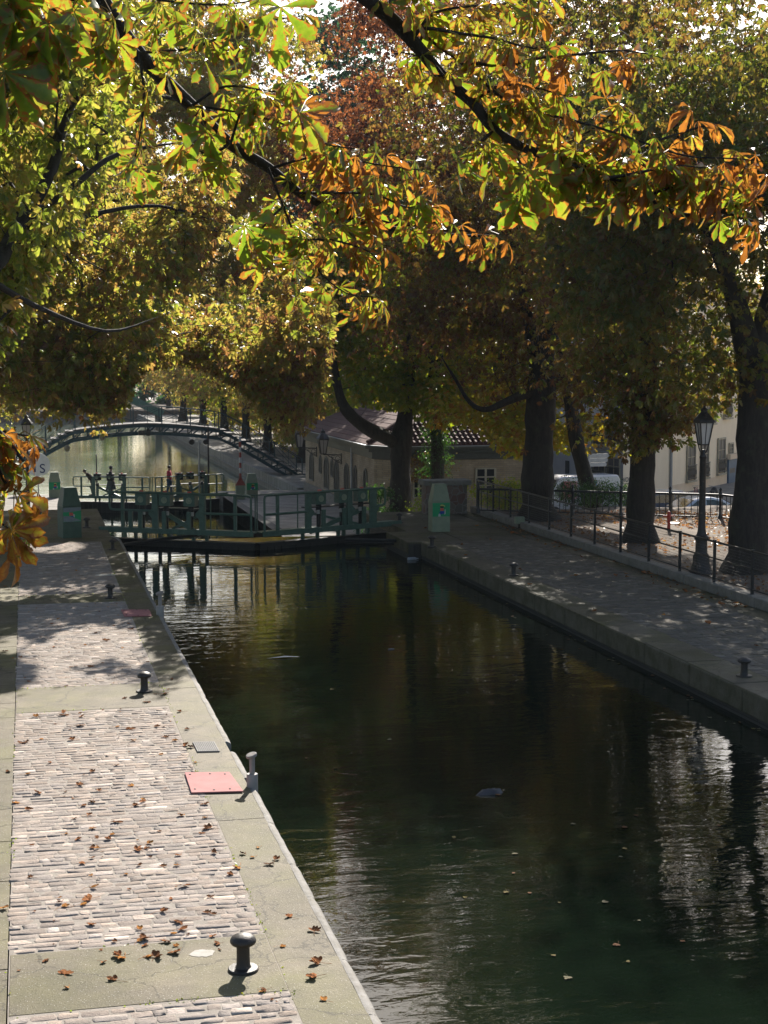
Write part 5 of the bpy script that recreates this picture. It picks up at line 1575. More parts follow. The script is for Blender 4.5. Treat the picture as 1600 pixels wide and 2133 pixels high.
def leaves_mesh(name, pos, dirs, roll, size, tone, lod, kind, mat, parent, rng, origin, curled=None):
    T = tpl(lod, kind); k = rng.integers(0, len(T), len(pos))
    if curled is not None:
        k = np.where(curled, k + len(T), k); T = T + tpl(lod, 'curled')
    Rm = frames(dirs, roll, rng)
    Vs = []; F3 = []; F4 = []; tn = []; ed = []; o = 0
    for i, (v, f, e) in enumerate(T):
        ix = np.nonzero(k == i)[0]
        if len(ix) == 0: continue
        w = np.einsum('mij,nj->mni', Rm[ix], v) * size[ix][:, None, None] + pos[ix][:, None, :] - origin
        n = len(v); M_ = len(ix)
        Vs.append(w.reshape(-1, 3)); tn.append(np.repeat(tone[ix], n)); ed.append(np.tile(e, M_))
        off = (o + np.arange(M_) * n)[:, None, None]
        t3 = np.array([q for q in f if len(q) == 3]); t4 = np.array([q for q in f if len(q) == 4])
        if len(t3): F3.append((t3[None] + off).reshape(-1, 3))
        if len(t4): F4.append((t4[None] + off).reshape(-1, 4))
        o += n * M_
    fl = ([np.concatenate(F3)] if F3 else []) + ([np.concatenate(F4)] if F4 else [])
    return build_mesh(name, np.concatenate(Vs), fl, {'tone': np.concatenate(tn), 'edge': np.concatenate(ed)}, mat, parent, lod == 0)

def wood_mesh(name, nodes, par, rad, mat, parent, origin, rmin=0.):
    """nodes (N,3), par list, rad -> continuous tubes along the thickest child"""
    N = len(nodes); kids = [[] for _ in range(N)]
    for i in range(N):
        if par[i] >= 0: kids[par[i]].append(i)
    Vs = []; Fs = []; o = 0
    stack = [(i, -1) for i in range(N) if par[i] < 0]
    while stack:
        i, pr = stack.pop()
        chain = [] if pr < 0 else [pr]
        rr = []
        cur = i
        chain.append(cur)
        while kids[cur]:
            ks = sorted(kids[cur], key=lambda q: -rad[q])
            for q in ks[1:]: stack.append((q, cur))
            cur = ks[0]; chain.append(cur)
        P_ = nodes[chain]; R_ = np.array([rad[c] for c in chain])
        if pr >= 0: R_[0] = min(R_[0], R_[1] * 1.25)
        if len(chain) < 2 or R_.max() < rmin: continue
        mx = R_.max(); n = 4 if mx < .012 else 6 if mx < .05 else 10 if mx < .2 else 16
        t = np.gradient(P_, axis=0); t /= np.maximum(1e-9, np.linalg.norm(t, axis=1, keepdims=True))
        ref = np.array([.31, .77, .55]) if abs(t[0] @ np.array([.31, .77, .55])) < .9 else np.array([1., 0, 0])
        s = np.cross(t, ref); s /= np.maximum(1e-9, np.linalg.norm(s, axis=1, keepdims=True)); u = np.cross(s, t)
        a = np.linspace(0, 2 * np.pi, n, endpoint=False)
        bump = 1 + (.06 * np.sin(a * 3 + P_[0, 0])[None, :] + .04 * np.sin(a * 5 + P_[:, 2:3] * 1.3) if mx > .2 else 0 * a[None, :])
        ring = P_[:, None, :] + (s[:, None, :] * np.cos(a)[None, :, None] + u[:, None, :] * np.sin(a)[None, :, None]) * (R_[:, None] * bump)[:, :, None]
        k = len(chain)
        Vs.append(ring.reshape(-1, 3) - origin)
        ii, jj = np.meshgrid(np.arange(k - 1), np.arange(n), indexing='ij')
        q = np.stack([ii * n + jj, ii * n + (jj + 1) % n, (ii + 1) * n + (jj + 1) % n, (ii + 1) * n + jj], -1).reshape(-1, 4) + o
        Fs.append(q); o += k * n
    return build_mesh(name, np.concatenate(Vs), [np.concatenate(Fs)], {}, mat, parent, True)

def smooth_line(pts):
    p = np.array(pts, float)
    if len(p) < 3: return p
    q = np.concatenate([[2 * p[0] - p[1]], p, [2 * p[-1] - p[-2]]]); out = []
    for i in range(1, len(q) - 2):
        for t in np.linspace(0, 1, 5)[:-1]:
            a, b, c, d = q[i - 1], q[i], q[i + 1], q[i + 2]
            out.append(.5 * ((2 * b) + (c - a) * t + (2 * a - 5 * b + 4 * c - d) * t * t + (3 * b - a - 3 * c + d) * t ** 3))
    out.append(p[-1]); out = np.array(out); out[:, 3] = np.maximum(out[:, 3], .4 * p[:, 3].min())
    return out
def resample(pts, step):
    pts = np.array(pts, float); out = [pts[0]]
    for a, b in zip(pts[:-1], pts[1:]):
        n = max(1, int(np.linalg.norm((b - a)[:3]) / step))
        for i in range(1, n + 1): out.append(a + (b - a) * i / n)
    return np.array(out)

def grow(skel, clusters, rng, step=.55, r0=.006, expo=2.35, sag=.10):
    """skel: list of (polyline (n,4) with radius, parent polyline index). clusters (N,3)."""
    nodes = []; par = []; fixed = []
    def nearest(p):
        A = np.array(nodes); return int(np.argmin(((A - p) ** 2).sum(1)))
    for k, pl in enumerate(skel):
        pl = resample(smooth_line(pl) if k else pl, .35)
        if k and len(pl) > 6 and pl[-1][3] > .012:
            pl[-1][3] *= .25; pl[-2][3] *= .5; pl[-3][3] *= .75
        if k and pl[0][3] > .03:
            w = np.sin(np.linspace(0, 9, len(pl)) + k) * pl[:, 3] * .35 * np.linspace(0, 1, len(pl)); pl[:, 2] += w; pl[:, 0] += w * .5
        prev = -1
        if k: prev = nearest(pl[0][:3])
        for q in pl:
            nodes.append(q[:3]); par.append(prev); fixed.append(q[3]); prev = len(nodes) - 1
    nsk = len(nodes)
    zmin = np.array(nodes)[:, 2].min()
    A = np.zeros((nsk + len(clusters) * 14, 3)); A[:nsk] = nodes
    par = list(par); n = nsk
    ok = np.zeros(len(A), bool); ok[:nsk] = (np.array(nodes)[:, 2] > zmin + 2.2) | (nsk < 12) | (np.arange(nsk) > len(resample(skel[0], .35)) - 1)
    if ok.sum() == 0: ok[:nsk] = True
    d0 = np.array([np.sqrt(((A[:nsk] - c) ** 2).sum(1)).min() for c in clusters]); order = np.argsort(d0)
    tips = []; tdir = np.zeros((len(clusters), 3))
    depth = np.zeros(len(A)); 
    for ci in order:
        c = clusters[ci]
        d = np.sqrt(((A[:n] - c) ** 2).sum(1)) + .12 * depth[:n] + np.where(ok[:n], 0, 1e6) + np.where(A[:n, 2] > c[2] + .4, .35 * (A[:n, 2] - c[2]), 0)
        j = int(np.argmin(d)); a = A[j]; L = np.linalg.norm(c - a)
        ns = max(1, min(12, int(L / step))); prev = j
        perp = rng.normal(size=3) * .09 * L; perp[2] += sag * L
        for i in range(1, ns + 1):
            f = i / ns
            A[n] = a + (c - a) * f + perp * math.sin(math.pi * f) * .8
            ok[n] = True; depth[n] = depth[prev] + L / ns; par.append(prev); prev = n; n += 1
        tips.append(prev); v = c - a; tdir[ci] = v / max(L, 1e-6)
    A = A[:n]
    ch = np.zeros(n)
    rad = np.zeros(n); has = np.zeros(n)
    for i in range(n - 1, -1, -1):
        if has[i] == 0: has[i] = r0 ** expo
        rad[i] = has[i] ** (1 / expo)
        if i < nsk: rad[i] = max(fixed[i], .001)
        if par[i] >= 0: has[par[i]] += rad[i] ** expo
    # skeleton limbs keep their drawn radius; twigs never thicker than what carries them
    for i in range(nsk, n):
        rad[i] = min(rad[i], rad[par[i]] * .92)
    nn_ = np.arange(nsk); big = np.array(fixed) > .18
    rad[:nsk] = np.where(big, rad[:nsk] * (1 + .07 * np.sin(A[:nsk, 2] * 2.7 + A[:nsk, 0]) + .05 * np.sin(A[:nsk, 2] * 6.1)), rad[:nsk])
    return A, par, rad, tdir

# spots of ground the sun must reach: (x, y, z, rx, ry)
LIT = []
def litpx(px, py, rx, ry, z=0., pr=.95):
    p = G(px, py, z); LIT.append((p.x, p.y, z, rx, ry, pr))
for q in ((110, 1140, .9, 1.6), (15, 1240, .5, 1.2), (200, 1335, .9, 1.6), (130, 1365, .8, 1.3), (280, 1370, .4, .8), (20, 1345, .4, 1.)): litpx(*q)
for q in ((1215, 1194, .5, .35), (1255, 1202, .4, .3), (1300, 1212, .5, .3), (1160, 1206, .25, .25), (1120, 1242, .3, .3), (1580, 1312, .4, .3)): litpx(*q, 0., .42)
rl = random.Random(12)
for _ in range(60):
    q_ = (rl.uniform(1180, 1600), rl.uniform(1090, 1185))
    if G(*q_).x > 17.2: litpx(*q_, rl.uniform(.3, .9), rl.uniform(.4, 1.1), .15)
for q in ((1430, 1100, 3., 2.2), (1400, 1140, 1.5, 1.5), (1490, 1120, 2.2, 1.5)): litpx(*q, .15)
for q in ((650, 1122, 2.2, 5.), (560, 1076, 1., 2.5), (590, 1050, 1., 3.), (540, 1060, .8, 2.)): litpx(*q, LQ)
def sunlit_ok(p, rng):
    keep = np.ones(len(p), bool)
    gx = p[:, 0] - SX * p[:, 2]; gy = p[:, 1] - SY * p[:, 2]
    yb_ = 25.2 + 1.4 * np.sin(gx * 2.1 + .6) + .5 * np.sin(gx * 6)
    keep &= ~((gx > -3.4) & (gx < 2.9) & (gy > 3) & (gy < yb_) & (rng.random(len(p)) < .985))
    for x, y, z, rx, ry, pr in LIT:
        h = p[:, 2] - z; ex = (p[:, 0] - SX * h - x) / rx; ey = (p[:, 1] - SY * h - y) / ry
        keep &= ~((ex * ex + ey * ey < 1) & (rng.random(len(p)) < pr) & (h > 1))
    return keep
def project(p):
    v = p - np.array(CAM); z = v @ np.array(FW)
    return 800 + F * (v @ np.array(RT)) / z, 1066.5 - F * (v @ np.array(UP)) / z, z
def crown_points(ells, n, rng, sub=26, sig=.75):
    out = []
    for (cx, cy, cz, rx, ry, rz, wgt) in ells:
        m = int(n * wgt); k = max(4, int(sub * wgt))
        d = rng.normal(size=(k, 3)); d /= np.linalg.norm(d, axis=1, keepdims=True)
        blobs = d * (rng.random(k) ** (1 / 2.4))[:, None]
        ix = rng.integers(0, k, m)
        q = blobs[ix] * np.array([rx, ry, rz]) + rng.normal(size=(m, 3)) * np.array([sig, sig, sig * .6])
        # a thinner even scatter through the volume
        m2 = m // 4
        d = rng.normal(size=(m2, 3)); d /= np.linalg.norm(d, axis=1, keepdims=True)
        q2 = d * (rng.random(m2) ** (1 / 2.6))[:, None] * np.array([rx, ry, rz])
        out.append(np.concatenate([q, q2]) + np.array([cx, cy, cz]))
    return np.concatenate(out)

def tree(name, label, cat, skel, ells, ncl, per, lsize, tone, lod, mat, seed, kind='chestnut', group=None, env=None, zmin=None, sub=26, sig=.75, spread=.34, cull=True, rmin=0., tonefn=None, xmax=None, top=None):
    rng = np.random.default_rng(seed)
    base = np.array(skel[0][0][:3], float)
    t = thing(name, label, cat, tuple(base), 0, group)
    cl = crown_points(ells, ncl, rng, sub, sig)
    if top is not None: cl = cl[cl[:, 2] < top + rng.normal(size=len(cl)) * .5]
    if zmin is not None: cl = cl[cl[:, 2] > zmin + rng.normal(size=len(cl)) * .25]
    if xmax is not None: cl = cl[cl[:, 0] < xmax + rng.normal(size=len(cl)) * .3]
    if cull: cl = cl[sunlit_ok(cl, rng)]
    if env is not None:
        px, py, dz_ = project(cl); lim = np.interp(px, [e[0] for e in env], [e[1] for e in env])
        cl = cl[(py < lim - 8 + rng.normal(size=len(cl)) * 8) | (dz_ < 1)]
    A, par, rad, td = grow(skel, cl, rng)
    wood_mesh('trunk', A, par, rad, M['bark'], t, base, rmin)
    M_ = len(cl) * per
    ci = np.repeat(np.arange(len(cl)), per)
    pos = cl[ci] + rng.normal(size=(M_, 3)) * spread * np.array([1, 1, .75])
    if cull: 
        k = sunlit_ok(pos, rng)
    else: k = np.ones(M_, bool)
    if env is not None:
        px, py, dz_ = project(pos); k &= (py < np.interp(px, [e[0] for e in env], [e[1] for e in env])) | (dz_ < 1)
    pos = pos[k]; ci = ci[k]; M_ = len(pos)
    d = (pos - cl[ci]) * 1.2 + td[ci] * .35 + rng.normal(size=(M_, 3)) * .25; d[:, 2] = np.minimum(d[:, 2], .1) - rng.uniform(.05, .55, M_)
    roll = rng.normal(size=M_) * .75
    size = lsize * rng.uniform(.65, 1.25, M_)
    ctone = rng.normal(size=len(cl)) * tone[1]
    tn = np.clip(tone[0] + ctone[ci] * .8 + rng.normal(size=M_) * tone[1] * .8, 0, 1)
    if tonefn is not None: tn = np.clip(tn + tonefn(pos, cl[ci]), 0, 1)
    leaves_mesh('crown', pos, d, roll, size, tn, lod, kind, mat, t, rng, base)
    return t

def pxl(pts, Y):
    """branch polyline from (px, py, dY, r) at distance Y"""
    out = []
    for px, py, dy, r in pts:
        p = PY(px, py, Y + dy); out.append((p.x, p.y, p.z, r))
    return out
def trunkline(x, y, z0, z1, r0, r1, lean=(0, 0), n=6, flare=1.5):
    out = []
    for i in range(n):
        f = i / (n - 1); r = r0 + (r1 - r0) * f
        if i == 0: r *= flare
        if i == 1: r *= 1.04
        ff = [0, .09, .3, .55, .8, 1][i] if n == 6 else f
        out.append((x + lean[0] * ff + .05 * math.sin(5 * ff + x), y + lean[1] * ff, z0 + (z1 - z0) * ff, r))
    return out

ENVL = [(-400, 900), (0, 890), (60, 915), (110, 905), (160, 868), (200, 885), (250, 850), (285, 770), (370, 752), (450, 775), (500, 805), (530, 850), (590, 905), (640, 905), (668, 860), (690, 760), (700, 640), (720, 500), (760, 300), (800, 100), (860, -100)]
ENVLF = [(-400, 900), (60, 940), (110, 925), (160, 895), (215, 905), (260, 868), (285, 800), (310, 765), (400, 740), (560, 740), (680, 640), (760, 400), (850, 100), (900, -100)]
T1 = (.30, .17)
# ---- left bank row
tree('chestnut_tree', 'leftmost big chestnut overhanging the near left quay, trunk outside the picture', 'tree',
     [trunkline(-4.6, 22.5, 0, 8.2, .42, .26), pxl([(-330, 500, 0, .17), (-60, 580, 0, .13), (40, 470, 1, .10), (110, 350, 1.5, .08), (150, 220, 2, .05), (260, 100, 2.5, .02)], 22), pxl([(50, 460, 1, .06), (150, 390, 1.5, .05), (250, 320, 2, .035), (420, 290, 3, .015)], 22), pxl([(-60, 560, 0, .06), (80, 640, 1, .04), (220, 690, 2, .026), (330, 660, 3, .015)], 22)],
     [(-1.6, 24.5, 8.4, 4.4, 3.6, 4.6, .6), (-3, 22, 10.5, 4, 4, 3.5, .3), (-.5, 28, 7, 3., 3, 3., .4)], 900, 14, .175, (.2, .17), 1, M['leaf'], 41, env=ENVL, zmin=4.4, group='chestnuts along the left bank')
tree('chestnut_tree', 'spreading chestnut whose yellow boughs hang low over the canal before the lock gate', 'tree',
     [trunkline(-4.8, 37, 0, 9.5, .45, .28), pxl([(-300, 480, 0, .13), (0, 500, 1, .085), (180, 450, 1.5, .06), (330, 430, 2, .04), (480, 470, 2, .025)], 36), pxl([(-50, 300, 1, .12), (150, 220, 2, .08), (330, 200, 3, .05), (520, 260, 3, .03)], 36)],
     [(-.5, 38.5, 9.8, 7.4, 5.2, 6.5, .9), (3.8, 37.5, 7.4, 3.8, 3.6, 4.0, .45), (4.0, 39, 11.5, 3.8, 3.6, 3.4, .25), (6.7, 37.5, 5.0, 1.6, 2.2, 1.3, .15), (2.8, 40.5, 5.3, 3.6, 3.2, 1.0, .5)], 1450, 12, .185, (.33, .2), 1, M['leaf'], 42, env=ENVL, zmin=3.6, sub=44, group='chestnuts along the left bank', xmax=8.0,
     tonefn=lambda p, c: .10 * (p[:, 0] > 4) + .05 * (p[:, 2] > 12))
tree('chestnut_tree', 'second row chestnut with amber leaves behind the low yellow boughs on the left', 'tree',
     [trunkline(-4.6, 51, 0, 10, .45, .28), pxl([(-150, 500, 0, .16), (100, 460, 1, .1), (300, 400, 2, .06), (480, 380, 2, .04)], 50)],
     [(-1.0, 52, 9.5, 5.8, 4.6, 5.2, .8), (3.6, 54, 8.0, 3.0, 3, 3.4, .25), (3.6, 46.5, 5.6, 4.6, 4.6, 1.3, .8), (4.2, 56, 6.2, 4.4, 4.4, 1.6, .75)], 900, 12, .195, (.38, .2), 1, M['leaf'], 43, env=ENVL, zmin=4.4, sub=36, group='chestnuts along the left bank')
tree('chestnut_tree', 'chestnut with fine amber leaves above the left end of the footbridge', 'tree',
     [trunkline(-4.2, 68, LQ, 8, .42, .25), pxl([(-100, 720, 0, .15), (60, 760, 0, .1), (180, 800, 1, .06), (250, 830, 1, .03)], 67)],
     [(-1.2, 68, 11, 7, 5.5, 9, .7), (2.2, 69, 5.0, 3.2, 4, 2.6, .3), (6.8, 70, 14, 5.5, 5, 8.0, .8), (10, 73, 16, 3.8, 4, 6.5, .45), (6.5, 73, 7.5, 5, 4, 2.6, .4)], 1700, 12, .215, (.38, .16), 2, M['leaf'], 44, top=21.3, env=ENVLF, zmin=1.2, sub=44, group='chestnuts along the left bank')
tree('chestnut_tree', 'chestnut behind the white lettered board, farther down the left bank', 'tree',
     [trunkline(-4.5, 86, LQ, 8, .4, .25)], [(-2.0, 86, 10, 6.5, 5.5, 9, 1)], 800, 11, .23, (.38, .16), 2, M['leaf'], 45, env=ENVLF, zmin=1.6, group='chestnuts along the left bank')

# ---- right bank row
ENVR = [(600, 800), (660, 860), (700, 872), (760, 850), (850, 858), (900, 905), (960, 890), (1000, 905), (1040, 950), (1090, 955), (1150, 935), (1175, 945), (1230, 950), (1290, 958), (1330, 955), (1380, 930), (1430, 935), (1465, 905), (1480, 872), (1530, 860), (1560, 890), (1650, 905)]
TD = (.36, .16)
tree('chestnut_tree', 'massive chestnut trunk at the right edge of the park, crown filling the upper right', 'tree',
     [trunkline(17.15, 34.3, .1, 5.2, .50, .38), [(17.1, 34.3, 5.1, .34), (16.3, 34.0, 7.2, .2), (15.0, 33.5, 9.5, .1), (14, 33, 12, .05)], [(17.1, 34.3, 5.1, .3), (17.8, 34.6, 7.5, .18), (18.2, 35, 10.5, .1), (18.5, 35, 14, .05)]],
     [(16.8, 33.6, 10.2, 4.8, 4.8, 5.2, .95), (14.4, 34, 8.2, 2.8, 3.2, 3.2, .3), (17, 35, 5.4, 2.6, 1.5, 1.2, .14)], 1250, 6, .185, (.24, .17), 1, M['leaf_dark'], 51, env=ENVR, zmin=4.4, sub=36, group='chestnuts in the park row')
tree('chestnut_tree', 'middle chestnut of the park row, leafy sprig hanging beside its trunk', 'tree',
     [trunkline(16.95, 40.6, .1, 6.2, .40, .31), [(16.9, 40.6, 6.0, .28), (16.0, 40.2, 8.5, .16), (15.2, 40, 11.5, .08), (15, 40, 14.5, .04)], [(16.9, 40.6, 5.6, .24), (17.6, 41, 8, .14), (18.3, 41, 12, .07)], pxl([(1345, 850, 0, .06), (1385, 880, -.6, .03), (1410, 920, -1, .015)], 40.6)],
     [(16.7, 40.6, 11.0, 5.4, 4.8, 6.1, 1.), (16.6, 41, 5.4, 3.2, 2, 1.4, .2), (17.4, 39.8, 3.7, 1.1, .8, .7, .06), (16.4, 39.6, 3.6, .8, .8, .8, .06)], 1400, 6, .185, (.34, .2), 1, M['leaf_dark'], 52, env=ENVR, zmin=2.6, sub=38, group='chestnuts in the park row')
tree('chestnut_tree', 'thick dark forked chestnut trunk where the quay railing meets the park fence', 'tree',
     [trunkline(16.2, 47.4, .1, 6.0, .53, .42, n=6), pxl([(1118, 815, 0, .2), (1090, 822, -.3, .15), (1053, 836, -.6, .12), (1012, 852, -.8, .09), (978, 838, -.8, .07), (948, 790, -.6, .05), (915, 735, -.4, .03)], 47.4), pxl([(1140, 790, 0, .16), (1180, 782, .3, .13), (1220, 800, .6, .09), (1260, 760, .8, .06)], 47.4), pxl([(1128, 770, 0, .3), (1105, 690, 0, .2), (1080, 560, .5, .12), (1050, 430, 1, .06)], 47.4), pxl([(1128, 770, 0, .28), (1150, 660, .5, .18), (1170, 540, 1, .1), (1180, 400, 1, .05)], 47.4)],
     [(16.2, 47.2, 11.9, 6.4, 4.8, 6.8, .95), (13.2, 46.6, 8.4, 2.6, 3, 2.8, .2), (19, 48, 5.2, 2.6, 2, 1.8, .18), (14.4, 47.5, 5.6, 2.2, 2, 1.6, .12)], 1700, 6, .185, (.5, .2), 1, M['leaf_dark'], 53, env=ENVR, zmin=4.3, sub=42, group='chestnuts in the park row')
tree('leaning_tree', 'slim leaning trunk with bright yellow leaves behind the ornate fence', 'tree',
     [pxl([(1243, 1085, 0, .36), (1232, 1040, 0, .31), (1218, 985, 0, .29), (1204, 930, 0, .27), (1192, 860, 0, .25), (1180, 800, 0, .22), (1165, 720, 0, .16)], 53.5), pxl([(1190, 862, 0, .12), (1230, 820, 1, .08), (1280, 790, 2, .04)], 53.5)],
     [(18.9, 57, 5.6, 4.2, 3.0, 3.4, .55), (18.2, 56, 2.7, 2.6, 2, 1.4, .45), (20.5, 57, 10.5, 3.6, 3.4, 4.2, .7)], 560, 11, .17, (.44, .1), 2, M['leaf_plane'], 54, 'plane', env=ENVR, zmin=.6, sub=24)
tree('street_chestnut', 'chestnut standing in the side street behind the ornate park fence, crown over the parked cars', 'tree',
     [trunkline(25.2, 61, SZ, 6.5, .34, .24)], [(23.6, 61, 10.5, 5.2, 5, 6.0, .8), (21.0, 62, 13.5, 4.4, 4, 5, .5)], 700, 9, .2, (.5, .17), 2, M['leaf_dark'], 58, env=ENVR, zmin=4.6, sub=32)
# ---- plane trees by the house, rust tree
tree('plane_tree', 'plane tree with a big bent limb reaching left in front of the brick house', 'tree',
     [pxl([(836, 1190, 0, .62), (836, 1120, 0, .46), (835, 1030, 0, .42), (836, 950, 0, .43), (840, 900, 0, .40), (848, 840, .3, .3), (856, 740, .6, .22), (862, 600, .8, .12), (866, 470, 1, .06)], 61),
      pxl([(838, 930, 0, .3), (812, 915, 0, .27), (775, 897, -.3, .25), (745, 875, -.4, .23), (718, 845, -.4, .21), (702, 800, -.2, .18), (690, 740, 0, .14), (672, 680, .4, .09), (650, 600, .6, .05)], 61),
      pxl([(846, 850, .3, .14), (885, 810, .8, .1), (905, 740, 1, .06)], 61)],
     [(15.2, 61.5, 8.6, 5.4, 5, 4.2, .6), (11.8, 62, 6.2, 2.8, 3, 2.6, .25), (15.5, 61, 4.2, 2.6, 1.2, 1.2, .2), (18.5, 62, 4.6, 2.4, 1.5, 1.6, .15)], 1000, 11, .2, (.22, .12), 2, M['leaf_plane'], 55, 'plane', env=ENVR, zmin=2.6, sub=30)
tree('rust_chestnut', 'tall rust brown chestnut with an ivy clad trunk behind the stone pier', 'tree',
     [pxl([(912, 1080, 0, .4), (912, 1010, 0, .3), (911, 930, 0, .27), (908, 850, .2, .25), (902, 740, .5, .21), (905, 600, .8, .16), (920, 450, 1, .1), (930, 300, 1, .05)], 63),
      pxl([(905, 780, .3, .12), (950, 700, 1, .1), (1010, 600, 1.5, .07), (1060, 500, 2, .04)], 63)],
     [(17.0, 64.5, 13.5, 7.0, 5.6, 9.0, .8), (14.5, 66, 11.5, 4.5, 4, 7, .35)], 2000, 9, .205, (.78, .13), 2, M['leaf_rust'], 56, top=22.2, env=ENVR, zmin=4.6, sub=44)
# ivy and low sprays on the trunk
tree('tall_plane_tree', 'very tall dark blue green tree rising far behind the rust brown crown', 'tree',
     [trunkline(24.5, 112, LQ, 24, .55, .2)], [(23.5, 112, 19, 6.4, 5, 12.5, 1)], 1000, 11, .34, (.2, .12), 2, M['leaf_blue'], 57, 'plane', zmin=4, sub=34, sig=1.1, spread=.6, cull=False)
# ---- far trees: two built, then copied
far_a = tree('plane_tree', 'x', 'tree', [trunkline(0, 0, 0, 9, .4, .2)], [(0, 0, 9.4, 5.4, 5.4, 6.4, 1)], 620, 10, .27, (.24, .13), 2, M['leaf_plane'], 61, 'plane', zmin=2.6, sub=30, sig=.9, spread=.5, cull=False, group='trees along the far right bank')
far_b = tree('chestnut_tree', 'x', 'tree', [trunkline(0, 0, 0, 9, .4, .2)], [(0, 0, 9.6, 5.8, 5.6, 7.0, 1)], 700, 10, .29, (.46, .16), 2, M['leaf'], 62, zmin=1.8, sub=30, sig=.9, spread=.5, cull=False, group='trees along the far right bank')
FT = [(far_a, 21.6, 97.5, 1.0, 'bright yellow green plane tree just behind the roof of the brick house'), (far_a, 27.5, 101, 1.05, 'yellow green plane tree behind the house roof, farther from the canal'), (far_b, 21, 118, 1.0, 'dark amber chestnut behind the footbridge steps'), (far_b, 20.2, 131, 1.05, 'amber chestnut on the far right bank past the bridge steps'), (far_b, 20.4, 146, 1.1, 'brown chestnut above the right part of the bridge railing'), (far_a, 20.6, 164, 1.1, 'green tree above the middle of the bridge railing'),
      (far_b, 20.6, 184, 1.15, 'hazy brown tree over the bridge crown'), (far_b, 20.4, 206, 1.2, 'hazy tree near the end of the right bank'), (far_b, 31, 124, 1.35, 'large chestnut behind the right bank row'), (far_a, 31, 148, 1.4, 'large green tree behind the right bank row'), (far_b, 36, 96, 1.3, 'chestnut far behind the brick house, right of the tall blue green tree'),
      (far_b, -16.5, 112, 1.1, 'chestnut on the far left bank behind the bridge'), (far_b, -16.8, 132, 1.1, 'chestnut second along the far left bank'), (far_a, -17, 152, 1.1, 'plane tree third along the far left bank'), (far_b, -17, 175, 1.15, 'chestnut fourth along the far left bank'), (far_b, -17, 200, 1.2, 'chestnut last along the far left bank'),
      (far_b, -10, 240, .95, 'hazy tree closing the canal at the far left'), (far_a, -2, 246, .9, 'hazy tree closing the canal, left of centre'), (far_b, 6, 243, .85, 'hazy brown tree closing the canal at the centre'), (far_a, 14, 241, .95, 'hazy greenish tree closing the canal, right of centre'), (far_b, 22, 244, 1.1, 'hazy tree closing the canal at the right')]
far_c = tree('bush', 'x', 'bush', [[(0, 0, -.1, .1), (0, 0, 2.5, .06)]], [(0, 0, 2.6, 4.0, 4.0, 2.5, 1)], 420, 10, .24, (.3, .18), 2, M['leaf'], 63, zmin=.1, sub=22, sig=.6, spread=.4, cull=False, group='bushes behind the right bank trees')
for k_, (bx_, by_) in enumerate(((25.5, 103), (26, 112), (24.8, 121), (25.5, 131), (24.8, 142), (25.4, 154), (25, 168), (25, 184), (25, 202), (24.5, 222))):
    FT.append((far_c, bx_, by_, 1.0 + .1 * (k_ % 3), 'dense dark bush between the trunks of the far right bank, %s from the house' % ('nearest', 'second', 'third', 'fourth', 'fifth', 'sixth', 'seventh', 'eighth', 'ninth', 'last')[k_]))
seen = set()
for k, (src, x, y, s, lab) in enumerate(FT):
    if src.name not in seen:
        o = src; seen.add(src.name)
    else:
        o = dup(src)
    o.location = (x, y, LQ); o.scale = (s, s, s * 1.05); o.rotation_euler = (0, 0, k * 1.7); o['label'] = lab
    if x < 0: o['group'] = 'trees along the far left bank'
    if y > 230 and 'closing' in lab: o['group'] = 'trees closing the far end of the canal'

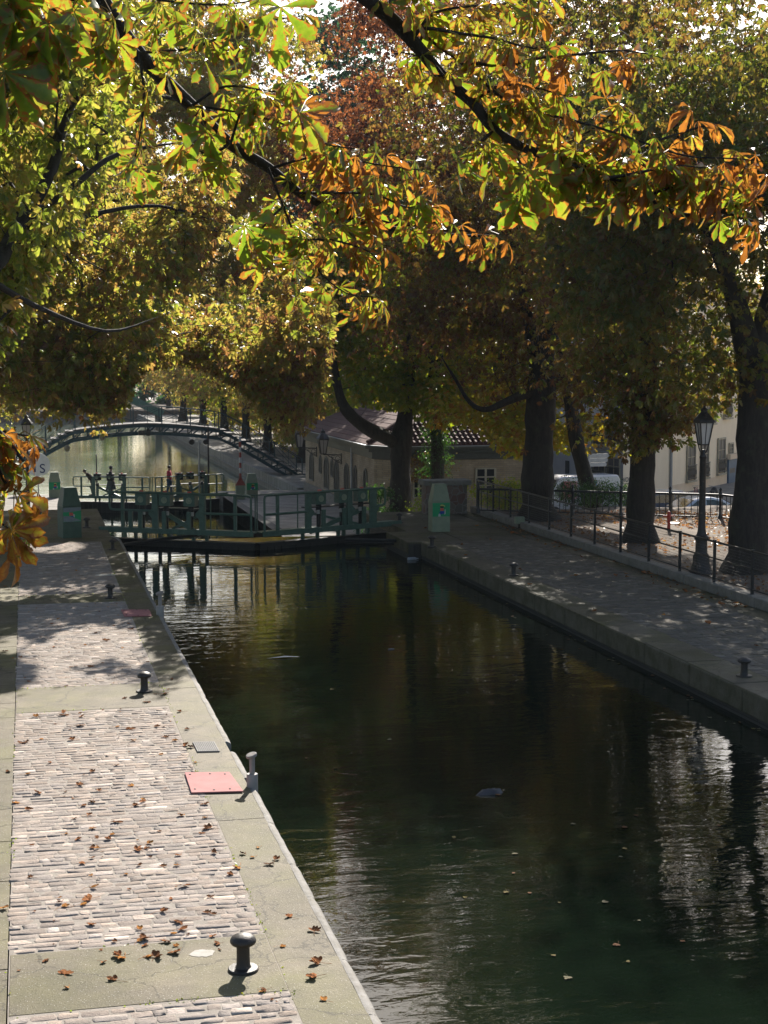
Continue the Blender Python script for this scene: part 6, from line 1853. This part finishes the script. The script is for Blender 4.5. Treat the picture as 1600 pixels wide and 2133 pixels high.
# ---- far woodland and street fronts that close the view
rng = np.random.default_rng(8)
n = 9000
pos = np.stack([rng.uniform(-70, 70, n), 268 + rng.uniform(0, 14, n), LQ + 11 * rng.random(n) ** .8], 1)
pos = pos[pos[:, 2] < 6 + 3 * np.sin(pos[:, 0] * .23) + 2 * np.sin(pos[:, 0] * .9)]
d = rng.normal(size=pos.shape); d[:, 2] -= .4
o = leaves_mesh('far_woodland', pos, d, rng.normal(size=len(pos)), rng.uniform(.8, 1.5, len(pos)), np.clip(rng.normal(size=len(pos)) * .15 + .4, 0, 1), 2, 'plane', M['leaf_blue'], None, rng, np.zeros(3)); o['kind'] = 'stuff'
def front(name, lab, O, d, L, h, mat, n, rows, depth=10):
    O = Vector(O); d = Vector(d).normalized(); nn = Vector((d.y, -d.x))
    if nn.dot(Vector((10, 60)) - O) < 0: nn = -nn
    b = thing(name, lab, 'building', (O.x, O.y, SZ))
    e = O + d * L
    MB().prism([tuple(O), tuple(e), tuple(e - nn * depth), tuple(O - nn * depth)], SZ, h).build('wall', mat, b, world=True)
    def bx(m, s0, s1, o0, o1, z0, z1):
        m.prism([tuple(O + d * s + nn * q) for s, q in ((s0, o0), (s1, o0), (s1, o1), (s0, o1))], z0, z1)
    for r_ in range(rows):
        for k in range(n):
            s0 = L * (k + .5) / n - .55; z0 = SZ + 1.1 + r_ * 3.1
            m = MB(); bx(m, s0, s0 + 1.1, .02, .05, z0, z0 + 1.9); wn = m.build('window', M['win'], b, world=True)
            m = MB(); bx(m, s0 - .12, s0, .01, .1, z0 - .05, z0 + 2.05); bx(m, s0 + 1.1, s0 + 1.22, .01, .1, z0 - .05, z0 + 2.05); bx(m, s0, s0 + 1.1, .011, .11, z0 + 1.9, z0 + 2.05); bx(m, s0 - .2, s0 + 1.3, .012, .2, z0 - .2, z0 - .06); m.build('window_frame', M['frame_paint'], wn, world=True)
    m = MB(); bx(m, -.1, L + .1, .01, .35, h - .5, h); m.build('cornice', M['render_low'], b, world=True)
    m = MB(); q = [O - nn * .3, e - nn * .3, e - nn * (depth - .3), O - nn * (depth - .3)]; q2 = [O + d * 2 - nn * 2.5, e - d * 2 - nn * 2.5, e - d * 2 - nn * (depth - 2.5), O + d * 2 - nn * (depth - 2.5)]
    m.add([(v.x, v.y, h + .002) for v in q] + [(v.x, v.y, h + 2.6) for v in q2], [(0, 1, 5, 4), (1, 2, 6, 5), (2, 3, 7, 6), (3, 0, 4, 7), (4, 5, 6, 7)]); m.build('roof', M['zinc'], b, world=True)
front('apartment_building', 'unseen cream street front added to bounce sun, out past the right edge trunk', (58, 48), (.69, .72), 46, 15, M['render_beige'], 10, 4)  # unseen front added so its sunlit wall bounces light onto the corner building
front('apartment_building', 'dim grey street front behind the trees of the right bank, nearest part', (44, 118), (.02, 1), 44, 15, M['render_grey'], 12, 4)
front('apartment_building', 'dim beige street front behind the trees of the right bank, farther part', (44, 164), (.02, 1), 60, 17, M['render_beige'], 14, 4)
front('apartment_building', 'dim beige street front behind the trees of the far left bank', (-40, 110), (0, 1), 110, 16, M['render_beige'], 20, 4)
# ---- shrubs
def shrub(lab, c, r, n, per, lsize, tone, mat, seed, kind='single', cat='shrub', nm='shrub'):
    base = (c[0], c[1], c[2] - r[2])
    return tree(nm, lab, cat, [[(base[0], base[1], base[2] - .1, .05), (base[0], base[1], base[2] + r[2], .03)]], [(c[0], c[1], c[2], *r, 1)], n, per, lsize, tone, 2, mat, seed, kind, sub=12, sig=.16, spread=.16, cull=False)
q = G(1240, 1083, .15)
for k, (px, w, h, lab) in enumerate(((1195, .75, .42, 'glossy low hedge bush behind the fence, left of the leaning trunk'), (1245, .6, .42, 'glossy hedge bush right in front of the leaning trunk'), (1292, .7, .36, 'glossy low hedge bush between the leaning trunk and the middle chestnut'))):
    p = PY(px, 1060, 51.0 + .2 * k)
    shrub(lab, (p.x, p.y, .14 + h), (w, .55, h), 90, 12, .075, (.15, .12), M['leaf_ever'], 70 + k)
p = PY(1060, 1040, 52.5); shrub('bright green bush behind the fence between the stone pier and the forked trunk', (p.x, p.y, .45), (1.3, .6, .55), 130, 12, .10, (.2, .15), M['leaf_plane'], 75)
p = PY(886, 1058, 56.5); shrub('small bright green bush left of the pale green cabinet', (p.x, p.y, -.5), (.7, .6, .75), 90, 12, .10, (.1, .12), M['leaf_plane'], 76)
p = PY(797, 1050, 60); shrub('dark bush at the house corner beside the plane trunk', (p.x, p.y, -1.1), (.75, .7, 1.25), 110, 12, .12, (.1, .1), M['leaf_ever'], 77)
p = PY(1000, 905, 66); shrub('climbing brownish foliage on the house front above the stone pier', (p.x - 1.2, 70.6, -.1), (1.5, .5, 1.0), 120, 11, .12, (.6, .12), M['leaf'], 78)
p = PY(912, 950, 62.6); shrub('ivy sleeve climbing the slim trunk behind the stone pier', (p.x, 62.9, 1.2), (.42, .4, 2.2), 150, 12, .10, (.12, .12), M['leaf_ever'], 79, nm='ivy', cat='ivy')

# ---- moss and weeds in the joints of the left quay
rng = np.random.default_rng(15)
jx = np.concatenate([np.full(900, 2.03), rng.uniform(-.2, 2.0, 500), np.full(260, -.25)]); jy = np.concatenate([rng.uniform(11, 40, 900), rng.choice(yb, 500), rng.uniform(11, 40, 260)])
cl_ = np.sin(jy * 3.1 + jx) + np.sin(jy * 1.3 + jx * 4); k = rng.random(len(jx)) < np.clip(.35 + .4 * cl_, .03, 1)
jx, jy = jx[k], jy[k]
pos = np.stack([jx + rng.normal(size=len(jx)) * .014, jy + rng.normal(size=len(jx)) * .02, np.full(len(jx), .001)], 1); d = rng.normal(size=pos.shape); d[:, 2] = np.abs(d[:, 2]) * .6
o = leaves_mesh('moss_tufts', pos, d, rng.normal(size=len(pos)), rng.uniform(.012, .035, len(pos)), np.clip(rng.normal(size=len(pos)) * .1 + .12, 0, 1), 2, 'single', M['leaf_plane'], None, rng, np.zeros(3)); o['kind'] = 'stuff'
# ---- leaf litter in the park
rng = np.random.default_rng(5)
n = 9000
xx = 15.6 + (rng.random(n) ** .8) * 8.5; yy_ = 24 + 25.2 * rng.random(n) ** .6
dn = np.sin(xx * 1.3) + np.sin(yy_ * .8 + xx * .4)
k = rng.random(n) < np.clip(.45 + .4 * dn + .35 * (yy_ > 44), .08, 1); xx, yy_ = xx[k], yy_[k]
zz = .165 + .03 * (np.sin(xx * 1.7 + yy_ * .6) + np.sin(yy_ * 1.1 - xx * .5))
pos = np.stack([xx, yy_, zz], 1); d = rng.normal(size=pos.shape); d[:, 2] *= .25
n2 = 900; kx = 15.05 - np.abs(rng.normal(size=n2)) * .28; ky = 16 + 33 * rng.random(n2)
kk = (kx > 13.2) & (rng.random(n2) < .35 + .35 * np.sin(ky * 1.7) + .3 * np.sin(ky * .6)); p2 = np.stack([kx[kk], ky[kk], np.full(kk.sum(), .012)], 1)
pos = np.concatenate([pos, p2]); d = rng.normal(size=pos.shape); d[:, 2] *= .25
o = leaves_mesh('leaf_litter', pos, d, rng.normal(size=len(pos)) * .5, rng.uniform(.07, .15, len(pos)), np.clip(rng.normal(size=len(pos)) * .1 + .84, 0, 1), 2, 'single', M['leaf'], None, rng, np.zeros(3))
o['kind'] = 'stuff'

# ================================================================== the near chestnut: branches over the camera
NS = []      # skeleton
def bpx(pts, r0, r1):
    n = len(pts); out = []
    for i, (px, py, dep) in enumerate(pts):
        p = D(px, py, dep); out.append((p.x, p.y, p.z, r0 + (r1 - r0) * i / (n - 1)))
    return out
trunkN = [(-4.2, 3.5, -.05, .55), (-4.2, 3.5, .6, .42), (-4.1, 3.5, 3, .38), (-3.9, 3.5, 6, .33), (-3.6, 3.5, 8.2, .24), (-3.3, 3.5, 10.5, .15)]
base = np.array(trunkN[0][:3])
B1 = bpx([(480, -260, 5.6), (640, -100, 5.9), (800, 25, 6.1), (870, 95, 6.2), (925, 160, 6.3), (985, 212, 6.3), (1030, 270, 6.35), (1100, 312, 6.4), (1180, 338, 6.45), (1260, 372, 6.5), (1340, 412, 6.55), (1420, 448, 6.6), (1500, 440, 6.7), (1595, 405, 6.75)], .034, .006)
B2 = bpx([(90, -190, 6.9), (200, -20, 7.2), (290, 110, 7.5), (400, 220, 7.8), (480, 300, 7.9), (560, 352, 8.0), (620, 402, 8.0), (700, 442, 8.1), (780, 470, 8.2), (870, 482, 8.3), (960, 490, 8.4), (1030, 490, 8.4)], .045, .005)
B3 = bpx([(-420, 640, 4.6), (-220, 760, 4.8), (-90, 830, 5), (0, 900, 5), (50, 960, 5)], .025, .005)
def join(p):
    a = np.array((-3.7, 3.5, 7.6)); b = np.array(p[0][:3]); m = (a + b) / 2 + np.array([0, -.2, .6]); r = p[0][3]
    return [(*a, r * 1.5), (*m, r * 1.25)] + p
skel = [trunkN, join(B1), join(B2), join(B3)]
TW = []   # (polyline px depth, leaf count, size, tone0, tone1)
def tw(pts, dep, n, size, t0, t1):
    TW.append((bpx([(x, y, dep + .03 * i) for i, (x, y) in enumerate(pts)], .008, .003), n, size, t0, t1))
# branch over the canal, upper right
tw([(880, 72), (960, 130), (1040, 200), (1090, 230), (1170, 245), (1260, 270), (1350, 300), (1430, 325), (1520, 330), (1590, 335)], 6.25, 20, .155, .12, .72)
tw([(868, 70), (900, 30), (960, 15), (1050, 8), (1130, -10)], 6.15, 10, .15, .15, .4)
tw([(800, 25), (830, -20), (880, -50)], 6.1, 5, .17, .1, .2)
tw([(905, 60), (960, 70), (1030, 80), (1110, 100), (1180, 90)], 6.1, 9, .15, .2, .6)
tw([(960, 130), (1050, 135), (1130, 120), (1220, 112), (1290, 105), (1350, 112)], 6.25, 8, .15, .3, .8)
tw([(925, 160), (900, 130), (850, 110), (820, 112)], 6.2, 5, .14, .2, .35)
tw([(985, 212), (1040, 180), (1100, 180), (1180, 200)], 6.3, 8, .15, .12, .4)
tw([(1030, 270), (995, 300), (960, 312)], 6.3, 3, .17, .12, .55)
tw([(1100, 312), (1180, 300), (1260, 250), (1290, 215)], 6.4, 7, .165, .25, .7)
tw([(1060, 300), (1085, 340), (1095, 372)], 6.35, 4, .23, .06, .15)
tw([(1180, 338), (1210, 350), (1240, 362)], 6.4, 5, .2, .05, .2)
tw([(1260, 372), (1300, 378), (1330, 392)], 6.45, 4, .18, .15, .4)
tw([(1340, 412), (1400, 390), (1450, 388)], 6.5, 5, .17, .3, .45)
tw([(1350, 300), (1440, 270), (1500, 255)], 6.6, 5, .14, .6, .85)
tw([(1430, 325), (1500, 360), (1590, 380)], 6.65, 8, .15, .55, .85)
tw([(1180, 338), (1260, 330), (1340, 345), (1430, 370), (1520, 395)], 6.5, 12, .15, .25, .8)
tw([(1260, 372), (1330, 360), (1400, 345), (1470, 350)], 6.4, 8, .15, .3, .75)
tw([(1500, 440), (1550, 455), (1600, 470)], 6.7, 4, .15, .55, .75)
# middle branch
tw([(560, 352), (640, 330), (720, 332), (800, 345), (880, 355)], 7.95, 14, .175, .15, .8)
tw([(620, 402), (700, 402), (780, 405), (850, 432), (920, 432)], 7.95, 14, .175, .15, .8)
tw([(700, 442), (760, 450), (840, 470), (900, 462), (960, 480), (1040, 488)], 8.1, 13, .17, .3, .85)
tw([(560, 352), (590, 430), (620, 500), (660, 560), (720, 610), (790, 620)], 7.9, 12, .18, .06, .45)
tw([(590, 430), (550, 470), (530, 520)], 7.8, 4, .2, .02, .15)
tw([(620, 500), (690, 500), (760, 520), (790, 545)], 7.9, 8, .18, .15, .6)
tw([(400, 220), (500, 235), (600, 262), (680, 300), (740, 310)], 7.7, 12, .18, .06, .5)
tw([(480, 300), (440, 320), (400, 310)], 7.7, 5, .21, .0, .12)
tw([(290, 110), (400, 100), (500, 60), (580, 40), (625, 35)], 7.3, 10, .19, .08, .3)
tw([(400, 220), (470, 180), (560, 190), (650, 200)], 7.6, 9, .18, .08, .3)
tw([(290, 110), (300, 200), (290, 290), (275, 350)], 7.3, 6, .19, .06, .3)
tw([(200, -20), (330, 0), (450, 10), (540, 0)], 7.1, 9, .18, .08, .25)
# large dark leaves at the top left, closer to the lens
tw([(90, -190), (40, -60), (10, 40), (-20, 120)], 5.2, 9, .23, .0, .12)
tw([(200, -20), (130, 10), (70, 60), (40, 130)], 5.4, 9, .23, .0, .14)
tw([(200, -20), (210, 40), (190, 90)], 5.8, 6, .2, .0, .12)
# orange sprays at the left edge
tw([(-90, 830), (-40, 870), (-10, 930), (20, 940)], 4.95, 9, .12, .3, .7)
tw([(0, 900), (0, 985), (30, 1020), (60, 1025)], 5.0, 7, .13, .2, .6)
tw([(-160, 800), (-80, 960), (-30, 1060), (10, 1095), (22, 1108)], 5.0, 8, .155, .35, .65)
tw([(-60, 850), (0, 895), (40, 905), (65, 908)], 5.1, 6, .11, .5, .8)
skelN = skel + [t[0] for t in TW]
rng = np.random.default_rng(77)
hero_pos = []; hero_dir = []; hero_size = []; hero_tone = []; hero_roll = []
pet = []
for pl, n, size, t0, t1 in TW:
    n = int(n * 1.9); size = size * .76
    pts = resample(pl, .05)[:, :3]; L = len(pts)
    for i in range(n):
        f = .12 + .88 * (i + rng.uniform(-.3, .3)) / max(1, n - 1); f = min(1, max(.05, f)); a = pts[int(f * (L - 1))]
        tdn = pts[min(L - 1, int(f * (L - 1)) + 1)] - pts[max(0, int(f * (L - 1)) - 1)]; tdn = tdn / np.linalg.norm(tdn)
        out = tdn * rng.uniform(.2, .9) + rng.normal(size=3) * .65; out[2] += rng.uniform(-.2, .25) - .15
        out /= np.linalg.norm(out); Lp = size * rng.uniform(.45, .8)
        e = a + out * Lp + np.array([0, 0, -.02])
        d = out * .6 + tdn * .3 + rng.normal(size=3) * .2; d[2] -= rng.uniform(.2, 1.0)
        hero_pos.append(e); hero_dir.append(d); hero_size.append(size * rng.uniform(.75, 1.15)); hero_roll.append(rng.normal() * .6)
        hero_tone.append(np.clip(rng.uniform(.62, .85) if (rng.random() < (t0 + (t1 - t0) * f - .22) * .95) else rng.uniform(.02, .42), 0, .95)); pet.append((a, (a + e) / 2 + np.array([0, 0, .012]), e))
# named hero leaves read off the photograph: px, py, depth, in-picture direction (deg, 0 right, 90 down), size, tone
HL = [(1092, 372, 6.4, 95, .27, .08), (1240, 342, 6.4, 80, .26, .05), (1262, 205, 6.5, -60, .19, .66), (1010, 312, 6.3, 100, .2, .12), (585, 15, 7.0, 95, .36, .08), (625, 235, 7.4, 20, .3, .3), (30, 30, 5.2, 80, .3, .02), (100, 50, 5.2, 95, .3, .03), (10, 150, 5.2, 70, .28, .05), (180, 20, 5.6, 80, .28, .05),
      (510, 470, 7.6, 60, .3, .04), (430, 270, 7.6, 130, .3, .03), (620, 610, 7.9, 0, .24, .18), (715, 470, 8, 70, .24, .2), (770, 615, 8.1, 15, .24, .35), (1440, 232, 6.6, 200, .16, .74), (1300, 122, 6.5, 5, .2, .72), (20, 1100, 5, 70, .19, .5), (25, 1105, 4.95, 20, .19, .6), (40, 1030, 5, 5, .17, .5), (20, 925, 5, 15, .15, .62), (290, 350, 7.2, 110, .24, .12), (1005, 490, 8.3, 0, .2, .78), (900, 432, 8.2, 5, .2, .72), (1120, 30, 6.3, -10, .18, .6)]
for px, py, dep, ang, size, tone in HL:
    a = np.array(D(px, py, dep)); dv = np.array(RT) * math.cos(math.radians(ang)) - np.array(UP) * math.sin(math.radians(ang)) + np.array(FW) * rng.uniform(-.25, .25)
    hero_pos.append(a); hero_dir.append(dv); hero_size.append(size * .8); hero_tone.append(tone)
    # roll so the fan faces the camera
    d_ = dv / np.linalg.norm(dv); up = np.array([0, 0, 1.]) if abs(d_[2]) < .97 else np.array([1., 0, 0]); y = np.cross(up, d_); y /= np.linalg.norm(y); z = np.cross(d_, y)
    tgt = -np.array(FW) * .9 + np.array([0, 0, .35]); hero_roll.append(math.atan2(-(tgt @ y), tgt @ z) + rng.normal() * .3)
    allp = np.concatenate([np.array(t[0])[:, :3] for t in TW]); j = allp[np.argmin(((allp - a) ** 2).sum(1))]
    pet.append((j, (a + j) / 2 + np.array([0, 0, .02]), a))
t = thing('near_chestnut', 'nearest chestnut whose big backlit green and orange leaves hang across the top', 'tree', tuple(base))
A, par, rad, td = grow(skelN, np.zeros((0, 3)), rng)
wood_mesh('trunk', A, par, rad, M['bark'], t, base)
m = MB()
for a, b_, c_ in pet:
    m.tube([a - base, b_ - base, c_ - base], [.0026, .002, .0016], 5)
po = m.build('petioles', pm('green leaf stalks', (.22, .2, .05), (.3, .16, .04), .5, scale=9), t, smooth=True)
hp = np.array(hero_pos)
leaves_mesh('crown', hp, np.array(hero_dir), np.array(hero_roll), np.array(hero_size), np.array(hero_tone), 0, 'chestnut', M['leaf_near'], t, rng, base, (np.array(hero_tone) > .55) | (rng.random(len(hero_tone)) < .2))

co = t.children[-1] if t.children[-1].name.startswith('crown') else [c for c in t.children if c.name.startswith('crown')][0]
bm = bmesh.new(); bm.from_mesh(co.data); nf = len(bm.faces); bm.from_mesh(po.data); bm.faces.ensure_lookup_table()
for f in bm.faces[nf:]: f.material_index = 1
co.data.materials.append(po.data.materials[0]); bm.to_mesh(co.data); bm.free(); bpy.data.objects.remove(po)
# ================================================================== light, sky, camera
SUN_EL, SUN_AZ = math.radians(32), math.radians(21)      # azimuth from +Y towards +X
w = bpy.data.worlds.new('World'); S.world = w; w.use_nodes = True
nt = w.node_tree; bg = nt.nodes['Background']
sk = nt.nodes.new('ShaderNodeTexSky'); sk.sky_type = 'NISHITA'; sk.sun_disc = False
sk.sun_elevation = SUN_EL; sk.sun_rotation = SUN_AZ
sk.air_density = 1.0; sk.dust_density = 1.4; sk.ozone_density = 1.0
nt.links.new(sk.outputs[0], bg.inputs['Color']); bg.inputs['Strength'].default_value = .08
sd = Vector((math.sin(SUN_AZ) * math.cos(SUN_EL), math.cos(SUN_AZ) * math.cos(SUN_EL), math.sin(SUN_EL)))
l = bpy.data.lights.new('sun', 'SUN'); l.energy = 5.0; l.angle = math.radians(.53); l.color = (1.0, .93, .83)
lo = bpy.data.objects.new('sun', l); COL.objects.link(lo)
lo.rotation_euler = sd.to_track_quat('Z', 'Y').to_euler()
cd = bpy.data.cameras.new('camera'); cam = bpy.data.objects.new('camera', cd); COL.objects.link(cam)
cam.matrix_world = Matrix((( RT.x, UP.x, -FW.x, CAM.x), (RT.y, UP.y, -FW.y, CAM.y), (RT.z, UP.z, -FW.z, CAM.z), (0, 0, 0, 1)))
cd.sensor_fit = 'VERTICAL'; cd.sensor_height = 36; cd.lens = 36 * F / 2133; cd.clip_start = .1; cd.clip_end = 3000
S.camera = cam
S.view_settings.view_transform = 'Standard'; S.view_settings.look = 'None'; S.view_settings.exposure = 1.0; S.view_settings.gamma = 1
S.render.engine = 'CYCLES'
c = S.cycles
c.max_bounces = 7; c.diffuse_bounces = 3; c.glossy_bounces = 3; c.transmission_bounces = 5; c.transparent_max_bounces = 8
c.caustics_reflective = False; c.caustics_refractive = False
c.sample_clamp_indirect = 6
c.use_adaptive_sampling = True; c.adaptive_threshold = .012
c.use_denoising = True

hm = bpy.data.materials.new('thin haze'); hm.use_nodes = True; hn = hm.node_tree; hn.nodes.clear()
ho = hn.nodes.new('ShaderNodeOutputMaterial'); hv = hn.nodes.new('ShaderNodeVolumePrincipled')
hv.inputs['Color'].default_value = (.80, .90, 1.0, 1); hv.inputs['Density'].default_value = .00016; hv.inputs['Anisotropy'].default_value = .1
hn.links.new(hv.outputs[0], ho.inputs['Volume'])
hb = MB(); hb.bb(-430, 430, -70, 910, -7, 46); struct(hb.build('haze', hm), 'stuff')
c.volume_bounces = 0
